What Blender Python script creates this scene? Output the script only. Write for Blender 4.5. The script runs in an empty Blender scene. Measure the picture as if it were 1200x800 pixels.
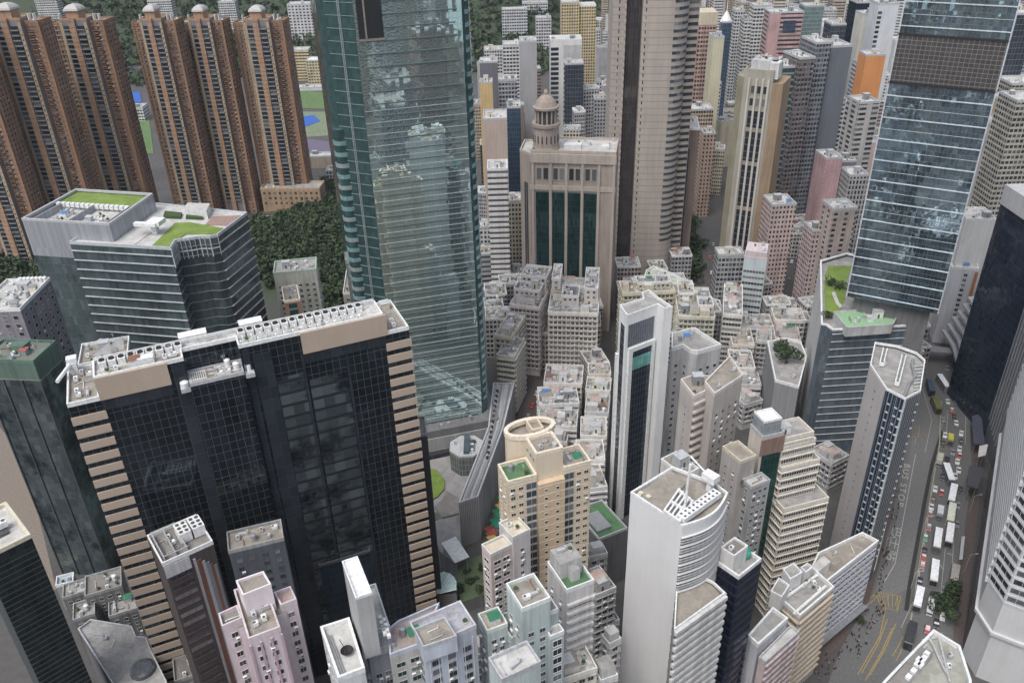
import bpy, math, random
import numpy as np
from mathutils import Matrix, Vector
random.seed(7)
R = math.radians
scene = bpy.context.scene
COL = scene.collection

# ------------------------------------------------------------------ camera
CAM_H = 250.0
F_PX, CX, CY = 1000.0, 600.0, 400.0
def _n(a):
    l = math.sqrt(sum(x*x for x in a)); return tuple(x/l for x in a)
def _d(a, b): return sum(x*y for x, y in zip(a, b))
def _c(a, b): return (a[1]*b[2]-a[2]*b[1], a[2]*b[0]-a[0]*b[2], a[0]*b[1]-a[1]*b[0])
_D = _n((46.0, 1691.0, F_PX)); UP = tuple(-x for x in _D)
YA = _n(tuple(a-_d((0, 0, 1.), UP)*b for a, b in zip((0, 0, 1.), UP)))
XA = _c(YA, UP)
def W(px, py, z=0.0):
    r = (px-CX, py-CY, F_PX)
    t = (z-CAM_H)/_d(r, UP)
    return (_d(r, XA)*t, _d(r, YA)*t)
def Wy(px, py, dist):
    """ground position and height of a roof seen at a pixel, at a known distance"""
    r = (px-CX, py-CY, F_PX)
    t = dist/_d(r, YA)
    return (_d(r, XA)*t, dist, CAM_H+_d(r, UP)*t)
def PX(x, y, z):
    z -= CAM_H
    c = [x*XA[i]+y*YA[i]+z*UP[i] for i in range(3)]
    return (CX+F_PX*c[0]/c[2], CY+F_PX*c[1]/c[2])
cam_data = bpy.data.cameras.new('camera')
cam = bpy.data.objects.new('camera', cam_data); COL.objects.link(cam)
cam_data.sensor_width = 36.0; cam_data.lens = 30.0
cam_data.clip_start = 1.0; cam_data.clip_end = 9000.0
rot = Matrix(((XA[0], -XA[1], -XA[2]), (YA[0], -YA[1], -YA[2]), (UP[0], -UP[1], -UP[2])))
cam.matrix_world = Matrix.Translation((0, 0, CAM_H)) @ rot.to_4x4()
scene.camera = cam

# ------------------------------------------------------------------ node helpers
class NT:
    def __init__(s, name):
        s.m = bpy.data.materials.new(name); s.m.use_nodes = True
        s.t = s.m.node_tree; s.b = s.t.nodes['Principled BSDF']
    def n(s, typ, **kw):
        nd = s.t.nodes.new(typ)
        for k, v in kw.items(): setattr(nd, k, v)
        return nd
    def l(s, a, b): s.t.links.new(a, b)
    def put(s, sock, v):
        if hasattr(v, 'is_output') or isinstance(v, bpy.types.NodeSocket): s.l(v, sock)
        else: sock.default_value = v
    def m2(s, op, a, b=0.0, c=None):
        nd = s.n('ShaderNodeMath', operation=op)
        s.put(nd.inputs[0], a); s.put(nd.inputs[1], b)
        if c is not None: s.put(nd.inputs[2], c)
        return nd.outputs[0]
    def noise(s, vec, scale, detail=3, rough=.55):
        nd = s.n('ShaderNodeTexNoise'); nd.inputs['Scale'].default_value = scale
        nd.inputs['Detail'].default_value = detail; nd.inputs['Roughness'].default_value = rough
        s.l(vec, nd.inputs['Vector']); return nd.outputs['Fac']
    def mapv(s, vec, sc, loc=(0, 0, 0)):
        nd = s.n('ShaderNodeMapping'); nd.inputs['Scale'].default_value = sc; nd.inputs['Location'].default_value = loc
        s.l(vec, nd.inputs['Vector']); return nd.outputs[0]
    def ramp(s, fac, a, b, ca, cb):
        nd = s.n('ShaderNodeMapRange'); s.l(fac, nd.inputs[0])
        nd.inputs[1].default_value = a; nd.inputs[2].default_value = b
        nd.inputs[3].default_value = ca; nd.inputs[4].default_value = cb
        return nd.outputs[0]
    def mix(s, fac, a, b, blend='MIX'):
        nd = s.n('ShaderNodeMix', data_type='RGBA', blend_type=blend)
        s.put(nd.inputs[0], fac); s.put(nd.inputs[6], a); s.put(nd.inputs[7], b)
        return nd.outputs[2]
    def rgb(s, c): return (c[0], c[1], c[2], 1.0)
    def objco(s): return s.n('ShaderNodeTexCoord').outputs['Object']
    def orand(s): return s.n('ShaderNodeObjectInfo').outputs['Random']
def c4(c): return (c[0], c[1], c[2], 1.0)

_mc = {}
def wallm(col, dirt=.35, rough=.8, streak=1.0):
    """painted or rendered wall with rain streaks, soot and patch repairs"""
    k = ('w', col, dirt, rough)
    if k in _mc: return _mc[k]
    s = NT('wall_paint'); co = s.objco()
    st = s.noise(s.mapv(co, (.55, .55, .035)), 1.0, 4, .65)
    bl = s.noise(co, .07, 4, .6)
    fi = s.noise(co, 1.7, 3, .6)
    dark = tuple(x*max(.12, 1-dirt*1.35) for x in (col[0]*.97, col[1]*.96, col[2]*.94))
    f = s.m2('ADD', s.ramp(st, .42, .72, 0, .75*streak), s.ramp(bl, .4, .7, 0, .45))
    f = s.m2('ADD', f, s.ramp(fi, .45, .75, 0, .25)); f = s.m2('MINIMUM', f, 1.0)
    c = s.mix(f, c4(col), c4(dark))
    s.l(c, s.b.inputs['Base Color']); s.b.inputs['Roughness'].default_value = rough
    _mc[k] = s.m; return s.m
def roofm(col, col2=(.16, .14, .12), amount=.6):
    k = ('r', col, col2, amount)
    if k in _mc: return _mc[k]
    s = NT('roof_concrete'); co = s.objco()
    a = s.noise(co, .22, 6, .7); b = s.noise(co, 1.3, 4, .65)
    v = s.n('ShaderNodeTexVoronoi'); v.inputs['Scale'].default_value = .3; s.l(co, v.inputs['Vector'])
    f = s.m2('ADD', s.ramp(a, .38, .62, 0, .8*amount), s.ramp(b, .45, .7, 0, .5*amount))
    c = s.mix(s.m2('MINIMUM', f, 1.0), c4(col), c4(col2))
    bw = s.n('ShaderNodeRGBToBW'); s.l(v.outputs['Color'], bw.inputs[0]); c = s.mix(.22, c, bw.outputs[0], 'SOFT_LIGHT')
    s.l(c, s.b.inputs['Base Color']); s.b.inputs['Roughness'].default_value = .9
    _mc[k] = s.m; return s.m
def patchroof(a=(.4, .4, .395), b=(.19, .185, .18), c=(.6, .6, .59)):
    """old flat roof made of many small repaired patches"""
    k = ('pr', a, b, c)
    if k in _mc: return _mc[k]
    s = NT('patched_roof'); co = s.objco()
    v = s.n('ShaderNodeTexVoronoi', distance='CHEBYCHEV'); v.inputs['Scale'].default_value = .42; v.inputs['Randomness'].default_value = .9; s.l(co, v.inputs['Vector'])
    bw = s.n('ShaderNodeRGBToBW'); s.l(v.outputs['Color'], bw.inputs[0])
    x = s.mix(s.ramp(bw.outputs[0], .3, .55, 0, 1), c4(b), c4(a)); x = s.mix(s.ramp(bw.outputs[0], .62, .7, 0, 1), x, c4(c))
    n = s.noise(co, .6, 6, .7); x = s.mix(s.ramp(n, .4, .65, 0, .65), x, c4(tuple(q*.55 for q in b)))
    s.l(x, s.b.inputs['Base Color']); s.b.inputs['Roughness'].default_value = .9
    _mc[k] = s.m; return s.m
def plain(name, col, rough=.6, metal=0.0, emit=0):
    k = ('p', name, col, rough, metal)
    if k in _mc: return _mc[k]
    s = NT(name); co = s.objco()
    f = s.ramp(s.noise(co, 1.1, 4, .6), .4, .7, 0, 1)
    c = s.mix(f, c4(col), c4(tuple(x*.72 for x in col)))
    s.l(c, s.b.inputs['Base Color']); s.b.inputs['Roughness'].default_value = rough; s.b.inputs['Metallic'].default_value = metal
    _mc[k] = s.m; return s.m
def glassm(col=(.03, .04, .05), rough=.08, metal=.0, var=.5):
    """window glass, each pane object a little different (blinds, curtains)"""
    k = ('g', col, rough, metal)
    if k in _mc: return _mc[k]
    s = NT('window_glass'); r = s.orand()
    co = s.objco(); nn = s.noise(co, .9, 2)
    f = s.m2('MULTIPLY', s.m2('POWER', r, 4.0), .6*var*2)
    f = s.m2('ADD', f, s.ramp(nn, .5, .75, 0, .18))
    c = s.mix(s.m2('MINIMUM', f, 1.0), c4(col), (.33, .34, .34, 1))
    s.l(c, s.b.inputs['Base Color']); s.b.inputs['Roughness'].default_value = rough; s.b.inputs['Metallic'].default_value = metal
    _mc[k] = s.m; return s.m
def curtain(name, glass, fh, mw, mull=(.2, .22, .23), span=None, sf=.25, mt=.06, ht=.04, metal=.5, rough=.06, jit=.03, var=.35, lit=0.0, refl_blot=0.0, refl_blotcol=(.2, .2, .2)):
    """curtain wall: uv in metres, panes of mw x fh, each tilted by a hair so the reflections break up"""
    s = NT(name)
    uv = s.n('ShaderNodeUVMap').outputs[0]
    sep = s.n('ShaderNodeSeparateXYZ'); s.l(uv, sep.inputs[0])
    u = s.m2('DIVIDE', sep.outputs[0], mw); v = s.m2('DIVIDE', sep.outputs[1], fh)
    fu = s.m2('FRACT', u); fv = s.m2('FRACT', v)
    iu = s.m2('FLOOR', u); iv = s.m2('FLOOR', v)
    cb = s.n('ShaderNodeCombineXYZ'); s.l(iu, cb.inputs[0]); s.l(iv, cb.inputs[1])
    wn = s.n('ShaderNodeTexWhiteNoise', noise_dimensions='3D'); s.l(cb.outputs[0], wn.inputs[0])
    mul = s.m2('LESS_THAN', fu, mt/mw); mul2 = s.m2('LESS_THAN', fv, ht/fh) if ht else 0.0
    line = s.m2('MAXIMUM', mul, mul2)
    spn = s.m2('LESS_THAN', fv, sf) if span else None
    # glass colour varies per pane
    fac = s.ramp(wn.outputs['Value'], .2, 1.0, 0, var)
    g2 = tuple(min(1, x*1.9+.02) for x in glass)
    c = s.mix(fac, c4(glass), c4(g2))
    rr = s.ramp(wn.outputs['Value'], .93, .94, 0, lit)
    c = s.mix(rr, c, (.45, .46, .42, 1))
    if refl_blot:
        bn = s.noise(s.mapv(uv, (.05, .05, .05)), 1.0, 6, .7)  # broad patches of reflected surroundings painted into the glass colour
        c = s.mix(s.ramp(bn, .48, .58, 0, refl_blot), c, c4(refl_blotcol))
    if span: c = s.mix(spn, c, c4(span))
    c = s.mix(line, c, c4(mull))
    s.l(c, s.b.inputs['Base Color'])
    ng = s.m2('MAXIMUM', line, spn) if span else line
    s.l(s.ramp(ng, 0, 1, metal, 0.0), s.b.inputs['Metallic'])
    s.l(s.ramp(ng, 0, 1, rough, .5), s.b.inputs['Roughness'])
    # tilt
    if jit:
        sub = s.n('ShaderNodeVectorMath', operation='SUBTRACT'); s.l(wn.outputs['Color'], sub.inputs[0]); sub.inputs[1].default_value = (.5, .5, .5)
        sc = s.n('ShaderNodeVectorMath', operation='SCALE'); s.l(sub.outputs[0], sc.inputs[0]); sc.inputs['Scale'].default_value = jit
        wv = s.n('ShaderNodeTexNoise'); wv.inputs['Scale'].default_value = .5; wv.inputs['Detail'].default_value = 1; s.l(uv, wv.inputs['Vector'])
        sb2 = s.n('ShaderNodeVectorMath', operation='SUBTRACT'); s.l(wv.outputs['Color'], sb2.inputs[0]); sb2.inputs[1].default_value = (.5, .5, .5)
        sc2 = s.n('ShaderNodeVectorMath', operation='SCALE'); s.l(sb2.outputs[0], sc2.inputs[0]); sc2.inputs['Scale'].default_value = jit*.5
        g = s.n('ShaderNodeNewGeometry')
        a1 = s.n('ShaderNodeVectorMath', operation='ADD'); s.l(g.outputs['Normal'], a1.inputs[0]); s.l(sc.outputs[0], a1.inputs[1])
        a2 = s.n('ShaderNodeVectorMath', operation='ADD'); s.l(a1.outputs[0], a2.inputs[0]); s.l(sc2.outputs[0], a2.inputs[1])
        nn = s.n('ShaderNodeVectorMath', operation='NORMALIZE'); s.l(a2.outputs[0], nn.inputs[0])
        s.l(nn.outputs[0], s.b.inputs['Normal'])
    return s.m
def facade(wall, fh=3.0, cw=3.0, wx=(.2, .8), wy=(.3, .8), glass=(.03, .035, .045), dirt=.35, band=None, ac=.25, strip=None, lay=None):
    """flats with openings: uv cells, dark panes, air conditioners and slab lines"""
    k = ('f', wall, fh, cw, wx, wy, glass, band, ac, lay)
    if k in _mc: return _mc[k]
    s = NT('window_facade')
    uv = s.n('ShaderNodeUVMap').outputs[0]
    sep = s.n('ShaderNodeSeparateXYZ'); s.l(uv, sep.inputs[0])
    u = s.m2('DIVIDE', sep.outputs[0], cw); v = s.m2('DIVIDE', sep.outputs[1], fh)
    fu = s.m2('FRACT', u); fv = s.m2('FRACT', v)
    cb = s.n('ShaderNodeCombineXYZ'); s.l(s.m2('FLOOR', u), cb.inputs[0]); s.l(s.m2('FLOOR', v), cb.inputs[1])
    wn = s.n('ShaderNodeTexWhiteNoise', noise_dimensions='3D'); s.l(cb.outputs[0], wn.inputs[0])
    def box(f, a, b): return s.m2('MULTIPLY', s.m2('GREATER_THAN', f, a), s.m2('LESS_THAN', f, b))
    win = s.m2('MULTIPLY', box(fu, *wx), box(fv, *wy))
    co = s.objco()
    st = s.noise(s.mapv(co, (.5, .5, .04)), 1.0, 4, .65); bl = s.noise(co, .08, 4, .6)
    f = s.m2('MINIMUM', s.m2('ADD', s.ramp(st, .42, .72, 0, .8), s.ramp(bl, .42, .7, 0, .5)), 1.0)
    c = s.mix(f, c4(wall), c4(tuple(x*max(.12, 1-dirt*1.3) for x in wall)))
    if band: # slab line or coloured spandrel
        c = s.mix(box(fv, 0.0, band[1]), c, c4(band[0]))
    if lay: # vertical stripe of another colour every few metres
        fl = s.m2('FRACT', s.m2('DIVIDE', sep.outputs[0], lay[1]))
        c = s.mix(s.m2('LESS_THAN', fl, lay[2]), c, c4(lay[0]))
    if ac:
        acm = s.m2('MULTIPLY', s.m2('MULTIPLY', box(fu, wx[1]-.26, wx[1]), box(fv, wy[0]-.16, wy[0]-.01)), s.m2('LESS_THAN', wn.outputs['Value'], ac))
        c = s.mix(acm, c, (.55, .55, .53, 1))
    g = s.mix(s.ramp(wn.outputs['Value'], .5, 1, 0, .35), c4(glass), (.3, .31, .3, 1))
    c = s.mix(win, c, g)
    s.l(c, s.b.inputs['Base Color'])
    s.l(s.ramp(win, 0, 1, .8, .12), s.b.inputs['Roughness'])
    bp = s.n('ShaderNodeBump'); bp.invert = True; bp.inputs['Strength'].default_value = .7; bp.inputs['Distance'].default_value = .4
    s.l(win, bp.inputs['Height']); s.l(bp.outputs[0], s.b.inputs['Normal'])
    _mc[k] = s.m; return s.m

# ------------------------------------------------------------------ mesh helpers
def mesh_from(name, verts, faces, uvs=None, mats=(), mi=None, smooth=False):
    me = bpy.data.meshes.new(name)
    me.from_pydata([tuple(v) for v in verts], [], faces)
    for m in mats: me.materials.append(m)
    if mi is not None: me.polygons.foreach_set('material_index', mi)
    if uvs is not None:
        ul = me.uv_layers.new(name='UVMap'); flat = []
        for f in uvs:
            for c in f: flat += [c[0], c[1]]
        ul.data.foreach_set('uv', flat)
    if smooth: me.polygons.foreach_set('use_smooth', [True]*len(me.polygons))
    me.update(); return me
class MB:
    """collects shapes into one mesh"""
    def __init__(s): s.v = []; s.f = []; s.uv = []; s.mi = []
    def quad(s, pts, uv=None, mi=0):
        n = len(s.v); s.v += [tuple(p) for p in pts]; s.f.append(tuple(range(n, n+len(pts))))
        s.uv.append(uv or [(p[0]+p[1], p[2]) for p in pts]); s.mi.append(mi)
    def box(s, x0, y0, z0, x1, y1, z1, mi=0, bottom=False):
        s.quad([(x0, y0, z0), (x1, y0, z0), (x1, y0, z1), (x0, y0, z1)], None, mi)
        s.quad([(x1, y0, z0), (x1, y1, z0), (x1, y1, z1), (x1, y0, z1)], None, mi)
        s.quad([(x1, y1, z0), (x0, y1, z0), (x0, y1, z1), (x1, y1, z1)], None, mi)
        s.quad([(x0, y1, z0), (x0, y0, z0), (x0, y0, z1), (x0, y1, z1)], None, mi)
        s.quad([(x0, y0, z1), (x1, y0, z1), (x1, y1, z1), (x0, y1, z1)], None, mi)
        s.quad([(x0, y1, z0), (x1, y1, z0), (x1, y0, z0), (x0, y0, z0)], None, mi)
    def bar(s, a, b, r, mi=0, n=6):
        a = Vector(a); b = Vector(b); d = (b-a).normalized()
        t = d.cross(Vector((0, 0, 1))) if abs(d.z) < .9 else d.cross(Vector((1, 0, 0)))
        t.normalize(); w = d.cross(t)
        ring = [[p+r*(math.cos(2*math.pi*i/n)*t+math.sin(2*math.pi*i/n)*w) for i in range(n)] for p in (a, b)]
        for i in range(n):
            j = (i+1) % n
            s.quad([ring[0][i], ring[1][i], ring[1][j], ring[0][j]], None, mi)
        s.quad(ring[0], None, mi); s.quad(ring[1][::-1], None, mi)
    def lathe(s, cx, cy, prof, n=20, mi=0):
        for (r0, z0), (r1, z1) in zip(prof, prof[1:]):
            for i in range(n):
                a, b = 2*math.pi*i/n, 2*math.pi*(i+1)/n
                pts = [(cx+r0*math.cos(a), cy+r0*math.sin(a), z0), (cx+r0*math.cos(b), cy+r0*math.sin(b), z0), (cx+r1*math.cos(b), cy+r1*math.sin(b), z1), (cx+r1*math.cos(a), cy+r1*math.sin(a), z1)]
                if r1 < 1e-6: pts = pts[:3]
                if r0 < 1e-6: pts = [pts[0], pts[2], pts[3]]
                s.quad(pts, None, mi)
    def prism(s, poly, z0, z1, mi=0, top=None, bottom=False):
        u = 0
        for i in range(len(poly)):
            a, b = poly[i], poly[(i+1) % len(poly)]; l = math.dist(a, b)
            s.quad([(a[0], a[1], z0), (b[0], b[1], z0), (b[0], b[1], z1), (a[0], a[1], z1)], [(u, z0), (u+l, z0), (u+l, z1), (u, z1)], mi); u += l
        if top is not None: s.quad([(p[0], p[1], z1) for p in poly], [(p[0], p[1]) for p in poly], top)
        if bottom: s.quad([(p[0], p[1], z0) for p in poly][::-1], [(p[0], p[1]) for p in poly][::-1], mi)
    def ring(s, poly, t, z0, z1, mi=0, out=.05):
        o = offset(poly, out); n = offset(poly, -t)
        k = len(poly)
        for i in range(k):
            j = (i+1) % k
            s.quad([(*o[i], z0), (*o[j], z0), (*o[j], z1), (*o[i], z1)], None, mi)
            s.quad([(*n[j], z0), (*n[i], z0), (*n[i], z1), (*n[j], z1)], None, mi)
            s.quad([(*o[i], z1), (*o[j], z1), (*n[j], z1), (*n[i], z1)], None, mi)
            s.quad([(*n[i], z0), (*n[j], z0), (*o[j], z0), (*o[i], z0)], None, mi)
    def mesh(s, name, mats, smooth=False): return mesh_from(name, s.v, s.f, s.uv, mats, s.mi, smooth)
def area(poly): return sum(a[0]*b[1]-b[0]*a[1] for a, b in zip(poly, poly[1:]+poly[:1]))/2
def ccw(poly): return list(poly) if area(poly) > 0 else list(poly)[::-1]
def offset(poly, d):
    out = []; n = len(poly)
    for i in range(n):
        p, q, r = Vector(poly[i-1]), Vector(poly[i]), Vector(poly[(i+1) % n])
        e1 = (q-p).normalized(); e2 = (r-q).normalized()
        n1 = Vector((e1.y, -e1.x)); n2 = Vector((e2.y, -e2.x))
        b = (n1+n2); k = max(.35, 1+n1.dot(n2))
        q2 = q+b*(d/k); out.append((q2.x, q2.y))
    return out
def set_props(o, label=None, cat=None, group=None, kind=None):
    if label: o['label'] = label
    if cat: o['category'] = cat
    if group: o['group'] = group
    if kind: o['kind'] = kind
    return o
def obj(name, me, parent=None, loc=(0, 0, 0), rz=0.0):
    o = bpy.data.objects.new(name, me); COL.objects.link(o)
    o.location = loc; o.rotation_euler = (0, 0, rz)
    if parent: o.parent = parent
    return o
def merge(name, items, mats):
    """items: (mesh, Matrix) all sharing the mats list"""
    V, Fc, U, MI = [], [], [], []
    cache = {}
    vo = 0
    for me, mx in items:
        if me.name not in cache:
            a = np.empty(len(me.vertices)*3); me.vertices.foreach_get('co', a)
            mids = [list(mats).index(m) for m in me.materials]
            cache[me.name] = (a.reshape(-1, 3), [tuple(p.vertices) for p in me.polygons], [mids[p.material_index] for p in me.polygons])
        a, fs, mi = cache[me.name]
        M = np.array(mx)
        V.append(a @ M[:3, :3].T + M[:3, 3]); Fc += [tuple(i+vo for i in f) for f in fs]; MI += mi; vo += len(a)
    V = np.concatenate(V)
    return mesh_from(name, V.tolist(), Fc, None, mats, MI)

# ------------------------------------------------------------------ element templates (shared meshes)
_t = {}
def tpl(key, fn):
    if key not in _t: _t[key] = fn()
    return _t[key]
G_DARK = glassm((.022, .027, .033)); G_BLUE = glassm((.03, .05, .065)); G_GREEN = glassm((.02, .06, .055), .06, .3)
WHITE = plain('white_paint', (.72, .73, .72), .55); LGREY = plain('light_grey_metal', (.5, .51, .52), .5, .2); DGREY = plain('dark_grey_metal', (.1, .105, .11), .5, .3)
MGREY = plain('grey_metal', (.28, .29, .3), .5, .2); BLACK = plain('black_rubber', (.02, .02, .02), .8)
RUST = plain('rusty_metal', (.2, .1, .06), .8); GREENP = plain('green_paint', (.03, .16, .09), .7); REDP = plain('red_paint', (.32, .09, .07), .7)
BLUEP = plain('blue_tarpaulin', (.06, .18, .42), .6); CREAM = plain('cream_paint', (.6, .55, .44), .7)
def t_window(w, h, glass, frame, fr=.09, dep=.16, sill=True, cross=1):
    def f():
        b = MB()
        b.quad([(-w/2, -.03, 0), (w/2, -.03, 0), (w/2, -.03, h), (-w/2, -.03, h)], None, 0)
        b.box(-w/2-fr, -dep, -fr, w/2+fr, 0, 0, 1); b.box(-w/2-fr, -dep*.7, h, w/2+fr, 0, h+fr, 1)
        b.box(-w/2-fr, -dep*.6, 0, -w/2, 0, h, 1); b.box(w/2, -dep*.6, 0, w/2+fr, 0, h, 1)
        for i in range(1, cross+1):
            x = -w/2+w*i/(cross+1); b.box(x-.03, -.08, 0, x+.03, -.03, h, 1)
        return b.mesh('window', [glass, frame])
    return tpl(('win', w, h, glass.name, frame.name, fr, dep, cross), f)
def t_band(w, h, glass, frame, mull=1.5, dep=.12):
    w = round(w, 2)
    def f():
        b = MB()
        b.quad([(-w/2, -.04, 0), (w/2, -.04, 0), (w/2, -.04, h), (-w/2, -.04, h)], None, 0)
        if mull:
            n = max(1, int(w/mull))
            for i in range(n+1):
                x = -w/2+w*i/n; b.box(x-.05, -dep, 0, x+.05, -.04, h, 1)
        b.box(-w/2, -dep*1.3, -.1, w/2, 0, 0, 1)
        return b.mesh('window_band', [glass, frame])
    return tpl(('band', w, h, glass.name, frame.name, mull, dep), f)
def t_box(w, d, h, mat):
    w = round(w, 2)
    def f():
        b = MB(); b.box(-w/2, -d, 0, w/2, 0, h); return b.mesh('panel', [mat])
    return tpl(('box', w, d, h, mat.name), f)
def t_ac():
    def f():
        b = MB(); b.box(-.45, -.55, 0, .45, 0, .6, 0)
        b.quad([(-.3, -.56, .1), (.3, -.56, .1), (.3, -.56, .5), (-.3, -.56, .5)], None, 1)
        return b.mesh('air_conditioner', [WHITE, DGREY])
    return tpl('ac', f)
def t_balcony(w, d, wallmat, h=1.0):
    w = round(w, 2)
    def f():
        b = MB(); b.box(-w/2, -d, 0, w/2, 0, .18, 0)
        b.box(-w/2, -d, .18, w/2, -d+.1, h, 0); b.box(-w/2, -d+.1, .18, -w/2+.1, 0, h, 0); b.box(w/2-.1, -d+.1, .18, w/2, 0, h, 0)
        b.quad([(-w/2+.1, -.02, .18), (w/2-.1, -.02, .18), (w/2-.1, -.02, 2.5), (-w/2+.1, -.02, 2.5)], None, 1)
        return b.mesh('balcony', [wallmat, G_DARK])
    return tpl(('balc', w, d, wallmat.name, h), f)

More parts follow.
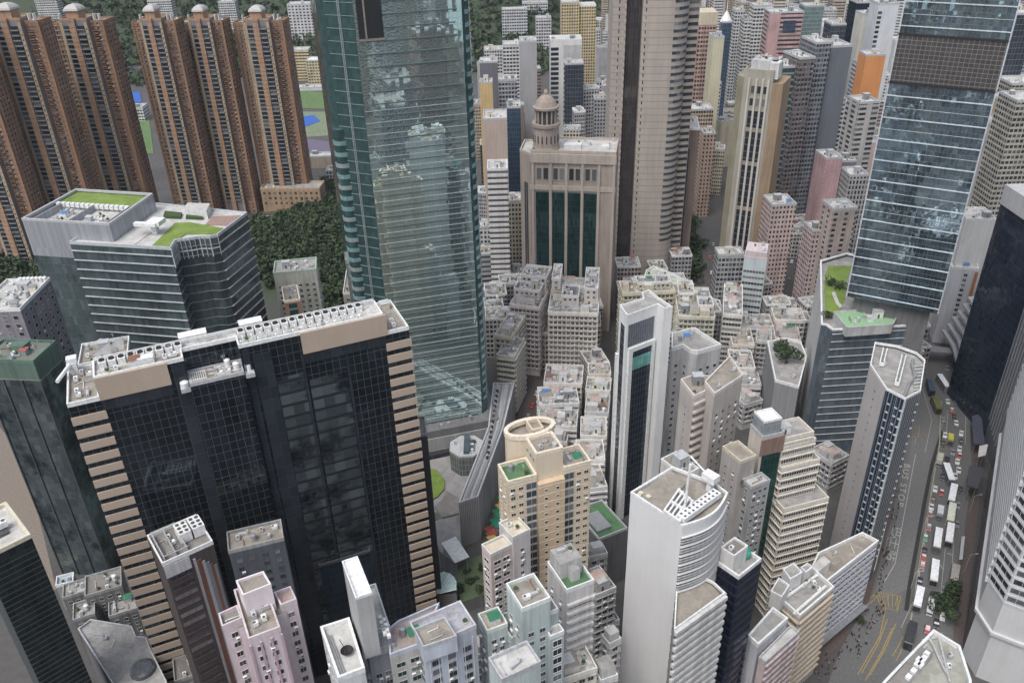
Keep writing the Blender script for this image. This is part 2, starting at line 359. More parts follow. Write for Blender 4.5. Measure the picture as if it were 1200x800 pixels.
LIMIT = 100
class Bld:
    def __init__(s, name, label, cat='building', xy=(0, 0), rot=0.0, group=None, z=0.0):
        s.root = obj(name, None, None, (xy[0], xy[1], z), rot)
        set_props(s.root, label, cat, group)
        s.xy = xy; s.rot = rot; s.z = z; s.el = {}
        c, sn = math.cos(-rot), math.sin(-rot)
        dx, dy = -xy[0], -xy[1]
        s.cam = Vector((dx*c-dy*sn, dx*sn+dy*c))
        s.rnd = random.Random(hash((round(xy[0]), round(xy[1]))))
    def loc(s, p):
        c, sn = math.cos(-s.rot), math.sin(-s.rot); dx, dy = p[0]-s.xy[0], p[1]-s.xy[1]
        return (dx*c-dy*sn, dx*sn+dy*c)
    def px(s, x, y, z): return s.loc(W(x, y, z))
    def add(s, name, mb, mats, parent=None, label=None, smooth=False):
        if not isinstance(mats, (list, tuple)): mats = [mats]
        o = obj(name, mb.mesh(name, mats, smooth), parent or s.root)
        if label: o['label'] = label
        return o
    def box(s, name, x, y, z, dx, dy, dz, mat, rz=0.0, parent=None):
        b = MB(); b.box(-dx/2, -dy/2, 0, dx/2, dy/2, dz)
        return obj(name, b.mesh(name, [mat]), parent or s.root, (x, y, z), rz)
    def block(s, poly, z0, z1, wall, roof=None, par=(1.1, .3, None), name='wall'):
        poly = ccw(poly)
        b = MB(); b.prism(poly, z0, z1, 0)
        w = s.add(name, b, [wall])
        r = MB(); r.prism(offset(poly, -.06), z1-.35, z1-.02, 0, 0)
        s.roof = s.add('roof', r, [roof or ROOF])
        if par:
            g = MB(); g.ring(poly, par[1], z1-.25, z1+par[0], 0)
            s.add('parapet', g, [par[2] or WHITE], s.roof)
        return poly
    def faces(s, poly, thr=.04):
        out = []
        for a, b in zip(poly, poly[1:]+poly[:1]):
            a, b = Vector(a), Vector(b); l = (b-a).length
            if l < .8: continue
            n = Vector(((b-a).y, -(b-a).x))/l; m = (a+b)/2; v = s.cam-m
            if n.dot(v)/v.length > thr: out.append((a, b))
        return out
    def put(s, pname, me, a, b, t, z, d=0.0):
        """place on facade a->b at distance t from a, height z, pushed out by d"""
        e = (b-a); l = e.length; e = e/l; n = Vector((e.y, -e.x)); p = a+e*t+n*d
        mx = Matrix.Translation((p.x, p.y, z)) @ Matrix.Rotation(math.atan2(e.y, e.x), 4, 'Z')
        s.el.setdefault(pname, []).append((me, mx))
    def grid(s, a, b, z0, z1, fh=3.0, cw=3.0, ww=1.5, wh=1.4, sill=.9, m=.6, glass=None, frame=None, ac=.3, cross=1, skip=None, name='window', dep=.16):
        l = (b-a).length-2*m; n = max(1, int(l/cw+.3)); nf = int((z1-z0)/fh)
        if l < ww: return
        me = t_window(ww, wh, glass or G_DARK, frame or LGREY, dep=dep, cross=cross)
        for k in range(nf):
            z = z1-(k+1)*fh+sill
            for i in range(n):
                if skip and skip(i, k, n): continue
                t = m+l*(i+.5)/n
                s.put(name, me, a, b, t, z)
                if ac and s.rnd.random() < ac: s.put('air_conditioner', t_ac(), a, b, t+(ww*.5-.3)*s.rnd.choice((-1, 1)), z-.78, 0)
    def bands(s, a, b, z0, z1, fh=3.5, wh=1.6, sill=1.0, m=.4, glass=None, frame=None, mull=1.5, name='window_band'):
        l = (b-a).length-2*m
        if l < 1: return
        me = t_band(l, wh, glass or G_DARK, frame or MGREY, mull)
        for k in range(int((z1-z0)/fh)): s.put(name, me, a, b, (b-a).length/2, z1-(k+1)*fh+sill)
    def fins(s, a, b, z0, z1, fh, h, d, mat, name='sun_fin', ext=.0):
        me = t_box((b-a).length+ext, d, h, mat)
        for k in range(int((z1-z0)/fh)+1): s.put(name, me, a, b, (b-a).length/2, z1-k*fh-h)
    def ribs(s, a, b, z0, z1, sp, w, d, mat, name='pier', m=0):
        l = (b-a).length-2*m; n = max(1, round(l/sp))
        me = t_box(w, d, round(z1-z0, 2), mat)
        for i in range(n+1): s.put(name, me, a, b, m+l*i/n, z0)
    def balc(s, a, b, z0, z1, fh, ts, w, d, mat, name='balcony', h=1.0):
        me = t_balcony(w, d, mat, h)
        for k in range(int((z1-z0)/fh)):
            for t in ts: s.put(name, me, a, b, t, z1-(k+1)*fh)
    def clutter(s, poly, z, n=8, big=True, colours=None, tank=True):
        poly = ccw(poly); xs = [p[0] for p in poly]; ys = [p[1] for p in poly]; r = s.rnd
        inner = offset(poly, -.9); n = int(n*1.7)
        def inside(x, y): return all((q[0]-p[0])*(y-p[1])-(q[1]-p[1])*(x-p[0]) > 0 for p, q in zip(inner, inner[1:]+inner[:1]))
        cols = colours or [LGREY, MGREY, WHITE, CREAM]
        done = []
        for i in range(n*6):
            if len(done) >= n: break
            x, y = r.uniform(min(xs), max(xs)), r.uniform(min(ys), max(ys))
            if not inside(x, y): continue
            kind = 'hut' if (big and len(done) == 0) else r.choice(['unit', 'unit', 'unit', 'tank', 'pipe', 'pipe', 'duct', 'shed', 'aerial', 'planter'])
            rad = {'hut': 2.4, 'unit': .9, 'tank': 1.0, 'pipe': .8, 'duct': 1.2, 'shed': 1.6, 'aerial': .4, 'planter': .7}[kind]
            if any(math.dist((x, y), q[:2]) < q[2]+rad for q in done): continue
            if not (inside(x-rad*.7, y-rad*.7) and inside(x+rad*.7, y+rad*.7) and inside(x+rad*.7, y-rad*.7) and inside(x-rad*.7, y+rad*.7)): continue
            done.append((x, y, rad)); b = MB(); m = r.choice(cols)
            if kind == 'hut':
                w, d, h = r.uniform(3, 4.2), r.uniform(2.6, 3.6), r.uniform(2.6, 4)
                b.box(-w/2, -d/2, 0, w/2, d/2, h, 0); b.box(-w/2-.15, -d/2-.15, h, w/2+.15, d/2+.15, h+.2, 1); b.box(-.4, -d/2-.03, 0, .4, -d/2, 2, 2)
                s.obj_('stair_hut', b, [m, LGREY, DGREY], x, y, z)
            elif kind == 'unit':
                w = r.uniform(1, 1.8); b.box(-w/2, -.5, .2, w/2, .5, 1.3, 0); b.lathe(-w/4, 0, [(.34, 1.3), (.34, 1.36), (0, 1.36)], 10, 1); b.box(-w/2, -.5, 0, -w/2+.1, .5, .2, 1); b.box(w/2-.1, -.5, 0, w/2, .5, .2, 1)
                s.obj_('rooftop_unit', b, [r.choice([WHITE, LGREY]), DGREY], x, y, z, r.choice((0, math.pi/2)))
            elif kind == 'tank':
                h = r.uniform(1.4, 2.2); b.lathe(0, 0, [(.8, .3), (.8, .3+h), (.3, .5+h), (0, .5+h)], 14, 0); b.box(-.8, -.8, 0, .8, .8, .3, 1)
                s.obj_('water_tank', b, [r.choice([WHITE, LGREY, MGREY]), MGREY], x, y, z)
            elif kind == 'pipe':
                l = r.uniform(2, 4); b.bar((-l/2, 0, .3), (l/2, 0, .3), .1, 0); b.bar((l/2, 0, .3), (l/2, 0, 1.2), .1, 0); b.box(-l/2, -.15, 0, -l/2+.3, .15, .25, 0)
                s.obj_('pipe', b, [r.choice([WHITE, LGREY, RUST])], x, y, z, r.choice((0, math.pi/2)))
            elif kind == 'aerial':
                h = r.uniform(2.2, 4.5); b.bar((0, 0, 0), (0, 0, h), .05, 0, 4)
                for q in range(3): b.bar((-.7+q*.1, 0, h-.2-q*.35), (.7-q*.1, 0, h-.2-q*.35), .035, 0, 4)
                s.obj_('aerial', b, [LGREY], x, y, z, r.uniform(0, 3))
            elif kind == 'planter':
                b.box(-.6, -.4, 0, .6, .4, .5, 0); b.lathe(0, 0, [(.45, .5), (.6, .8), (.35, 1.2), (0, 1.3)], 7, 1)
                s.obj_('planter', b, [r.choice([CREAM, RUST, MGREY]), plain('hedge_leaves', (.04, .08, .025), .9)], x, y, z, r.uniform(0, 3))
            elif kind == 'duct':
                b.box(-1.6, -.35, .2, 1.0, .35, .9, 0); b.box(.6, -.35, .9, 1.0, .35, 1.5, 0); b.box(-1.4, -.3, 0, -1.2, .3, .2, 0)
                s.obj_('duct', b, [LGREY], x, y, z, r.choice((0, math.pi/2, .3)))
            else:
                b.box(-1.3, -1, 0, 1.3, 1, 2.1, 0); b.quad([(-1.5, -1.2, 2.1), (1.5, -1.2, 2.1), (1.5, 1.2, 2.5), (-1.5, 1.2, 2.5)], None, 1); b.quad([(-1.5, 1.2, 2.49), (1.5, 1.2, 2.49), (1.5, -1.2, 2.09), (-1.5, -1.2, 2.09)], None, 1)
                s.obj_('roof_shed', b, [m, r.choice([REDP, MGREY, LGREY, RUST, BLUEP, GREENP, LGREY])], x, y, z)
    def obj_(s, name, b, mats, x, y, z, rz=0.0): return obj(name, b.mesh(name, mats), getattr(s, 'roof', None) or s.root, (x, y, z), rz)
    def done(s, limit=LIMIT):
        for pname, items in s.el.items():
            items.sort(key=lambda t: (t[1].translation.xy-s.cam).length_squared + (t[1].translation.z-CAM_H+s.z)**2)
            for me, mx in items[:limit]:
                o = bpy.data.objects.new(pname, me); COL.objects.link(o); o.parent = s.root; o.matrix_local = mx
            rest = items[limit:]
            if rest:
                mats = []
                for me, _ in rest:
                    for m in me.materials:
                        if m not in mats: mats.append(m)
                o = obj(pname, merge(pname, rest, mats), s.root); o['kind'] = 'stuff'
        s.el = {}
        return s
ROOF = roofm((.33, .33, .325)); ROOF_D = roofm((.2, .19, .18)); ROOF_B = roofm((.29, .265, .225), (.14, .125, .11)); ROOF_L = roofm((.5, .5, .48), (.28, .27, .26)); ROOF_G = roofm((.07, .16, .07), (.05, .1, .05), .4)
ROOF_R = roofm((.36, .21, .17), (.4, .39, .38), 1.0)
LAWN = roofm((.17, .24, .045), (.1, .15, .035), .6)

def frame(P, A, B, z):
    """front edge through pixels P and A at height z, depth towards pixel B -> (xy of left corner, angle, length, depth)"""
    p, a, b = (Vector(W(*q, z)) for q in (P, A, B))
    if p.x > a.x: p, a = a, p
    e = (a-p); L = e.length; e /= L; n = Vector((-e.y, e.x)); D = (b-p).dot(n)
    return (p.x, p.y), math.atan2(e.y, e.x), L, abs(D)
def rect_building(name, label, P, A, B, z, cat='building', D=None, group=None):
    xy, rot, L, d = frame(P, A, B, z)
    s = Bld(name, label, cat, xy, rot, group); s.L = L; s.D = D or d; s.Z = z
    s.P = [(0, 0), (L, 0), (L, s.D), (0, s.D)]
    return s
def rot_building(name, label, px, z, rotdeg, w, d, cat='building', anchor='fl', group=None):
    xy = W(*px, z); s = Bld(name, label, cat, xy, R(rotdeg), group); s.L = w; s.D = d; s.Z = z
    ox = {'fl': 0, 'fr': -w, 'fc': -w/2}[anchor]
    s.P = [(ox, 0), (ox+w, 0), (ox+w, d), (ox, d)]; return s
# ================================================================== materials of the towers
BEIGE = wallm((.4, .325, .26), .12, .7, .4)
GLASS_A = curtain('dark_curtain_wall', (.045, .056, .068), 2.8, 2.05, mull=(.07, .075, .085), mt=.1, ht=.12, metal=.8, rough=.05, jit=.014, var=.35, lit=.0, refl_blot=.5, refl_blotcol=(.02, .025, .03))
GLASS_A2 = curtain('slate_cladding', (.03, .036, .045), 4.0, 2.7, mull=(.03, .035, .04), mt=.05, ht=.08, metal=.3, rough=.18, jit=.012, var=.3)
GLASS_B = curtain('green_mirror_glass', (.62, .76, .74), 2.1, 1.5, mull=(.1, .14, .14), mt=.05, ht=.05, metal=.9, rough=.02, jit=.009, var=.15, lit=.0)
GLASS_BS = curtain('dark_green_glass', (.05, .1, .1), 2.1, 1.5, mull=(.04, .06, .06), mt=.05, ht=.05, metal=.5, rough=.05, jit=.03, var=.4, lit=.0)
GLASS_C = curtain('blue_grey_glass', (.38, .5, .6), 4.2, 1.5, mull=(.14, .16, .18), mt=.06, ht=.1, metal=.9, rough=.02, jit=.04, var=.5, lit=.02, refl_blot=.55, refl_blotcol=(.05, .07, .09))
GLASS_D = curtain('blue_slate_glass', (.13, .16, .19), 3.8, 1.5, mull=(.08, .1, .12), mt=.05, ht=.05, metal=.4, rough=.07, jit=.03, var=.4, lit=.0)
GLASS_G = curtain('dark_sea_glass', (.09, .12, .125), 4.4, 1.6, mull=(.06, .08, .08), mt=.06, ht=.1, metal=.4, rough=.06, jit=.03, var=.5, lit=.02, refl_blot=.5, refl_blotcol=(.02, .03, .035))
GLASS_G3 = curtain('mottled_dark_glass', (.2, .25, .27), 3.6, 2.2, mull=(.03, .04, .045), mt=.05, ht=.08, metal=.92, rough=.03, jit=.05, var=.8, lit=.0, refl_blot=.75, refl_blotcol=(.03, .045, .05))  # the mottling is blurred reflection painted into the panes
GLASS_N = curtain('navy_glass', (.015, .02, .04), 3.2, 1.3, mull=(.035, .04, .055), mt=.05, ht=.12, metal=.4, rough=.08, jit=.02, var=.3)
GLASS_T = curtain('teal_glass', (.03, .075, .08), 3.6, 1.4, mull=(.1, .12, .12), span=(.16, .19, .19), sf=.3, metal=.5, jit=.03, var=.4)
CLAD = curtain('metal_cladding', (.3, .31, .34), 20, 1.0, mull=(.2, .21, .23), mt=.12, ht=0, metal=.25, rough=.35, jit=.0, var=.3)
STONE = wallm((.43, .35, .3), .2, .7); STONE2 = wallm((.5, .42, .36), .2, .7)
WALLW = wallm((.66, .66, .65), .22, .6, .7); WALLG = wallm((.5, .5, .51), .3); WALLC = wallm((.62, .55, .42), .25); PINKW = wallm((.6, .47, .49), .3)
TAN = wallm((.4, .36, .27), .25); CONC = wallm((.33, .33, .33), .3); DCONC = wallm((.16, .16, .165), .3)

# ================================================================== A: the long dark slab with beige panels
s = rect_building('office_tower', 'long black glass slab tower with beige top panels and beige striped corners', (478.7, 382), (78, 473), (456, 351.3), 129, 'tower')
L, D = s.L, s.D
s.block([(0, 0), (7.6, 0), (7.6, D), (0, D)], 0, 128, GLASS_A, ROOF_B, (1.0, .4, WHITE), 'wing')
s.block([(L-7, 0), (L, 0), (L, D), (L-7, D)], 0, 128, GLASS_A, ROOF_B, (1.0, .4, WHITE), 'wing')
ZT = 134
body = [(7.65, .1), (29.45, .1), (29.45, 5), (43.6, 5), (43.6, .1), (L-7.05, .1), (L-7.05, 9), (7.65, 9)]
s.block(body, 0, ZT, GLASS_A, patchroof((.5, .49, .46), (.28, .26, .24), (.62, .61, .59)), (.9, .4, WHITE))
b = MB(); b.prism([(7.65, 9.05), (L-7.05, 9.05), (L-7.05, D-.2), (7.65, D-.2)], 0, 124, 0, 0); s.add('rear_wall', b, [GLASS_A])
F0, F1 = Vector((0, 0)), Vector((7.6, 0)); F2, F3 = Vector((L-7, 0)), Vector((L, 0))
st = t_box(8.4, .35, 2.4, BEIGE); st2 = t_box(7.6, .35, 2.4, BEIGE)
for k in range(29): s.put('beige_stripe', st, F0, F1, 4.2-.2, 122.2-k*4.13); s.put('beige_stripe', st2, F2, F3, 3.5+.1, 122.5-k*4.13)
for x0, x1 in ((7.7, 25.2), (60, L-6.4)): b = MB(); b.box(x0, -.5, 127.9, x1, .08, 134.5); s.add('beige_panel', b, [BEIGE])
for x0, x1 in ((8, 25.2), (60, L-7.1)): b = MB(); b.box(x0, -.2, 124.6, x1, .08, 127.8); s.add('slate_band', b, [GLASS_A2])
for x0, x1, zt in ((26.2, 29.3, 133), (44.2, 46, 133), (46.6, 51.5, 131), (59.2, 59.9, 127), (71.5, 72.2, 124)):
    b = MB(); b.prism([(x0, -.25), (x1, -.25), (x1, .08), (x0, .08)], 0, zt, 0, 0); s.add('shaft_cladding', b, [GLASS_A2])
MIDG = curtain('painted_slab_reflection', (.11, .13, .14), 4.0, 3.1, mull=(.012, .014, .018), mt=.05, ht=.9, metal=.7, rough=.06, jit=.03, var=.9, refl_blot=.9, refl_blotcol=(.016, .02, .026))  # slatted reflection of a building painted into the overlay strips
for x0, x1, zt in ((51.6, 59.1, 122), (60.4, 71.3, 119)): b = MB(); b.prism([(x0, -.1), (x1, -.1), (x1, .08), (x0, .08)], 0, zt, 0, 0); s.add('painted_reflection_strip', b, [MIDG])
s.block([(29.5, -2), (43.5, -2), (43.5, 4.95), (29.5, 4.95)], 0, 127, GLASS_A, ROOF_B, (.9, .4, LGREY), 'centre_bay')
b = MB()
for y in (1.0, 8.2): b.box(8, y-.15, ZT+1.5, L-7.5, y+.15, ZT+1.8) if y > 5 else None
for x in range(9, int(L-8), 5): b.box(x-.12, 8.0, ZT, x+.12, 8.3, ZT+1.5)
s.add('roof_frame', b, [WHITE])
for i in range(30):
    x = 10+i*2.35
    if 29 < x < 45 or x > L-9: continue
    b = MB(); b.box(-.95, -1.2, 0, .95, 1.2, 1.7, 0); b.lathe(0, 0, [(.75, 1.7), (.75, 2.0), (.68, 2.0), (.6, 1.8), (0, 1.8)], 12, 1)
    s.obj_('cooling_fan', b, [WHITE, BLACK], x, 6.3, ZT)
    if i > 13:
        b = MB(); b.quad([(-1, -.8, 0), (1, -.8, 0), (0, -.8, 1.7)], None, 0); b.box(-1, -.75, 0, 1, .4, .3, 0); b.box(-.12, -.75, .3, .12, .4, 1.7, 0)
        s.obj_('louvre', b, [WHITE], x, 3.1, ZT)
for x, w in ((33, 7), (48.5, 6)):
    b = MB(); b.box(-w/2, -1.4, 0, w/2, 1.4, 2.2, 0); b.box(-w/2-.2, -1.6, 2.2, w/2+.2, 1.6, 2.4, 1)
    s.obj_('plant_room', b, [WALLW, WHITE], x, 10.6, ZT-.5); s.box('bracket', x, 10.6, 124, w*.9, 2.6, ZT-.5-124, DGREY)
b = MB(); b.box(-2.0, -1.2, 0, 2.0, 1.2, 2.2, 0); s.obj_('plant_room', b, [WHITE], 20.5, 2.6, ZT)
b = MB()
for y in (-1.4, 2.6): b.box(30, y-.1, 128.1, 34, y+.1, 128.3)
for i in range(8): b.box(30+i*.54, -1.6, 128.1, 30.16+i*.54, 2.8, 128.25)
for x in (30, 34): b.box(x-.1, -1.5, 127, x+.1, -1.3, 128.1)
s.add('pipe_rack', b, [WHITE])
for (x, y, r_, h) in ((42, 1, .9, 2.2), (45.0, .6, 1.0, 1.8), (40, 3, .8, 2.6), (28.2, -1.2, 1.1, 1.6)):
    b = MB(); b.lathe(0, 0, [(r_, 0), (r_, h), (r_*.4, h+.3), (0, h+.3)], 12, 0); s.obj_('water_tank', b, [WHITE], x, y, 127 if 29 < x < 44 else 126.6)
for x in (28.2, 45.0): s.box('bracket', x, -.3, 125.4, 2.4, 3.6, 1.2, LGREY)
b = MB(); rr = random.Random(9)
for i in range(16):
    x0, y0 = rr.uniform(34.5, 42), rr.uniform(-1.5, 4); b.bar((x0, y0, 127.4+i*.05), (min(43, x0+rr.uniform(1, 4)), y0+rr.choice((0, 0, 1.2)), 127.4+i*.05), .12)
s.add('pipework', b, [WHITE])
s.clutter([(34.5, -2), (43.4, -2), (43.4, 5), (34.5, 5)], 127, 9, False, [WHITE, LGREY])
s.clutter([(8, .5), (29, .5), (29, 5), (8, 5)], ZT, 12, False, [WHITE, LGREY]); s.clutter([(44, .5), (L-8, .5), (L-8, 4.4), (44, 4.4)], ZT, 8, False, [WHITE, LGREY])
s.clutter([(L-6.5, 1), (L-.5, 1), (L-.5, D-1), (L-6.5, D-1)], 128, 5, False); s.clutter([(.5, 1), (7.2, 1), (7.2, D-1), (.5, D-1)], 128, 5, False)
b = MB(); b.box(-1.2, -1.2, 0, 1.2, 1.2, 3.2, 0); b.bar((0, 0, 3), (-3.5, -7.5, 2.4), .55, 0); b.box(-1, -1, 3.2, 1.6, 1.4, 4.6, 0)
s.obj_('cleaning_crane', b, [WHITE], 1.5, D-.8, 128)
s.done()

# ================================================================== B: green mirror tower
FLc, FRc = Vector(W(469.6, 511, 20)), Vector(W(569, 492, 20))
rotB = math.atan2((FRc-FLc).y, (FRc-FLc).x); LB = (FRc-FLc).length
s = Bld('skyscraper', 'tallest green mirror glass skyscraper rising out of the picture top behind the black slab', 'skyscraper', tuple(FLc), rotB)
zb = 262
front = [(0, 0), (LB-1.5, 0), (LB-.3, .8), (LB+1.6, 2.6), (LB+2.6, 5.5), (LB+2.8, 12), (LB, 42), (-2, 42), (-12, 30), (-11.4, 12.5), (-10.6, 10.2), (-8.8, 8.4), (0, 1.2)]
wb = MB(); poly = ccw(front); u = 0
for i in range(len(poly)):
    a, b_ = poly[i], poly[(i+1) % len(poly)]; l = math.dist(a, b_)
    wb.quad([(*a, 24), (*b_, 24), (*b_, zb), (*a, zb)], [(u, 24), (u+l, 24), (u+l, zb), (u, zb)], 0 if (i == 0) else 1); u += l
wb.quad([(*p, zb) for p in poly], None, 2)
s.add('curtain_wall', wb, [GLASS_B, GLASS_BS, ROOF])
FB = plain('green_grey_aluminium', (.1, .15, .15), .4, .5); FBL = plain('pale_aluminium', (.42, .48, .48), .35, .5)
a, b_ = Vector((0, 0)), Vector((LB-1.5, 0))
fm = t_box(LB-6.5, .28, .36, FB); fm3 = t_box(LB-1.6, .2, .16, FBL)
for k in range(52): s.put('horizontal_fin', fm, a, b_, (LB-1.5)/2+(.8 if k % 2 else 0), 246-k*4.35)
for k in range(34): s.put('thin_fin', fm3, a, b_, (LB-1.5)/2, 243.8-(k+18)*4.35)
fl_ = Vector((-8.8, 8.4)); fr_ = Vector((0, 1.2)); fm2 = t_box((fr_-fl_).length, .22, .13, FBL)
for k in range(52): s.put('horizontal_fin', fm2, fl_, fr_, (fr_-fl_).length/2, 246-k*4.35)
for i in (2, 3):
    pp = [(LB-.3, .8), (LB+1.6, 2.6), (LB+2.6, 5.5)][i-2]; qq = [(LB-.3, .8), (LB+1.6, 2.6), (LB+2.6, 5.5)][i-1]
    v0, v1 = Vector(pp), Vector(qq); me = t_box((v1-v0).length, .25, 1.5, plain('pale_teal_glass', (.3, .48, .5), .15, .5))
    for k in range(50): s.put('corner_band', me, v0, v1, (v1-v0).length/2, 244-k*4.35)
b = MB(); b.lathe(-8.6, 10.2, [(3.1, 24), (3.1, 158), (2.9, 158.4), (0, 158.5)], 20, 0); s.add('corner_drum', b, [GLASS_BS])
for k in range(31): b = MB(); b.lathe(-8.6, 10.2, [(3.1, 152-k*4.35), (3.35, 152-k*4.35), (3.35, 153.6-k*4.35), (3.1, 153.6-k*4.35)], 16, 0); s.add('corner_band', b, [plain('pale_teal_glass', (.3, .48, .5), .15, .5) if (k*7) % 5 < 3 else FBL])
s.ribs(fl_, fr_, 30, 262, 40, .28, .35, FBL, 'edge_rib', m=6)
# dark refuge opening near the top left of the face
b = MB(); b.box(1.0, -.35, 190.5, 9.6, .25, 262, 0); b.box(3.2, -.55, 190.5, 3.8, -.3, 262, 1); b.box(1.0, -.5, 190, 9.8, -.2, 190.7, 1); s.add('dark_recess_panel', b, [plain('black_panel', (.02, .022, .025), .3), plain('bronze_rail', (.3, .25, .22), .4, .3)])
s.done()

# ================================================================== C: blue-grey tower at right, D: its podium block
ZC = 76
s = rect_building('skyscraper', 'blue-grey glass skyscraper with white horizontal lines, above the block with the roof garden', (992, 347), (1099, 368), (1010, 300), ZC, 'skyscraper', D=34)
L, D = s.L, s.D
b = MB(); b.prism(s.P, ZC, 262, 0, 0, True); s.add('curtain_wall', b, [GLASS_C])
b = MB(); b.prism(offset(s.P, -3), 40, ZC-.02, 0); s.add('core', b, [DCONC])
Wl = plain('white_aluminium', (.62, .66, .68), .4, .3); DLv = curtain('dark_louvres', (.05, .045, .045), 1.6, 1.7, mull=(.2, .19, .19), mt=.16, ht=.2, metal=.1, rough=.4, jit=.0, var=.3)
fs = s.faces(ccw(s.P))
zmech0 = 167.5; zmech1 = 184
for a, b_ in fs:
    me = t_box((b_-a).length+.3, .4, .28, Wl); me2 = t_box((b_-a).length, .12, .12, Wl)
    z = ZC+2
    k = 0
    while z < 260:
        if not (zmech0-2 < z < zmech1+1):
            s.put('horizontal_fin', me if k % 2 == 0 else me2, a, b_, (b_-a).length/2, z)
        z += 4.2; k += 1
b = MB(); b.prism(offset(s.P, .18), zmech0, zmech1, 0, 0, True); s.add('plant_floor_louvres', b, [DLv])
for z_ in (zmech0-.9, zmech1+.05): b = MB(); b.prism(offset(s.P, .35), z_, z_+.85, 0, 0, True); s.add('painted_shadow_band', b, [BLACK])  # solid black bands stand in for the shade of recessed joints
for x in (0, L):
    s.box('corner_mullion', x, -.1, ZC, .5, .5, 262-ZC, Wl)
s.done()

ZD = 66
dp = [W(x, y, ZD) for x, y in ((961, 306), (962, 380), (968, 381), (976, 387), (1083, 381), (1087, 369))]
p5 = Vector(dp[5]); p0 = Vector(dp[0])
dp.append((p5.x+14, p5.y+42)); dp.append((p0.x+16, p0.y+8))
cx_, cy_ = dp[2]
s = Bld('office_block', 'slate glass block with a roof garden and pale blank side wall under the blue-grey skyscraper', 'building', (cx_, cy_))
loc = [s.loc(p) for p in dp]; pol = ccw(loc)
wbm = MB(); u = 0
for i in range(len(pol)):
    a, b_ = pol[i], pol[(i+1) % len(pol)]; l = math.dist(a, b_)
    va, vb = Vector(a), Vector(b_)
    left = {0, 1} == {k_ for k_, q_ in enumerate(loc) if math.dist(q_, a) < .05 or math.dist(q_, b_) < .05}
    wbm.quad([(*a, 0), (*b_, 0), (*b_, ZD), (*a, ZD)], [(u, 0), (u+l, 0), (u+l, ZD), (u, ZD)], 1 if left else 0); u += l
s.add('wall', wbm, [GLASS_D, WALLW])
b = MB(); b.prism(offset(pol, -.06), ZD-2.0, ZD-1.6, 0, 0); s.add('roof', b, [ROOF])
b = MB(); b.ring(pol, .7, ZD-.3, ZD+.5, 0); s.add('parapet', b, [WHITE])
for a, b_ in s.faces(pol):
    if (b_-a).length > 20 and abs((b_-a).x) > abs((b_-a).y):
        me = t_box((b_-a).length, .35, .25, Wl)
        for k in range(16): s.put('horizontal_fin', me, a, b_, (b_-a).length/2, ZD-2-k*3.8)
gx, gy = s.px(985, 335, ZD); 
g0 = [s.px(x, y, ZD-1.5) for x, y in ((966, 330), (967, 372), (982, 372), (990, 350), (992, 330), (998, 312), (970, 312))]
b = MB(); b.prism(ccw(g0), ZD-1.6, ZD-1.2, 0, 0); s.add('lawn', b, [LAWN])
path = [s.px(x, y, ZD) for x, y in ((975, 340), (979, 339), (984, 352), (988, 356), (985, 358), (980, 353))]
b = MB(); b.prism(ccw(path), ZD-1.2, ZD-1.1, 0, 0); s.add('garden_path', b, [ROOF_L])
pent = [s.px(x, y, ZD+2) for x, y in ((977, 367), (992, 386), (1046, 382), (1052, 371), (1044, 362))]
pp = ccw(pent); b = MB(); b.prism(pp, ZD-1.6, ZD+2.2, 0, 1); b.ring(pp, .3, ZD+2.2, ZD+3, 0); s.add('penthouse', b, [WALLG, plain('pale_green_deck', (.25, .42, .25), .8)])
s.clutter([s.px(*q, ZD+2.2) for q in ((985, 372), (995, 382), (1042, 379), (1042, 366))], ZD+2.2, 8, True, [WHITE, LGREY])
s.clutter([s.px(*q, ZD-1.6) for q in ((1056, 380), (1082, 380), (1084, 372), (1056, 370))], ZD-1.6, 6, False, [WHITE, MGREY])
s.done()

# ================================================================== E: white and navy tower by the road
ZE = 88
ep = [W(x, y, ZE) for x, y in ((1019.5, 428), (1038, 456), (1061, 468), (1078.5, 459), (1084, 423), (1074, 414), (1051, 406), (1025, 402))]
s = Bld('hotel_tower', 'slim tower with pale side dotted with tiny windows and navy glass front, by the road', 'tower', ep[1])
pol = [s.loc(p) for p in ep]; pol = ccw(pol); Lp = [s.loc(p) for p in ep]
NAVY = curtain('navy_hotel_glass', (.02, .035, .06), 3.3, 1.1, mull=(.12, .15, .19), mt=.16, ht=.0, metal=.35, rough=.08, jit=.02, var=.5)
PALE = wallm((.5, .47, .46), .15, .7, .5)
wbm = MB(); u = 0
for i in range(len(pol)):
    a, b_ = pol[i], pol[(i+1) % len(pol)]; l = math.dist(a, b_)
    pale = (math.dist(a, Lp[0]) < .1 and math.dist(b_, Lp[1]) < .1) or (math.dist(a, Lp[7]) < .1)
    wbm.quad([(*a, 0), (*b_, 0), (*b_, ZE), (*a, ZE)], [(u, 0), (u+l, 0), (u+l, ZE), (u, ZE)], 1 if pale else 0); u += l
s.add('wall', wbm, [NAVY, PALE])
b = MB(); b.prism(offset(pol, -.06), ZE-1.4, ZE-1.0, 0, 0); s.add('roof', b, [ROOF])
b = MB(); b.ring(pol, .35, ZE-.3, ZE+.6, 0); s.add('parapet', b, [WHITE])
V = [Vector(p) for p in Lp]
rm = t_window(.5, .6, G_DARK, MGREY, .04, .05, cross=0)
for k in range(23): s.put('window', rm, V[0], V[1], (V[1]-V[0]).length*.52, ZE-6-k*3.3)
cm = t_box(1.0, .3, .5, Wl)
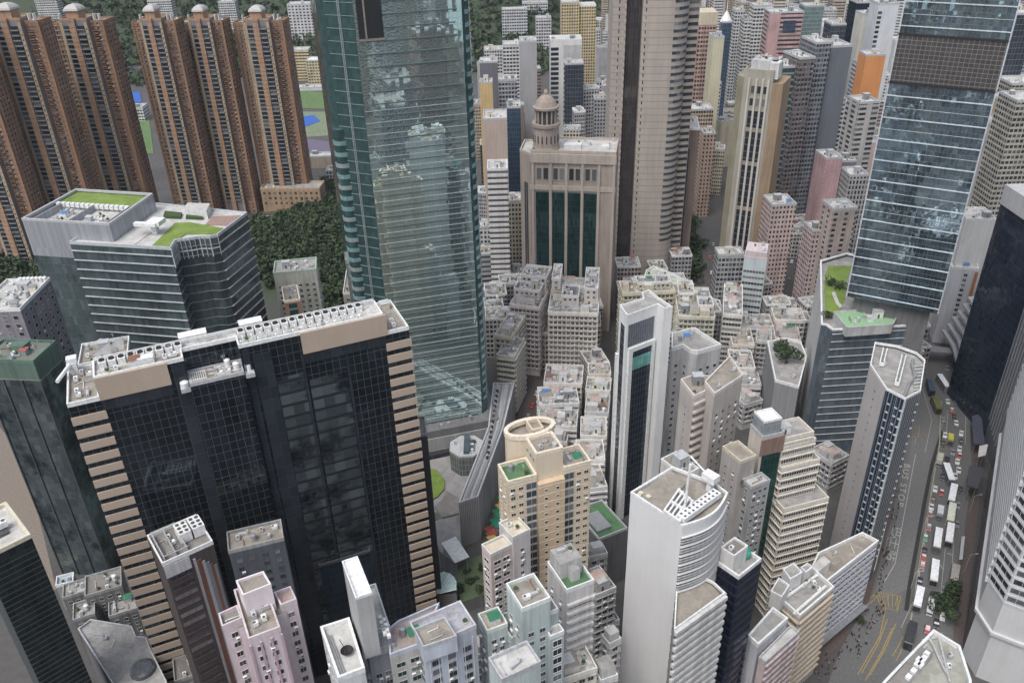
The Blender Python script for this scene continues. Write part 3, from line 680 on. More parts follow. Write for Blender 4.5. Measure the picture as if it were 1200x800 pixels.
for k in range(22):
    for t in (.3, .68): s.put('balcony_mark', cm, V[1], V[2], (V[2]-V[1]).length*t, ZE-5-k*3.3)
    s.put('corner_bracket', t_box(1.3, .45, .4, Wl), V[1], V[2], (V[2]-V[1]).length-.3, ZE-5-k*3.3)
    s.put('corner_bracket', t_box(.8, .45, .4, Wl), V[2], V[3], (V[3]-V[2]).length-.4, ZE-5-k*3.3)
s.ribs(V[1], V[2], 0, ZE, 1.45, .14, .22, MGREY, 'rib'); s.ribs(V[2], V[3], 0, ZE, 1.2, .12, .2, MGREY, 'rib')
b = MB(); b.box(-.25, -.25, 0, .25, .25, ZE); s.obj_('corner_post', b, [Wl], V[2].x, V[2].y, 0)
def long_unit(s, p0, p1, z, w=1.6, name='chiller'):
    p0 = Vector(p0); p1 = Vector(p1); l = (p1-p0).length; b = MB()
    b.box(0, -w/2, .3, l, w/2, 2.0, 0); b.box(.1, -w/2+.1, 0, .4, w/2-.1, .3, 1); b.box(l-.4, -w/2+.1, 0, l-.1, w/2-.1, .3, 1)
    n = int(l/1.3)
    for i in range(n): b.lathe(.7+i*(l-1.2)/max(1, n-1)-.05, 0, [(.5, 2.0), (.5, 2.12), (0, 2.12)], 10, 1)
    s.obj_(name, b, [WHITE, DGREY], p0.x, p0.y, z, math.atan2((p1-p0).y, (p1-p0).x))
long_unit(s, s.px(1033, 427, ZE), s.px(1037, 410, ZE), ZE-1.0)
long_unit(s, s.px(1051, 450, ZE), s.px(1059, 418, ZE), ZE-1.0)
b = MB(); q = [s.px(x, y, ZE) for x, y in ((1060, 464), (1066, 448), (1073, 440), (1069, 427), (1070, 420))]
for p_, q_ in zip(q, q[1:]): b.bar((*p_, ZE-.3), (*q_, ZE-.3), .5)
s.add('curved_duct', b, [MGREY])
b = MB()
for i in range(8):
    f = i/7; p_ = s.px(1077-(-5)*f*1.0, 455-28*f, ZE); q_ = s.px(1071, 456-28*f, ZE); b.bar((*p_, ZE-.5), (*q_, ZE-.5), .28)
s.add('roof_slats', b, [LGREY])
s.clutter([s.px(*q, ZE-1) for q in ((1022, 428), (1036, 448), (1044, 430), (1030, 406))], ZE-1, 5, False)
s.done()

# ================================================================== green roofed block at left
ZG = 105
s = rect_building('office_block', 'dark glass block with bright green roof lawns in front of the orange-brown towers', (200, 292), (84, 286), (255, 262), ZG, 'building', D=40)
up = [s.px(x, y, 113) for x, y in ((25.4, 257), (128, 263.2), (179.2, 227.5), (89.3, 222))]
xs = [p[0] for p in up]; 
mp = [s.px(x, y, ZG) for x, y in ((82, 285.5), (200, 292.5), (206, 283), (222, 281), (234, 279), (246, 279), (255, 277), (290, 251), (190, 243))]
back = s.px(120, 240, ZG)
mp2 = [mp[0]]+mp[1:8]+[s.px(236, 247, ZG), s.px(150, 262, ZG)]
pol = ccw(mp[:8]+[s.px(185, 240, ZG), (s.px(82, 285.5, ZG)[0]+1, s.px(170, 245, ZG)[1])])
s.block(pol, 0, ZG, GLASS_G, ROOF_L, (1.1, .4, Wl))
for a, b_ in s.faces(pol):
    me = t_box((b_-a).length+.2, .55, .3, Wl)
    zz = ZG-3.2
    big = (b_-a).length > 12
    for k in range(22 if big else 14):
        s.put('horizontal_fin', me if big else t_box((b_-a).length, .3, .18, MGREY), a, b_, (b_-a).length/2, zz-k*4.4)
a, b_ = Vector(mp[6]), Vector(mp[7])
# glass lantern frames at the notch
for i in range(2, 7):
    a, b_ = Vector(mp[i-1]), Vector(mp[i])
    s.ribs(a, b_, ZG-8.5, ZG+.9, 2.2, .22, .5, Wl, 'lantern_post')
    s.put('lantern_rail', t_box((b_-a).length, .4, .35, Wl), a, b_, (b_-a).length/2, ZG-5)
upp = ccw([up[0], up[1], up[2], up[3]])
b = MB(); b.prism(upp, 0, 96, 0); b.prism(upp, 96.02, 113, 1); s.add('upper_wall', b, [GLASS_G, CLAD])
b = MB(); b.prism(offset(upp, -.5), 109.4, 109.8, 0, 0); s.add('roof', b, [ROOF_L])
b = MB(); b.ring(upp, .9, 112.5, 113.5, 0); s.add('parapet', b, [LGREY])
U0, U1, U2, U3 = [Vector(p) for p in up]
def q2(f, g, z=113): # bilinear on the upper roof
    p = U0*(1-f)*(1-g)+U1*f*(1-g)+U2*f*g+U3*(1-f)*g; return (p.x, p.y)
b = MB(); b.prism(ccw([q2(.03, .62), q2(.97, .62), q2(.97, .97), q2(.03, .97)]), 109.8, 112.2, 0, 1); s.add('raised_lawn', b, [LGREY, LAWN])
for fx in (.1, .5, .93):
    b = MB(); p, q_ = Vector(q2(fx, .04)), Vector(q2(fx, .55)); e = (q_-p).normalized()*.25; e = Vector((-e.y, e.x))
    b.prism(ccw([tuple(p+e), tuple(q_+e), tuple(q_-e), tuple(p-e)]), 109.8, 112.9, 0, 0); s.add('screen_wall', b, [CLAD])
b = MB()
for i in range(15):
    p = q2(.05+.06*i, .58); b.box(p[0]-.9, p[1]-.9, 111, p[0]+.9, p[1]+.9, 112.8)
s.add('vent_row', b, [WHITE])
s.clutter([q2(.14, .1), q2(.46, .1), q2(.46, .5), q2(.14, .5)], 109.8, 9, False, [WHITE, LGREY]); s.clutter([q2(.54, .1), q2(.9, .1), q2(.9, .5), q2(.54, .5)], 109.8, 9, False, [WHITE, LGREY])
def pxp(name, pts, z0, z1, z, mats, off=0):
    b = MB(); b.prism(ccw([s.px(*q, z) for q in pts]), z0, z1, 0, len(mats)-1); return s.add(name, b, mats)
pxp('lawn', [(178, 289), (196, 290), (218, 275), (254, 275), (262, 268), (222, 261), (205, 262)], ZG, ZG+.35, ZG, [LAWN])
pxp('terrace_deck', [(240, 264), (268, 265), (282, 253), (250, 254)], ZG, ZG+.3, ZG, [plain('timber_deck', (.3, .2, .17), .8)])
pxp('terrace_path', [(150, 287), (158, 287), (180, 271), (176, 268)], ZG, ZG+.25, ZG, [ROOF_L])
pxp('hedge', [(192, 256), (212, 257), (214, 252), (194, 250)], ZG, ZG+1.3, ZG, [plain('hedge_leaves', (.04, .08, .025), .9)])
pxp('hedge', [(218, 257), (238, 258), (238, 255), (219, 254)], ZG, ZG+1.2, ZG, [plain('hedge_leaves', (.04, .08, .025), .9)])
pxp('pavilion', [(218, 254), (244, 257), (248, 248), (222, 247)], ZG, ZG+4, ZG, [WALLW, ROOF_L])
b = MB(); p = s.px(183, 273, ZG); b.box(p[0]-1.2, p[1]-1.2, ZG, p[0]+1.2, p[1]+1.2, ZG+4.5); b.box(p[0]-7, p[1]-4.2, ZG+4.5, p[0]+3.2, p[1]-2.0, ZG+6, 0); b.box(p[0]-1.6, p[1]-3.2, ZG+4.5, p[0]+4.4, p[1]+2.6, ZG+6.4, 0); s.add('cleaning_crane', b, [WHITE])
s.done()

# ================================================================== G3 and the roofs around it
s = rect_building('office_tower', 'mottled dark glass tower with a dull green roof storey, left edge beside the black slab', (40, 426), (-26, 423.5), (75, 401), 100, 'tower')
s.block(s.P, 0, 93, GLASS_G3, ROOF_D, None)
s.block(offset(s.P, -.4), 93, 100, wallm((.1, .16, .13), .3), roofm((.13, .17, .14)), (1, .3, wallm((.12, .2, .16), .3)), 'roof_storey')
s.box('penthouse', s.L*.55, s.D*.55, 100, 5, 4, 3, wallm((.1, .16, .13), .3)); s.clutter(s.P, 100, 14, False, [MGREY, LGREY])
a = Vector((0, 0)); s.ribs(a, Vector((s.L, 0)), 0, 93, 7, .4, .4, DGREY, 'rib')
s.done()
s = rect_building('commercial_building', 'purple-grey rendered building with a row of white vents on its cluttered roof, left edge', (24, 364), (-30, 366), (47, 328), 100)
s.block(s.P, 0, 100, wallm((.25, .23, .26), .3), ROOF_L); [s.grid(a, b_, 0, 99, 3.6, 4.2, 1.8, 1.6, ac=.1, cross=0) for a, b_ in s.faces(ccw(s.P))]
for i in range(7):
    b = MB(); b.lathe(0, 0, [(.7, 0), (.7, 1.5), (.9, 1.6), (.6, 2.1), (0, 2.2)], 10, 0); s.obj_('vent_cowl', b, [WHITE], s.L-11+i*1.6, s.D-1.4, 100)
s.clutter(s.P, 100, 12); s.done()
s = rot_building('low_building', 'squat roof with two slanting white sails behind the left end of the black slab', (92, 430), 96, 18, 16, 15)
s.block(s.P, 0, 96, wallm((.2, .24, .22), .3), ROOF_B); s.clutter(s.P, 96, 9)
for i in range(2):
    b = MB(); b.quad([(0, 0, 0), (5.5, 1.5, 0), (6, 2, 5), (.5, .3, 2.2)], None, 0); b.quad([(0, .2, 0), (.5, .5, 2.2), (6, 2.2, 5), (5.5, 1.7, 0)], None, 0); s.obj_('sail_screen', b, [WALLW], 5+i*4, 3+i*3, 96)
s.done()

# ================================================================== brown tower in front of the slab
s = rect_building('office_tower', 'dark brown tower with white rooftop cooling boxes in front of the black slab', (191, 663), (250, 636.5), (185, 625), 88, 'tower')
BR = wallm((.07, .055, .055), .3)
s.block(s.P, 0, 88, BR, ROOF_D, (1.1, .3, WHITE))
a, b_ = Vector((0, 0)), Vector((s.L, 0)); m_ = Vector((s.L*.52, 0))
RS = facade((.075, .05, .05), 3.4, 2.6, (.1, .9), (.3, .75), (.02, .02, .025), .2, ac=0)
s.bands(a, m_, 0, 84, 3.4, 1.3, 1.1, glass=G_DARK, frame=plain('dark_red_brick', (.12, .06, .055), .8), mull=1.7)
b = MB()
for i, (x0, x1, mi) in enumerate(((.55, .6, 1), (.6, .7, 0), (.7, .76, 1), (.76, .84, 2), (.84, .9, 0), (.9, .96, 2))):
    b.box(s.L*x0, -.3, 0, s.L*x1, .02, 86-i, mi)
s.add('striped_cladding', b, [wallm((.16, .07, .05), .35), wallm((.3, .31, .33), .3), wallm((.17, .18, .2), .3)])
b = MB(); b.box(0, -.2, 83.5, s.L*.5, .02, 87.5); s.add('white_band', b, [WALLG])
for i in range(2):
    b = MB(); b.box(-1.6, -2.6, 0, 1.6, 2.6, 3.2, 0)
    for j in range(3):
        for k in range(2): b.lathe(-.75+k*1.5, -1.7+j*1.7, [(.55, 3.2), (.55, 3.3), (0, 3.3)], 10, 1)
    s.obj_('cooling_tower', b, [WHITE, DGREY], s.L*.6+i*3.7, s.D*.55, 88.3)
b = MB()
for x in (1, 4, 7): b.box(x-.1, .8, 88, x+.1, s.D-1, 90); 
b.box(.8, .8, 90, 7.5, 1.0, 90.2); b.box(.8, s.D-1.2, 90, 7.5, s.D-1, 90.2); s.add('roof_frame', b, [LGREY])
s.clutter([(0, 0), (s.L*.5, 0), (s.L*.5, s.D), (0, s.D)], 88, 4, False); s.done()

# ================================================================== bottom left corner tower
s = rect_building('office_tower', 'dark glass tower with horizontal louvre lines cut by the bottom left corner of the photo', (37, 629), (-20, 657), (5, 592), 100, 'tower')
s.block(s.P, 0, 100, curtain('louvred_dark_glass', (.02, .03, .033), 3.6, 1.8, mull=(.03, .035, .037), mt=.05, ht=.1, metal=.6, rough=.04, jit=.03, var=.5, refl_blot=.4, refl_blotcol=(.06, .075, .075)), ROOF_L, (1.0, .8, CREAM))
for a, b_ in s.faces(ccw(s.P)): s.fins(a, b_, 4, 96, 1.8, .1, .2, plain('dim_louvre', (.06, .07, .07), .5, .2), 'louvre_line')
s.box('roof_frame', s.L*.45, s.D*.5, 100, s.L*.5, s.D*.4, .8, DGREY); long_unit(s, (s.L*.3, s.D*.45), (s.L*.75, s.D*.45), 100.8, 2); s.done()
# low grey corner building
ZL = 34
lp = [W(x, y, ZL) for x, y in ((92, 738), (107, 727), (155, 735), (160, 747), (172, 748), (176, 760), (196, 800), (200, 830), (150, 830))]
s = Bld('low_building', 'low grey pointed roof with dark curved skylight, in the dark street at bottom left', 'building', lp[0])
pol = ccw([s.loc(p) for p in lp]); s.block(pol, 0, ZL, DCONC, ROOF, (.9, .35, LGREY))
b = MB(); c0 = s.px(168, 785, ZL); b.lathe(c0[0], c0[1], [(3.8, ZL), (3.6, ZL+1.2), (2.8, ZL+1.6), (0, ZL+1.8)], 24, 0); s.add('skylight', b, [G_DARK])
s.clutter([s.px(*q, ZL) for q in ((100, 740), (110, 731), (140, 740), (140, 770))], ZL, 5, False); s.done()
# ================================================================== C fix-ups live in p2; here: the flats and offices of the foreground and the middle
PINK = wallm((.6, .52, .54), .28, .75, .8); PALEG = wallm((.46, .53, .52), .3); BLUW = wallm((.5, .54, .62), .25); SAND = wallm((.62, .53, .41), .15, .7, .5)
SANDF = plain('cream_cornice', (.7, .62, .5), .7)
def flats(s, pol, z0, z1, fh=3.0, cw=3.2, ww=1.5, wh=1.4, ac=.3, thr=.04, **kw):
    for a, b_ in s.faces(ccw(pol), thr):
        if (b_-a).length > 2.6: s.grid(a, b_, z0, z1, fh, cw, ww, wh, ac=ac, **kw)
def lines(s, pol, z0, z1, fh, h, d, mat, name='floor_line'):
    for a, b_ in s.faces(ccw(pol)):
        if (b_-a).length > 2: s.fins(a, b_, z0, z1, fh, h, d, mat, name)

# ---- pink flats
s = rect_building('apartment_building', 'pale pink apartment tower with a white lift hut and dark roof terraces, at the bottom', (292, 752), (329, 738), (283, 712), 108)
L, D = s.L, s.D
s.block([(0, 0), (L, 0), (L, D+5), (0, D+5)], 0, 108, PINK, ROOF_B, (1.1, .35, PINK))
lw = [s.px(*q, 108) for q in ((261, 737), (284, 727), (279, 712), (257, 722))]; rw = [s.px(*q, 108) for q in ((330, 712), (348, 705), (341, 690), (322, 697))]
for q in (lw, rw):
    q = ccw(q); q = [(x, y) for x, y in q]
    s.block(q, 0, 107.9, PINK, ROOF_D if q[0][0] < L*.3 else ROOF_R, (1.1, .3, PINK), 'wing'); flats(s, q, 2, 106.5, 3.0, 2.1, 1.3, 1.4, ac=.4, frame=PINK)
con = ccw([s.px(*q, 107) for q in ((279, 735), (335, 716), (326, 698), (272, 714))])
b = MB(); b.prism(con, 0, 106.8, 0, 1); s.add('link_wall', b, [PINK, ROOF_D])
flats(s, [(0, 0), (L, 0), (L, D), (0, D)], 2, 106.5, 3.0, 2.2, 1.35, 1.4, ac=.4, frame=PINK)
hut = ccw([s.px(*q, 114) for q in ((285, 699), (318, 686), (309, 671), (277, 682))])
b = MB(); b.prism(hut, 106, 114, 0, 1); b.ring(hut, .3, 113.8, 114.6, 0); s.add('lift_hut', b, [wallm((.72, .66, .68), .12), ROOF_B])
s.clutter([(0, 0), (L, 0), (L, D), (0, D)], 108, 6, False); s.clutter(lw, 108, 3, False)
s.ribs(Vector((0, 0)), Vector((L, 0)), 0, 107, L/3, .5, .3, wallm((.5, .36, .42), .2), 'pilaster'); s.done()

# ---- tower with the tall white lift box
s = rect_building('apartment_building', 'grey block with a tall narrow white-topped shaft, at the bottom edge', (428, 745), (457, 736), (414, 715), 104)
L, D = s.L, s.D; GB = wallm((.27, .28, .31), .3)
s.block([(0, 0), (L, 0), (L, 13), (0, 13)], 0, 104, GB, ROOF_L, (1, .3, LGREY)); flats(s, [(0, 0), (L, 0), (L, D), (0, D)], 2, 92, 3.0, 2.4, 1.3, 1.3, ac=.8)
b = MB(); b.box(.4, -.12, 96, L-.4, .02, 100.5); s.add('sign_band', b, [GB])
b = MB()
for i in range(5): b.box(1.6+i*.9, -.2, 97, 2.4+i*.9, -.1, 99.5)
s.add('pale_panel', b, [LGREY])
tb = ccw([s.px(*q, 118) for q in ((417, 702), (436, 695.5), (419, 653), (401, 659))])
b = MB(); b.prism(tb, 100, 118, 0, 1); b.ring(tb, .25, 117.8, 118.5, 1); s.add('lift_shaft', b, [wallm((.42, .42, .42), .2), WHITE])
ql = ccw([s.px(*q, 102) for q in ((397, 798), (428, 786), (410, 727), (376, 738))])
s.block(ql, 0, 102, wallm((.6, .62, .62), .25), ROOF_L, (1.2, .5, WHITE), 'wing'); flats(s, ql, 2, 100, 3.0, 3, 1.4, 1.3)
c0 = s.px(407, 765, 102); b = MB(); b.lathe(0, 0, [(0, .2), (.8, .4), (1.3, .9), (1.4, .9), (.8, .3), (0, 0)], 16, 0); b.bar((0, 0, .3), (-1, 2, 2.5), .08, 0); s.obj_('dish', b, [BLACK], c0[0], c0[1], 102.1)
b = MB(); 
for i in range(2): p, q = s.px(385+i*3, 745, 102), s.px(402+i*3, 790, 102); b.bar((*p, 102.4), (*q, 102.4), .12)
s.add('pipe', b, [MGREY])
q1, q2_ = Vector(s.px(408, 722, 104)), Vector(s.px(424, 760, 104))
for i in range(9):
    p = q1+(q2_-q1)*(i/8); s.box('air_conditioner', p.x-.7, p.y, 99, .7, .8, .8, WHITE)
for i in range(12):
    p = s.px(441+(i % 2)*4+i*.9, 706+i*3, 106); s.box('air_conditioner', p[0], p[1], 104.1 if i > 3 else 103, .8, .8, .9, WHITE)
s.done()

# ---- red roof / blue rendered
s = rect_building('apartment_building', 'blue-white rendered apartment block with a peeling red roof deck, at the bottom', (497, 762), (558, 735), (543, 705), 100)
L, D = s.L, s.D
s.block(s.P, 0, 100, BLUW, roofm((.42, .43, .48)), (1, .35, wallm((.55, .56, .6), .2)))
flats(s, s.P, 2, 96, 3.0, 3.2, 1.9, 1.6, ac=.35, frame=MGREY)
wq = ccw([s.px(*q, 98) for q in ((457, 770), (496, 756), (515, 709), (467, 730), (456, 739))])
s.block(wq, 0, 98, wallm((.5, .5, .47), .3), ROOF_R, (1, .35, BLUW), 'wing'); flats(s, wq, 2, 96, 3.0, 3.0, 1.9, 1.4, glass=G_GREEN)
hq = ccw([s.px(*q, 103) for q in ((496, 757), (535, 744), (521, 722), (485, 736))]); b = MB(); b.prism(hq, 98, 102, 0, 1); b.ring(hq, .25, 101.9, 103, 2); s.add('penthouse', b, [BLUW, ROOF_B, LGREY])
s.clutter(hq, 102, 5, False, [WHITE]); s.clutter(wq, 98, 4, False); s.clutter([(L*.6, 0), (L, 0), (L, D), (L*.6, D)], 100, 2, False)
for i in range(6): s.box('vertical_pipe', 1.0+i*L/6, -.14, 2, .14, .14, 96, WHITE)
s.done()

# ---- pale green pair
s = rect_building('apartment_building', 'pale green apartment tower with a stained bare roof, tallest of the bottom centre', (612, 716), (645, 703), (592, 687), 104)
L, D = s.L, s.D
s.block(s.P, 0, 104, PALEG, ROOF_B, (1, .3, wallm((.68, .72, .7), .2))); s.grid(Vector((0, 0)), Vector((L, 0)), 2, 97, 3.0, L/2.2, 1.3, 1.3, ac=.1)
s.grid(Vector((0, D)), Vector((0, 0)), 2, 98, 3.0, 3, 1.2, 1.3, ac=.7)
rw = ccw([s.px(*q, 97) for q in ((646, 722), (656, 711), (641, 692), (634, 698))])
for z, e in ((99, 0),):
    x0 = L; b = [(x0+.02, 1.2), (x0+2.6, 1.2), (x0+2.6, D-.5), (x0+.02, D-.5)]; s.block(b, 0, 98, PALEG, ROOF, (1, .25, WHITE), 'wing')
    b2 = [(x0-.6, -1.2), (x0+2.9, -1.2), (x0+2.9, 1.15), (x0-.6, 1.15)]; s.block(b2, 0, 93, PALEG, ROOF, (1, .25, WHITE), 'wing'); flats(s, b2, 2, 92, 3.0, 2.9, 2.2, 1.9, ac=.1, frame=WHITE)
s.clutter(s.P, 104, 5, False); s.done()
s = rect_building('apartment_building', 'lower pale green block with a sandy roof, left of the pale green apartment tower', (571, 742), (595, 733), (560, 722), 94)
L, D = s.L, s.D
s.block([(0, 0), (L, 0), (L, D), (0, D)], 0, 94, PALEG, roofm((.5, .44, .34)), (1, .3, wallm((.62, .66, .64), .2))); flats(s, s.P, 2, 92, 3.0, 2.3, 1.1, 1.2, ac=.8)
b = [(L+.02, -1.8), (L+3.6, -1.8), (L+3.6, D), (L+.02, D)]; s.block(b, 0, 91, PALEG, ROOF, (1, .25, PALEG), 'wing'); flats(s, b, 2, 90, 3, 2, 1, 1.2, ac=.5); s.clutter(b, 91, 4, False); s.clutter(s.P, 94, 1, False); s.done()
s = rot_building('apartment_building', 'grey roof corner peeking in at the bottom edge below the pale green tower', (588, 799), 104, 27, 9, 6)
s.block(s.P, 0, 104, PALEG, ROOF_L, (1, .3, LGREY)); s.clutter(s.P, 104, 3, False); s.done()

# ---- white block with green roof terrace
s = rect_building('apartment_building', 'white apartment block with a bright green roof terrace and grey lift hut', (664, 694), (696, 682), (652, 657), 92)
L, D = s.L, s.D; WB = wallm((.56, .54, .53), .3)
s.block(s.P, 0, 92, WB, ROOF_G, (1, .3, WHITE))
b = MB(); b.prism([(.6, 4.4), (L-1, 4.4), (L-1, D-.3), (.6, D-.3)], 92, 97, 0, 1); b.prism([(2.6, 2.4), (5, 2.4), (5, 4.38), (2.6, 4.38)], 92, 95.6, 0, 1); s.add('lift_hut', b, [wallm((.5, .5, .49), .3), ROOF])
a, b_ = Vector((0, 0)), Vector((L, 0))
s.bands(a, b_, 2, 88, 3.1, 1.3, 1.0, m=.5, mull=1.1, frame=WHITE); s.fins(a, b_, 3, 88, 3.1, .9, .75, WB, 'balcony_ledge'); s.grid(Vector((0, D)), a, 2, 88, 3.1, 4, 1, 1.1, ac=.6); s.clutter([(1, 5), (L-1, 5), (L-1, D), (1, D)], 97, 5, False); s.done()

# ---- pink-white slim flats beside the cream tower
s = rect_building('apartment_building', 'narrow pinkish white flats with two stepped sandy roofs, left of the cream tower', (575, 652), (600, 640), (569, 638), 76)
L, D = s.L, s.D; PW = wallm((.62, .53, .51), .25)
s.block(s.P, 0, 76, PW, roofm((.6, .54, .42), (.4, .36, .3)), (1, .3, WALLW)); flats(s, s.P, 2, 74, 3.0, 3.4, 2.2, 1.4, ac=.6, frame=WHITE)
b = [(L+.05, -.5), (L+6, -.5), (L+6, D+2), (L+.05, D+2)]; s.block(b, 0, 79, wallm((.62, .58, .58), .25), roofm((.6, .54, .42), (.4, .36, .3)), (1, .3, WALLW), 'wing'); flats(s, b, 2, 75, 3.0, 3.1, 1.0, 1.2, ac=.6); s.clutter(b, 79, 2, False); s.done()

# ================================================================== cream tower with the oval crown
s = rect_building('apartment_building', 'cream residential tower with an oval crown and a square roof box', (628, 535), (660, 527), (613, 516), 100, 'tower')
L, D = s.L, s.D
cb = [(-.6, -.3), (L+.4, -.3), (L+.4, D+9), (-.6, D+9)]
s.block([(0, 0), (L, 0), (L, D), (0, D)], 0, 100, SAND, ROOF_B, (1.0, .7, SANDF))
Lw = [s.px(*q, 93) for q in ((595, 568), (628, 556), (611, 546), (585, 553))]
Rw = [s.px(*q, 93) for q in ((657, 548), (688, 536), (677, 525), (650, 532))]
la = Vector(s.px(595, 568, 93)); lb = Vector(s.px(628, 556.5, 93)); 
lw = [(la.x, la.y), (-.05, la.y), (-.05, la.y+8.5), (la.x, la.y+8.5)]
ra = Vector(s.px(688, 536.5, 93)); rw = [(L+.05, la.y), (ra.x, la.y), (ra.x, la.y+8.5), (L+.05, la.y+8.5)]
s.block(lw, 0, 93, SAND, ROOF_G, (1.2, .5, SANDF), 'wing'); s.block(rw, 0, 93, SAND, ROOF, (1.2, .5, SANDF), 'wing')
b = MB(); b.prism([(.05, la.y-1.2), (L-.05, la.y-1.2), (L-.05, -.02), (.05, -.02)], 0, 91, 0, 0); s.add('bay', b, [wallm((.56, .44, .31), .15)])
a, b_ = Vector((0, la.y-1.2)), Vector((L, la.y-1.2))
s.grid(a, b_, 2, 90, 3.0, L/2.3, .9, 1.0, ac=.0, cross=0, frame=SANDF); s.fins(a, b_, 2, 90, 3.0, .12, .08, SANDF, 'floor_line')
for q, gl in ((lw, 0), (rw, 1)):
    w_ = q[1][0]-q[0][0]; y = q[0][1]
    if gl == 0: spans = ((0, .62), (.62, 1.0))
    else: spans = ((.38, 1.0), (0, .38))
    x0, x1 = q[0][0]+w_*spans[0][0], q[0][0]+w_*spans[0][1]; s.grid(Vector((x0, y)), Vector((x1, y)), 2, 92, 3.0, 2.6, 1.3, 1.2, ac=.15, m=.3, frame=SANDF)
    x0, x1 = q[0][0]+w_*spans[1][0], q[0][0]+w_*spans[1][1]; s.bands(Vector((x0, y)), Vector((x1, y)), 2, 92, 3.0, 2.1, .4, m=.1, glass=G_BLUE, frame=LGREY, mull=1.2)
    s.fins(Vector((q[0][0], y)), Vector((q[1][0], y)), 2, 92, 3.0, .12, .08, SANDF, 'floor_line')
s.grid(Vector((lw[0][0], la.y+8.5)), Vector((lw[0][0], la.y)), 2, 92, 3, 3, 1.2, 1.2, ac=.3, frame=SANDF)
oc = Vector(s.px(620.5, 500.6, 101)); ov = [(oc.x+7.6*math.cos(t), oc.y+4.2*math.sin(t)) for t in [2*math.pi*i/32 for i in range(32)]]
b = MB(); b.prism(ov, 0, 101, 0); b.prism(offset(ov, -.5), 98.6, 99, 1, 1); s.add('oval_drum', b, [SAND, ROOF_B]); b = MB(); b.ring(ov, .9, 100, 101.4, 0, .3); s.add('oval_cornice', b, [SANDF])
b = MB(); b.prism([(oc.x-.2, oc.y-2.6), (oc.x+3.4, oc.y-2.6), (oc.x+3.4, oc.y+2.4), (oc.x-.2, oc.y+2.4)], 99, 101, 0, 1); b.ring([(oc.x-.2, oc.y-2.6), (oc.x+3.4, oc.y-2.6), (oc.x+3.4, oc.y+2.4), (oc.x-.2, oc.y+2.4)], .4, 101, 102, 0); s.add('lift_hut', b, [SAND, ROOF_B])
s.grid(Vector((0, D)), Vector((0, 0)), 93.5, 99, 3, 2.5, 1, 1.4, ac=0)
s.clutter([(0, 0), (L, 0), (L, D), (0, D)], 100, 4, False, [CREAM, LGREY]); s.clutter(lw, 93, 3, False); s.clutter(rw, 93, 3, False); s.done()

# ================================================================== white blank-sided tower with the curved slatted front
ZW = 106
s = rect_building('office_tower', 'white tower with a huge blank side wall and a curved slatted front', (739, 577), (799.5, 616.5), (788, 547), ZW, 'tower')
L, D = s.L, s.D
c3 = s.px(853, 578, ZW); arc = []
A0, A1 = Vector((L, 0)), Vector(c3); mid = (A0+A1)/2; nrm = Vector(((A1-A0).y, -(A1-A0).x)).normalized()
for i in range(13):
    t = i/12; p = A0+(A1-A0)*t+nrm*(math.sin(math.pi*t)*2.3); arc.append((p.x, p.y))
pol = [(0, 0)]+arc+[s.px(838, 566, ZW), s.px(788, 547, ZW)]
b = MB(); b.prism(pol, 0, ZW, 0); BLK = wallm((.62, .62, .62), .1, .65, .35); s.add('wall', b, [BLK])
b = MB(); b.prism(offset(pol, -.5), ZW-1.4, ZW-1.0, 0, 0); s.add('roof', b, [ROOF_B]); b = MB(); b.ring(pol, .45, ZW-.5, ZW+.35, 0); s.add('parapet', b, [WHITE])
for a_, b_ in zip(arc, arc[1:]):
    a_, b_ = Vector(a_), Vector(b_); l = (b_-a_).length
    me = t_band(l, 2.3, G_DARK, MGREY, 0); f1 = t_box(l+.06, .45, .24, BLK); f2 = t_box(l+.03, .5, .1, LGREY)
    for k in range(16 if a_ != Vector(arc[0]) else 16):
        z = ZW-6.2-k*3.1
        s.put('window_band', me, a_, b_, l/2, z); s.put('sun_slat', f1, a_, b_, l/2, z+2.4)
        s.put('thin_slat', f2, a_, b_, l/2, z+1.5); s.put('thin_slat', f2, a_, b_, l/2, z+.7)
# lower slatted wing
zw2 = 84
e0, e1, e2 = (Vector(s.px(*q, zw2)) for q in ((790, 738), (850, 695), (836, 682)))
wp = ccw([tuple(e0), tuple(e1), tuple(e2), (L+.1, D*.55), (L+.1, .1)])
b = MB(); b.prism(wp, 0, zw2, 0); s.add('wing', b, [wallm((.3, .3, .3), .3)]); b = MB(); b.prism(offset(wp, -.4), zw2-1, zw2-.8, 0, 0); s.add('roof', b, [ROOF_B]); b = MB(); b.ring(wp, .35, zw2-.4, zw2+.4, 0); s.add('parapet', b, [WHITE])
dd = (e1-e0); 
me = t_box(dd.length, .9, 1.25, wallm((.55, .55, .54), .25))
for k in range(26): s.put('slatted_spandrel', me, e0, e1, dd.length/2, zw2-1.6-k*2.9)
me = t_band(dd.length-.4, 1.5, G_DARK, MGREY, 1.6)
for k in range(26): s.put('window_band', me, e0, e1, dd.length/2, zw2-3.2-k*2.9)
me = t_box((e2-e1).length, .6, 1.25, wallm((.55, .55, .54), .25))
for k in range(26): s.put('slatted_spandrel', me, e1, e2, (e2-e1).length/2, zw2-1.6-k*2.9)
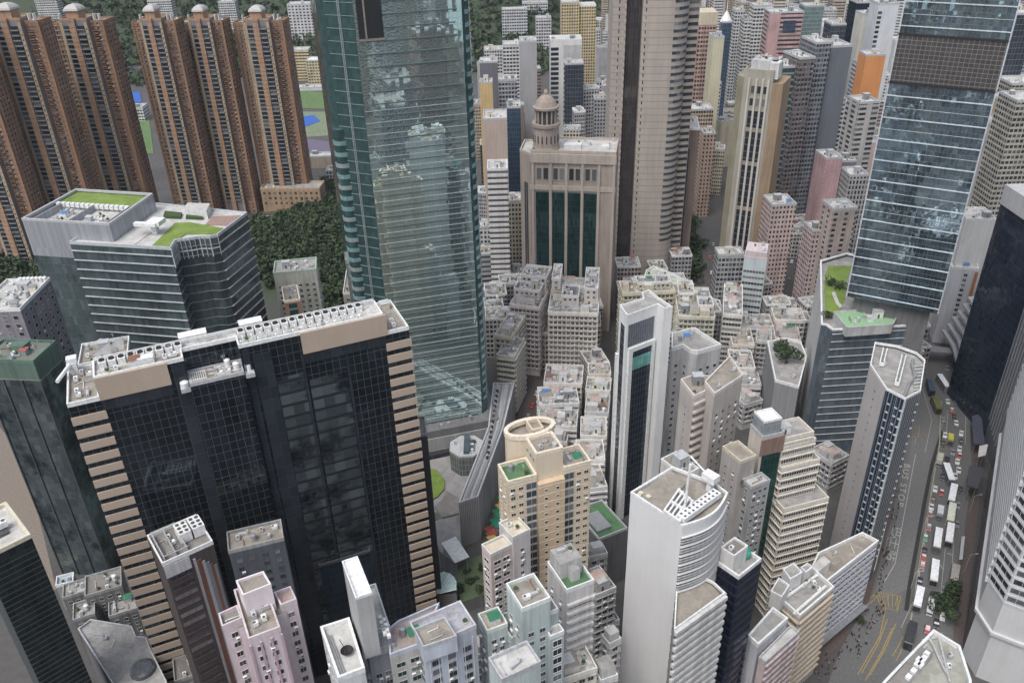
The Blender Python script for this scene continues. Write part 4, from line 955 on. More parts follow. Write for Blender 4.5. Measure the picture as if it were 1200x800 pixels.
# roof: deck, vent frame, mast, crane
b = MB(); dq = [s.px(*q, ZW) for q in ((745, 577), (776, 598), (803, 566), (787, 549))]; b.prism(ccw(dq), ZW-1, ZW-.4, 0, 0); s.add('roof_deck', b, [ROOF_B])
def strip(p, q, w, z0, z1, name, mat, zz=ZW):
    p, q = Vector(s.px(*p, zz)), Vector(s.px(*q, zz)); e = (q-p).normalized(); n = Vector((-e.y, e.x))*w/2; m = MB(); m.prism(ccw([tuple(p+n), tuple(q+n), tuple(q-n), tuple(p-n)]), z0, z1, 0, 0, True); return s.add(name, m, [mat])
for f in (0, .25, .5, .75, 1.0): strip((778+17*f, 602+12*f), (796+16*f, 576+14*f), .45, ZW+.6, ZW+1.3, 'roof_beam', WHITE)
strip((778, 602), (797, 615), .5, ZW+.5, ZW+1.4, 'roof_beam', WHITE); strip((794, 577), (812, 592), .5, ZW+.5, ZW+1.4, 'roof_beam', WHITE); strip((786, 591), (806, 603), .5, ZW+.5, ZW+1.35, 'roof_beam', WHITE)
p0_, p1_ = s.px(797, 611, ZW), s.px(840, 580, ZW); 
b = MB(); P0, P1 = Vector(p0_), Vector(p1_); l = (P1-P0).length; b.box(0, -1.25, 0, l, 1.25, 1.6, 0)
for i in range(9):
    for j in (-.6, .6): b.lathe(1+i*(l-2)/8, j, [(.36, 1.6), (.36, 1.64), (0, 1.64)], 8, 1)
s.obj_('vent_deck', b, [WHITE, DGREY], P0.x, P0.y, ZW, math.atan2((P1-P0).y, (P1-P0).x))
b = MB(); m0 = s.px(801.5, 600, ZW); b.bar((0, 0, 0), (.2, .3, 15), .33, 0, 8); b.lathe(0, 0, [(.8, 0), (.8, .5), (0, .5)], 10, 0); s.obj_('mast', b, [WHITE], m0[0], m0[1], ZW)
cq = s.px(832, 571, ZW); b = MB(); b.box(-.7, -.7, 0, .7, .7, 3.4, 0); b.box(-2, -1.4, 3.4, 1.8, 1.2, 5.3, 0); b.bar((-1.5, 0, 4.6), (-8, 1.5, 5.6), .25, 0); b.bar((-8, 1.5, 5.6), (-7.4, 1.4, 3), .08, 1); s.obj_('cleaning_crane', b, [WHITE, DGREY], cq[0], cq[1], ZW-.9)
for q in ((748, 580), (751, 577), (760, 581)): s.box('roof_hatch', *s.px(*q, ZW), ZW-.38, 1.2, 1.0, .5, CREAM)
s.done()

# ================================================================== navy tower behind it
s = rect_building('office_tower', 'navy glass tower with a white-rimmed roof and a green ball tank', (865.5, 678), (892, 657), (842, 660), 84, 'tower')
L, D = s.L, s.D
s.block(s.P, 0, 84, GLASS_N, ROOF, (1.0, .4, WHITE))
for a, b_ in s.faces(s.P): s.fins(a, b_, 3, 81, 3.2, .14, .25, plain('navy_metal', (.04, .045, .07), .4, .3), 'floor_fin')
b = MB(); b.prism([(.3, D*.35), (L*.62, D*.35), (L*.62, D-.2), (.3, D-.2)], 84, 89.5, 0, 1); b.ring([(.3, D*.35), (L*.62, D*.35), (L*.62, D-.2), (.3, D-.2)], .3, 89.4, 90.2, 2); s.add('lift_hut', b, [wallm((.6, .6, .58), .2), ROOF_D, WHITE])
b = MB(); b.lathe(0, 0, [(1.0, .4), (1.35, 1.4), (1.2, 2.4), (.7, 3.1), (0, 3.4)], 16, 0); b.lathe(0, 0, [(.5, 0), (1.0, .4)], 10, 1); s.obj_('water_tank', b, [plain('green_enamel', (.05, .35, .26), .4), LGREY], L*.78, D*.5, 84)
s.clutter([(.3, D*.4), (L*.6, D*.4), (L*.6, D), (.3, D)], 89.4, 4, False, [WHITE, LGREY]); s.done()

# ================================================================== hexagonal white tower with the dark grid front
ZH = 98
hp = [W(*q, ZH) for q in ((726, 360), (735, 372), (771, 359), (778, 364), (788, 362), (770, 350), (760, 342), (752, 346), (754, 352))]
s = Bld('office_tower', 'slim white tower with a dark gridded front and a notched roof, in the centre', 'tower', hp[1]); pol = ccw([s.loc(p) for p in hp]); H_ = [Vector(s.loc(p)) for p in hp]
HW = wallm((.72, .73, .74), .12, .6, .6); GRID = curtain('dark_window_grid', (.02, .03, .045), 3.0, 1.35, mull=(.1, .11, .12), mt=.1, ht=.14, metal=.35, rough=.08, jit=.02, var=.4)
s.block(pol, 0, ZH, HW, ROOF, (1.1, .35, WHITE))
a, b_ = H_[1], H_[2]; e = (b_-a).normalized(); n = Vector((e.y, -e.x)); l = (b_-a).length
def slab(name, t0, t1, out, z0, z1, mat):
    p, q = a+e*t0*l, a+e*t1*l; m = MB(); m.prism([tuple(p+n*out), tuple(q+n*out), tuple(q-n*.0), tuple(p-n*.0)], z0, z1, 0, 0, True); return s.add(name, m, [mat])
slab('dark_grid_front', .2, .86, .28, 0, ZH-15.5, GRID); slab('upper_louvres', .05, .9, .2, ZH-13, ZH-3.5, curtain('grey_louvres', (.1, .11, .13), 1.2, 1.1, mull=(.3, .31, .33), mt=.14, ht=.0, metal=.1, rough=.4, jit=0))
slab('white_pier', .08, .2, .9, 0, ZH-13.5, WHITE); slab('white_pier', .86, .95, .9, 0, ZH-13.5, WHITE); slab('white_lintel', .2, .86, .9, ZH-15.4, ZH-13.5, WHITE); slab('pale_floor_glass', .2, .86, .4, ZH-24, ZH-18.5, curtain('pale_green_glass', (.16, .42, .38), 3.0, 1.5, mull=(.1, .12, .12), mt=.12, ht=.2, metal=.3))  # the floor glass is a pale green strip below the lintel
a, b_ = H_[0], H_[1]; l = (b_-a).length; e = (b_-a).normalized(); n = Vector((e.y, -e.x))
slab('side_glass', .3, .75, .15, 0, ZH-5, curtain('bronze_strip_glass', (.04, .05, .06), 3.4, 1.4, mull=(.2, .2, .2), mt=.1, ht=.2)); slab('side_pier', -.1, .12, .7, 0, ZH-20, WHITE)
s.clutter(pol, ZH, 5, True, [LGREY, MGREY, plain('green_cage', (.1, .28, .22), .6)]); s.done()
s = rect_building('low_building', 'dark podium with an L-shaped green roof, at the foot of the slim white tower', (702, 633), (735, 620), (692, 592), 26)
s.block(s.P, 0, 26, DCONC, ROOF_G, (1, .35, LGREY)); s.box('raised_deck', s.L*.35, s.D*.45, 26, s.L*.5, s.D*.55, 1.4, MGREY); s.done()

# ================================================================== towers right of centre
s = Bld('apartment_building', 'white tower with a dark recessed roof, behind the beige twin block', 'building', W(817, 414, 72))
pol = ccw([s.loc(W(*q, 72)) for q in ((787, 411), (800, 407), (808, 413), (817, 415), (845, 407), (813, 387), (787, 394))])
s.block(pol, 0, 72, WALLG, ROOF, (1.6, .4, WHITE))
for a, b_ in s.faces(pol): 
    if (b_-a).length > 3.5: s.grid(a, b_, 2, 66, 3.3, 3.3, 1.4, 1.3, ac=0, cross=0)
s.clutter(pol, 72, 5, False, [WHITE, LGREY]); s.done()
BG = wallm((.5, .46, .43), .2)
s = Bld('apartment_building', 'beige twin block with curved balconies between two stepped roofs', 'building', W(813, 467, 88))
T = [Vector(s.loc(W(*q, 88))) for q in ((797.5, 447), (813, 467), (826, 461), (836, 473), (869, 451), (854, 428))]
left = ccw([tuple(T[0]), tuple(T[1]), tuple(T[2]), tuple((T[2]+T[5])/2), tuple((T[0]*.7+T[5]*.3))]); right = ccw([tuple(T[3]), tuple(T[4]), tuple(T[5]), tuple(T[2]+(T[5]-T[4])*.1+Vector((.05, .05)))])
s.block(left, 0, 88, BG, ROOF_B, (1.2, .35, wallm((.62, .58, .54), .15))); s.block(right, 0, 91, BG, ROOF_B, (1.2, .35, wallm((.62, .58, .54), .15)), 'wing')
a, b_ = T[1], T[2]; s.bands(a, b_, 3, 83, 3.2, 2.0, .6, m=.2, mull=1.3); s.fins(a, b_, 3, 86, 3.2, .9, .9, BG, 'curved_balcony')
a, b_ = T[3], T[4]; s.grid(a, b_, 3, 84, 3.2, 3.6, .9, 1.0, ac=.35, cross=0, frame=MGREY); s.grid(T[0], T[1], 3, 83, 3.2, 6, .8, 1.0, ac=.0, skip=lambda i, k, n: i != n-1)
s.clutter(left, 88, 3, True); s.clutter(right, 91, 3, False); s.done()
s = rect_building('apartment_building', 'grey-beige stair tower with a sandy roof and satellite dish on its wall', (867.5, 543), (886, 536), (847, 525), 74)
L, D = s.L, s.D; s.block(s.P, 0, 74, wallm((.42, .39, .37), .25), ROOF_B, (1.1, .3, CREAM)); 
b = [(L*.3, -4.5), (L+3.2, -4.5), (L+3.2, -.05), (L*.3, -.05)]; s.block(b, 0, 66, wallm((.36, .36, .35), .3), ROOF_L, (1, .25, LGREY), 'wing'); flats(s, b, 2, 65, 3, 2.3, 1.2, 1.5, ac=.3); s.clutter(b, 66, 3, False)
b = MB(); b.lathe(0, 0, [(0, 0), (.6, .15), (1.0, .5), (1.05, .5), (.6, .05), (0, -.1)], 14, 0); o = s.obj_('satellite_dish', b, [DGREY], L*.3, -.7, 66); o.rotation_euler = (R(70), 0, R(-30)); s.grid(Vector((0, D)), Vector((0, 0)), 2, 70, 3, 4, .8, 1, ac=.4); s.done()

s = rect_building('office_tower', 'stepped cream office tower with a dark green glass front strip and a white roof box', (893.5, 514), (919, 508), (876, 500), 80, 'tower')
L, D = s.L, s.D; CR = wallm((.56, .52, .45), .2); CR2 = plain('cream_ledge', (.66, .62, .55), .7)
s.block(s.P, 0, 80, CR, ROOF, (1, .3, LGREY))
b = MB(); b.box(.8, -.3, 0, L-.4, .02, 73); s.add('glass_front', b, [curtain('dark_green_front', (.012, .05, .045), 3.4, 1.4, mull=(.03, .06, .055), mt=.06, ht=.1, metal=.4, jit=.03, var=.5)]); b = MB(); b.box(-.3, -.4, 73.1, L+.3, .02, 79.5); s.add('brick_band', b, [wallm((.26, .17, .14), .3)])
b = MB(); b.prism([(.4, .8), (L*.85, .8), (L*.85, D-.3), (.4, D-.3)], 80, 85.5, 0, 1); b.ring([(.4, .8), (L*.85, .8), (L*.85, D-.3), (.4, D-.3)], .25, 85.4, 86.2, 1); s.add('roof_box', b, [curtain('grey_screen', (.2, .22, .24), 2.8, 1.2, mull=(.35, .36, .37), mt=.1, ht=.2, metal=.1, rough=.4, jit=0), WHITE])
steps = [(80-3, (945, 500)), (74, (956, 516)), (66, (961, 540)), (52, (971, 585))]
for i, (z, q) in enumerate(steps):
    e = Vector(s.px(*q, z)); fy = min(0, e.y); 
    poly = [(L+.05, fy), (e.x, fy), (e.x, D+1.5), (L+.05, D+1.5)]
    z0 = steps[i+1][0]-1 if i < 3 else 0
    s.block(poly, z0 if i < 3 else 0, z, CR, ROOF, (1.1, .35, CR2), 'terrace_block')
    for a, b_ in s.faces(poly):
        s.bands(a, b_, z0, z-1, 3.3, 1.3, 1.1, m=.4, mull=.9, frame=CR2); s.fins(a, b_, z0, z-1, 3.3, .5, .35, CR2, 'ledge')
s.clutter([(L, 0), (L+6, 0), (L+6, D), (L, D)], 77, 4, True, [WHITE, CREAM]); s.done()

s = rect_building('apartment_building', 'small white block with a junk-strewn roof peeping up behind the blank-sided white tower', (801, 560), (819, 551), (787, 537), 84, D=10)
s.block(s.P, 0, 84, WALLW, ROOF_B, (1, .3, WHITE)); flats(s, s.P, 60, 82, 3, 4, .9, 1.0); s.clutter(s.P, 84, 7, True, [WHITE, RUST, LGREY]); s.done()
# ---- lower right cluster
s = Bld('office_building', 'long wedge-shaped block with a blue-grey window grid at the crossing', 'building', W(968, 684, 37))
pol = ccw([s.loc(W(*q, 37)) for q in ((968, 684), (1029, 636), (1010, 626), (958, 650), (950, 668))])
LRW = wallm((.5, .51, .55), .2); s.block(pol, 6, 37, LRW, ROOF_B, (1.3, .5, WHITE))
b = MB(); b.prism(offset(pol, -.4), 0, 6, 0); s.add('shopfront', b, [G_DARK]); b = MB(); b.prism(offset(pol, 1.6), 5.4, 6.0, 0, 0, True); s.add('canopy', b, [MGREY])
for a, b_ in s.faces(pol):
    if (b_-a).length > 4: s.grid(a, b_, 7, 35.5, 3.1, 2.9, 2.3, 1.7, ac=0, frame=LRW, glass=G_BLUE, dep=.35)
b = MB(); q = ccw([s.px(*q, 42) for q in ((958, 668), (974, 655), (966, 648), (951, 660))]); b.prism(q, 36, 41, 0, 1); s.add('lift_hut', b, [WALLW, ROOF_L]); s.clutter(pol, 37, 5, False); s.done()
s = Bld('apartment_building', 'cream block with orange patches under a crowded white roof, left of the wedge block', 'building', W(937, 724, 40))
pol = ccw([s.loc(W(*q, 40)) for q in ((937, 724), (977, 690), (948, 664), (904, 695))]); CO = wallm((.52, .48, .42), .45)
s.block(pol, 0, 40, CO, ROOF, (1.3, .5, WHITE))
for a, b_ in s.faces(pol):
    if (b_-a).length > 4: s.bands(a, b_, 4, 38, 3.0, 1.4, 1, mull=1.3); s.fins(a, b_, 4, 38, 3.0, .7, .7, roofm((.5, .45, .38), (.42, .34, .25), .8), 'balcony_ledge')
for k, (q, h) in enumerate((((902, 686), (911, 671), (924, 682), (916, 695)), 6), (((916, 664), (928, 655), (938, 664), (926, 674)), 6), (((930, 690), (938, 682), (946, 689), (938, 697)), 3)) if False else []: pass
for q, h in ((((903, 690), (916, 697), (925, 683), (912, 674)), 6), (((926, 676), (940, 668), (930, 657), (917, 664)), 5.5), (((944, 668), (952, 662), (946, 657), (938, 662)), 4)):
    qq = ccw([s.px(x, y+4, 40+h) for x, y in q]); b = MB(); b.prism(qq, 39.9, 40+h, 0, 1); b.ring(qq, .35, 39.9+h, 40.8+h, 2); s.add('rooftop_hut', b, [WALLW, ROOF, WHITE])
for p_, q_ in (((912, 705), (958, 672)), ((930, 718), (968, 685))):
    p_, q_ = Vector(s.px(*p_, 41)), Vector(s.px(*q_, 41)); b = MB(); b.bar((*p_, 40.6), (*q_, 40.6), .5); s.add('roof_wall', b, [WHITE])
s.clutter(pol, 40, 8, False, [WHITE, LGREY]); s.done()
s = Bld('apartment_building', 'pinkish banded block with a dotted white side wall below the navy tower', 'building', W(888, 758, 50))
pol = ccw([s.loc(W(*q, 50)) for q in ((876, 747), (888, 758), (923, 727), (905, 714))]); s.block(pol, 0, 50, wallm((.5, .5, .54), .25), ROOF, (1.3, .5, WHITE))
lo = ccw([s.loc(W(*q, 44)) for q in ((897, 769), (935, 738), (920, 722), (884, 752))]); lo2 = lo; b = MB()
wl = ccw([s.loc(W(*q, 46)) for q in ((889, 771), (897, 777), (936, 742), (926, 734))]); s.block(wl, 0, 46, wallm((.48, .4, .4), .35), ROOF_L, (.9, .3, LGREY), 'wing')
for a, b_ in s.faces(wl):
    if (b_-a).length > 4: s.bands(a, b_, 2, 45, 2.9, 1.3, 1, mull=1.4); s.fins(a, b_, 2, 45, 2.9, .6, .6, wallm((.5, .42, .42), .4), 'balcony_ledge')
for a, b_ in s.faces(pol): 
    if (b_-a).length > 4: s.grid(a, b_, 2, 48, 3.0, 3.8, .9, 1.0, ac=.3, cross=0)
s.clutter(pol, 50, 5, True); s.done()
s = Bld('office_building', 'angular grey roof crossed by white pipes in the bottom right corner', 'building', W(1093, 740, 64))
pol = ccw([s.loc(W(*q, 64)) for q in ((1093, 740), (1124, 759), (1137, 799), (1140, 840), (1000, 840), (1038, 797))])
s.block(pol, 0, 64, WALLG, roofm((.33, .33, .29), (.2, .2, .17)), (1.1, .6, WHITE))
for q in (((1052, 799), (1085, 757)), ((1088, 748), (1108, 790)), ((1080, 752), (1098, 748)), ((1100, 750), (1112, 800))):
    p_, q_ = s.px(*q[0], 64), s.px(*q[1], 64); b = MB(); b.bar((*p_, 64.7), (*q_, 64.7), .3); s.add('roof_pipe', b, [LGREY])
dq = ccw([s.px(*q, 64) for q in ((1058, 812), (1092, 771), (1076, 764), (1040, 806))]); b = MB(); b.prism(dq, 63.98, 66.4, 0, 1); s.add('plant_room', b, [WALLG, ROOF_D])
for i, q in enumerate(((1083, 772), (1080, 776), (1076, 775), (1078, 781), (1074, 780), (1070, 788), (1064, 795), (1085, 768))): s.box('roof_vent', *s.px(*q, 66), 66.4, 1.6, 1.2, .8, WHITE, .7)
s.clutter([s.px(*q, 64) for q in ((1096, 770), (1110, 760), (1122, 764), (1128, 798), (1104, 798))], 64, 7, False, [WHITE, LGREY]); s.done()

# ================================================================== right edge towers
s = Bld('office_tower', 'white ribbed tower with navy street wall at the right edge', 'tower', W(1157, 560, 0))
q0, q1, q2_, q3 = (Vector(s.loc(W(*q, 0))) for q in ((1158, 556), (1127, 765), (1143, 792), (1215, 822)))
pol = ccw([tuple(q0), tuple(q1), tuple(q2_), tuple(q3), (q3.x+30, q3.y+60), (q0.x+50, q0.y+12)])
RW_ = wallm((.56, .57, .58), .12, .6, .6); 
wbm = MB(); u = 0
for i in range(len(pol)):
    a, b_ = pol[i], pol[(i+1) % len(pol)]; l = math.dist(a, b_)
    isl = (Vector(a)-q0).length < .1 or (Vector(b_)-q0).length < .1 and (Vector(a)-q1).length < .1
    wbm.quad([(*a, 0), (*b_, 0), (*b_, 22), (*a, 22)], [(u, 0), (u+l, 0), (u+l, 22), (u, 22)], 1 if min((Vector(a)-q0).length, (Vector(b_)-q0).length) < .1 and min((Vector(a)-q1).length, (Vector(b_)-q1).length) < .1 else 0)
    wbm.quad([(*a, 22), (*b_, 22), (*b_, 200), (*a, 200)], [(u, 22), (u+l, 22), (u+l, 200), (u, 200)], 0); u += l
wbm.quad([(*p, 200) for p in pol], None, 0); s.add('wall', wbm, [RW_, curtain('navy_street_glass', (.015, .02, .045), 3, 2, mull=(.02, .025, .045), metal=.3, jit=.02)])
b = MB(); b.ring(pol, .5, 21.2, 22.4, 0, .9); s.add('ledge', b, [RW_])
for a, b_ in s.faces(pol, -.2):
    if min((a-q0).length, (b_-q0).length) < .1 and min((a-q1).length, (b_-q1).length) < .1:
        s.fins(a, b_, 34, 199, 3.7, 1.5, .9, RW_, 'spandrel'); b = None
        e = (b_-a).normalized(); n = Vector((e.y, -e.x)); m = MB(); m.prism([tuple(a+n*.12), tuple(b_+n*.12), tuple(b_-n*.05), tuple(a-n*.05)], 34, 199, 0); s.add('glass_strip', m, [curtain('grey_strip_glass', (.1, .12, .14), 3.6, 2, mull=(.1, .1, .1), metal=.4)])
    else:
        s.bands(a, b_, 34, 199, 3.7, 2.1, .8, m=.5, mull=2.2, frame=RW_, glass=G_DARK); s.fins(a, b_, 34, 199, 3.7, .8, .2, RW_, 'spandrel')
s.done()
s = Bld('office_tower', 'plain grey tower between the navy tower and the ribbed white tower', 'tower', W(1150, 490, 0))
q0, q1 = (Vector(s.loc(W(*q, 0))) for q in ((1146, 478), (1161, 549)))
pol = ccw([tuple(q0), tuple(q1), (q1.x+45, q1.y+8), (q0.x+45, q0.y+8)]); s.block(pol, 0, 190, wallm((.17, .18, .2), .25, .5), ROOF)
for a, b_ in s.faces(pol, -.3):
    s.ribs(a, b_, 10, 189, 4.2, .5, .5, wallm((.24, .25, .27), .2), 'rib')
    s.grid(a, b_, 10, 188, 4.0, 8, .9, .9, ac=0, cross=0, frame=LGREY)
s.done()
s = Bld('office_tower', 'dark blue glass tower with a white top band, right of the white flats', 'tower', W(1179, 216, 112))
q0, q1 = (Vector(s.loc(W(*q, 112))) for q in ((1179, 216), (1250, 262))); e = (q1-q0).normalized(); n = Vector((-e.y, e.x))
pol = ccw([tuple(q0), tuple(q1), tuple(q1+n*30), tuple(q0+n*30)]); 
b = MB(); b.prism(pol, 0, 103, 0); s.add('wall', b, [curtain('dark_blue_glass', (.03, .045, .075), 3.6, 1.6, mull=(.03, .04, .06), mt=.08, ht=.15, metal=.4, rough=.06, jit=.03, var=.4)]); b = MB(); b.prism(offset(pol, .3), 103.02, 112, 0, 0, True); s.add('white_top_band', b, [WALLW]); s.clutter(pol, 112, 9, True, [WHITE, LGREY])
for k in range(6):
    m = MB(); o_ = 1.5+k*1.3; pp = [s.px(x, y, 30) for x, y in ((1134, 362), (1146, 376), (1152, 383), (1158, 400))]
    c = Vector(q0); pz = 33-k*4.6
    base = [Vector(s.loc(W(*q, 30))) for q in ((1136, 358), (1146, 372), (1150, 386), (1160, 405), (1200, 420), (1190, 350))]
    pc = offset(ccw([tuple(v) for v in base]), o_); m.prism(pc, pz, pz+1.6, 0, 0, True); s.add('podium_ledge', m, [LGREY])
m = MB(); m.prism(ccw([tuple(v) for v in base]), 0, 33, 0, 0); s.add('podium', m, [GLASS_D]); s.done()
s = rect_building('apartment_building', 'white flats with an orange edge between the two right-hand glass towers', (1115, 314), (1147, 317), (1117, 300), 46)
s.block(s.P, 0, 46, wallm((.56, .57, .6), .2), ROOF_L, (1.2, .4, WHITE)); s.grid(Vector((s.L*.35, 0)), Vector((s.L*.8, 0)), 3, 44, 3, 3.4, 1.8, 1.5, ac=.4); s.box('orange_edge', s.L-.7, -.25, 0, 1.4, .5, 45, plain('orange_tile', (.45, .17, .06), .7)); s.clutter(s.P, 46, 7); s.done()
s = rot_building('apartment_building', 'blank white tower behind the white flats with orange edge', (1131, 262), 70, -6, 15, 16)
s.block(s.P, 0, 72, WALLW, ROOF_L); s.clutter(s.P, 72, 7); s.grid(Vector((s.L, 0)), Vector((s.L, s.D)), 3, 60, 3, 3, 1.5, 1.4); s.done()
# ================================================================== ground, roads and markings
def sstep(a, b, x):
    t = min(1, max(0, (x-a)/(b-a))); return t*t*(3-2*t)
def terrain(x, y):
    if y < 380: return 0.0
    h = 0.0
    base = 1120+max(0, x-60)*2.2
    h += 260*sstep(base, base+900, y)*(.8+.2*math.sin(x*.006+1)+.12*math.sin(x*.017+y*.01))
    h += 16*math.exp(-(((x+152)/62)**2+((y-545)/75)**2))
    h += 14*math.exp(-(((x+330)/70)**2+((y-540)/60)**2))
    return h
NX, NY = 120, 130
vs, fs = [], []
for j in range(NY+1):
    for i in range(NX+1):
        x = -1700+3800*i/NX; y = -500+3300*(j/NY); vs.append((x, y, terrain(x, y)))
for j in range(NY):
    for i in range(NX):
        a = j*(NX+1)+i; fs.append((a, a+1, a+NX+2, a+NX+1))
s_ = NT('ground_asphalt'); co = s_.objco()
a_ = s_.noise(co, .02, 5, .6); b2 = s_.noise(co, .35, 5, .65); c2 = s_.noise(co, 2.5, 3)
f_ = s_.m2('MINIMUM', s_.m2('ADD', s_.ramp(a_, .4, .65, 0, .6), s_.ramp(b2, .42, .7, 0, .6)), 1.0)
cc = s_.mix(f_, (.085, .08, .076, 1), (.05, .049, .05, 1)); cc = s_.mix(s_.ramp(c2, .5, .8, 0, .3), cc, (.12, .11, .1, 1))
sp = s_.n('ShaderNodeSeparateXYZ'); s_.l(co, sp.inputs[0])
cc = s_.mix(s_.ramp(sp.outputs[2], 2, 8, 0, 1), cc, (.035, .05, .025, 1))
s_.l(cc, s_.b.inputs['Base Color']); s_.b.inputs['Roughness'].default_value = .85
g_ = obj('ground', mesh_from('ground', vs, fs, None, [s_.m], None, True)); g_['kind'] = 'structure'
def gsheet(name, pts, z, mat, th=0.0, kind='structure'):
    q = ccw([W(*p, 0) for p in pts]); b = MB()
    if th: b.prism(q, z, z+th, 0, 0)
    else: b.quad([(x, y, z) for x, y in q])
    o = obj(name, b.mesh(name, [mat])); o['kind'] = kind; return o
ROADM = plain('road_asphalt', (.135, .135, .135), .85); ROADL = plain('worn_concrete_road', (.13, .125, .115), .85); PAVE = plain('red_brown_paving', (.11, .085, .078), .85); KERBM = plain('kerb_stone', (.2, .195, .18), .8)
LINEW = plain('white_road_paint', (.42, .42, .4), .7); LINEY = plain('yellow_road_paint', (.36, .26, .08), .7)
gsheet('road', [(1090, 400), (1150, 440), (1138, 560), (1128, 640), (1112, 800), (960, 830), (985, 760), (1010, 716), (1030, 660), (1050, 580), (1068, 500), (1076, 440)], .004+.02, ROADM)
gsheet('road', [(1080, 428), (1104, 505), (1088, 560), (1074, 640), (1064, 690), (1040, 700), (1022, 700), (1038, 655), (1056, 590), (1068, 520), (1072, 460)], .03, plain('bus_lane_asphalt', (.165, .166, .167), .85))
gsheet('pavement', [(1052, 560), (1047, 600), (1036, 640), (1020, 700), (985, 755), (940, 800), (900, 830), (860, 800), (900, 740), (990, 640), (1030, 560)], .0, PAVE, .14)
gsheet('pavement', [(1139, 560), (1150, 560), (1150, 470), (1128, 430), (1120, 430), (1136, 480)], .0, PAVE, .14)
gsheet('pavement', [(1138, 562), (1150, 562), (1124, 790), (1112, 790), (1128, 640)], .0, PAVE, .14)
gsheet('road', [(572, 690), (592, 560), (616, 480), (626, 445), (642, 445), (634, 480), (612, 560), (598, 690)], .03, PAVE)
gsheet('road', [(0, 500), (30, 540), (66, 690), (40, 700), (-40, 560)], .03, plain('tan_road', (.2, .17, .14), .85))
def gpath(name, pts, w, z0, z1, mat, kind='structure', z=0):
    P = [Vector(W(*p, z)) for p in pts]; b = MB()
    L_, R_ = [], []
    for i, p in enumerate(P):
        e = (P[min(i+1, len(P)-1)]-P[max(i-1, 0)]).normalized(); n = Vector((-e.y, e.x))*w/2; L_.append(p+n); R_.append(p-n)
    for i in range(len(P)-1):
        q = [L_[i], R_[i], R_[i+1], L_[i+1]]
        if z1 > z0: b.prism(ccw([tuple(v) for v in q]), z0, z1, 0, 0)
        else: b.quad([(*v, z0) for v in ccw([tuple(v) for v in q])])
    o = obj(name, b.mesh(name, [mat])); 
    if kind: o['kind'] = kind
    return o
LN = .05
gpath('road_line', [(1073, 532), (1060, 600), (1049, 660), (1036, 682)], .28, LN, LN, LINEW)
gpath('road_line', [(1081, 455), (1092, 492), (1084, 530)], .2, LN, LN, LINEW)
for p in (((1111, 484), (1108, 518)), ((1100, 520), (1094, 560)), ((1090, 590), (1083, 640)), ((1079, 660), (1074, 700)), ((1132, 480), (1131, 520)), ((1120, 590), (1116, 660)), ((1108, 640), (1100, 720)), ((1104, 740), (1100, 790))): gpath('road_line', p, .18, LN, LN, LINEW)
gpath('kerb', [(1103, 470), (1101, 520), (1094, 560), (1086, 610), (1076, 670), (1066, 735), (1061, 760)], .5, .02, .18, plain('pale_kerb', (.33, .32, .24), .8))
gpath('median_barrier', [(1104, 505), (1092, 545), (1083, 590), (1076, 630), (1066, 685), (1062, 715)], 1.5, .02, .14, plain('dark_drain', (.035, .035, .033), .9), 'structure')
gpath('road_line', [(1078, 690), (1072, 700), (1056, 735)], .2, LN, LN, LINEW)
# yellow box junction and hatching
BX = [(1026, 693), (1056, 698), (1051, 716), (1036, 711), (1030, 705)]
for a, b in zip(BX, BX[1:]+BX[:1]): gpath('road_line', [a, b], .26, LN, LN, LINEY)
for i in range(5):
    f = i/4; gpath('road_line', [(1026+26*f, 693+5*f), (1031+20*f, 706+8*f)], .2, LN+.01, LN+.01, LINEY)
for i in range(5):
    f = i/4; gpath('road_line', [(1030+24*f*.9, 694+4*f), (1051-14*(1-f)-2, 714-5*f)], .2, LN+.02, LN+.02, LINEY)
for i, (a, m_, b) in enumerate((((1038, 712), (1031, 745), (1005, 790)), ((1040, 725), (1030, 752), (1010, 788)), ((1046, 735), (1032, 765), (1014, 797)), ((1050, 730), (1036, 762), (1020, 790)), ((1058, 745), (1052, 758), (1046, 768)), ((1062, 748), (1056, 762), (1050, 774)), ((1012, 712), (1022, 704), (1030, 697)), ((1010, 708), (1020, 700), (1028, 693)))): gpath('road_line', [a, m_, b], .3, LN, LN, LINEY)
for a, b in zip([(1060, 500), (1078, 500), (1076, 512), (1058, 512)], [(1078, 500), (1076, 512), (1058, 512), (1060, 500)]): gpath('road_line', [a, b], .25, LN, LN, LINEY)
gpath('road_line', [(1062, 506), (1074, 506)], .6, LN, LN, plain('red_road_paint', (.3, .12, .05), .8)); gpath('road_line', [(1060, 516), (1072, 520), (1073, 514)], .2, LN, LN, LINEW)
for p in (((1101, 660), (1106, 668)), ((1108, 690), (1103, 697)), ((1100, 700), (1105, 708)), ((1110, 648), (1116, 650))): gpath('road_line', p, .35, LN, LN, LINEW)
def road_text(txt, pa, pb, size):
    a, b = Vector(W(*pa)), Vector(W(*pb)); e = b-a
    cu = bpy.data.curves.new('road_marking', 'FONT'); cu.body = txt; cu.size = size; cu.extrude = 0; cu.space_character = 1.25
    t = bpy.data.objects.new('tmp', cu); COL.objects.link(t); dg = bpy.context.evaluated_depsgraph_get(); me = bpy.data.meshes.new_from_object(t.evaluated_get(dg)); bpy.data.objects.remove(t)
    me.materials.clear(); me.materials.append(LINEW)
    xs = [v.co.x for v in me.vertices]; sc = e.length/(max(xs)-min(xs)) if xs else 1
    for v in me.vertices: v.co.x = (v.co.x-min(xs))*sc
    o = obj('road_marking', me, None, (a.x, a.y, LN+.03), math.atan2(e.y, e.x)); o['kind'] = 'structure'
road_text('BUS STOP', (1060, 543), (1051, 592), 3.6); road_text('\u5df4\u58eb\u7ad9', (1047, 617), (1039, 655), 4.0)

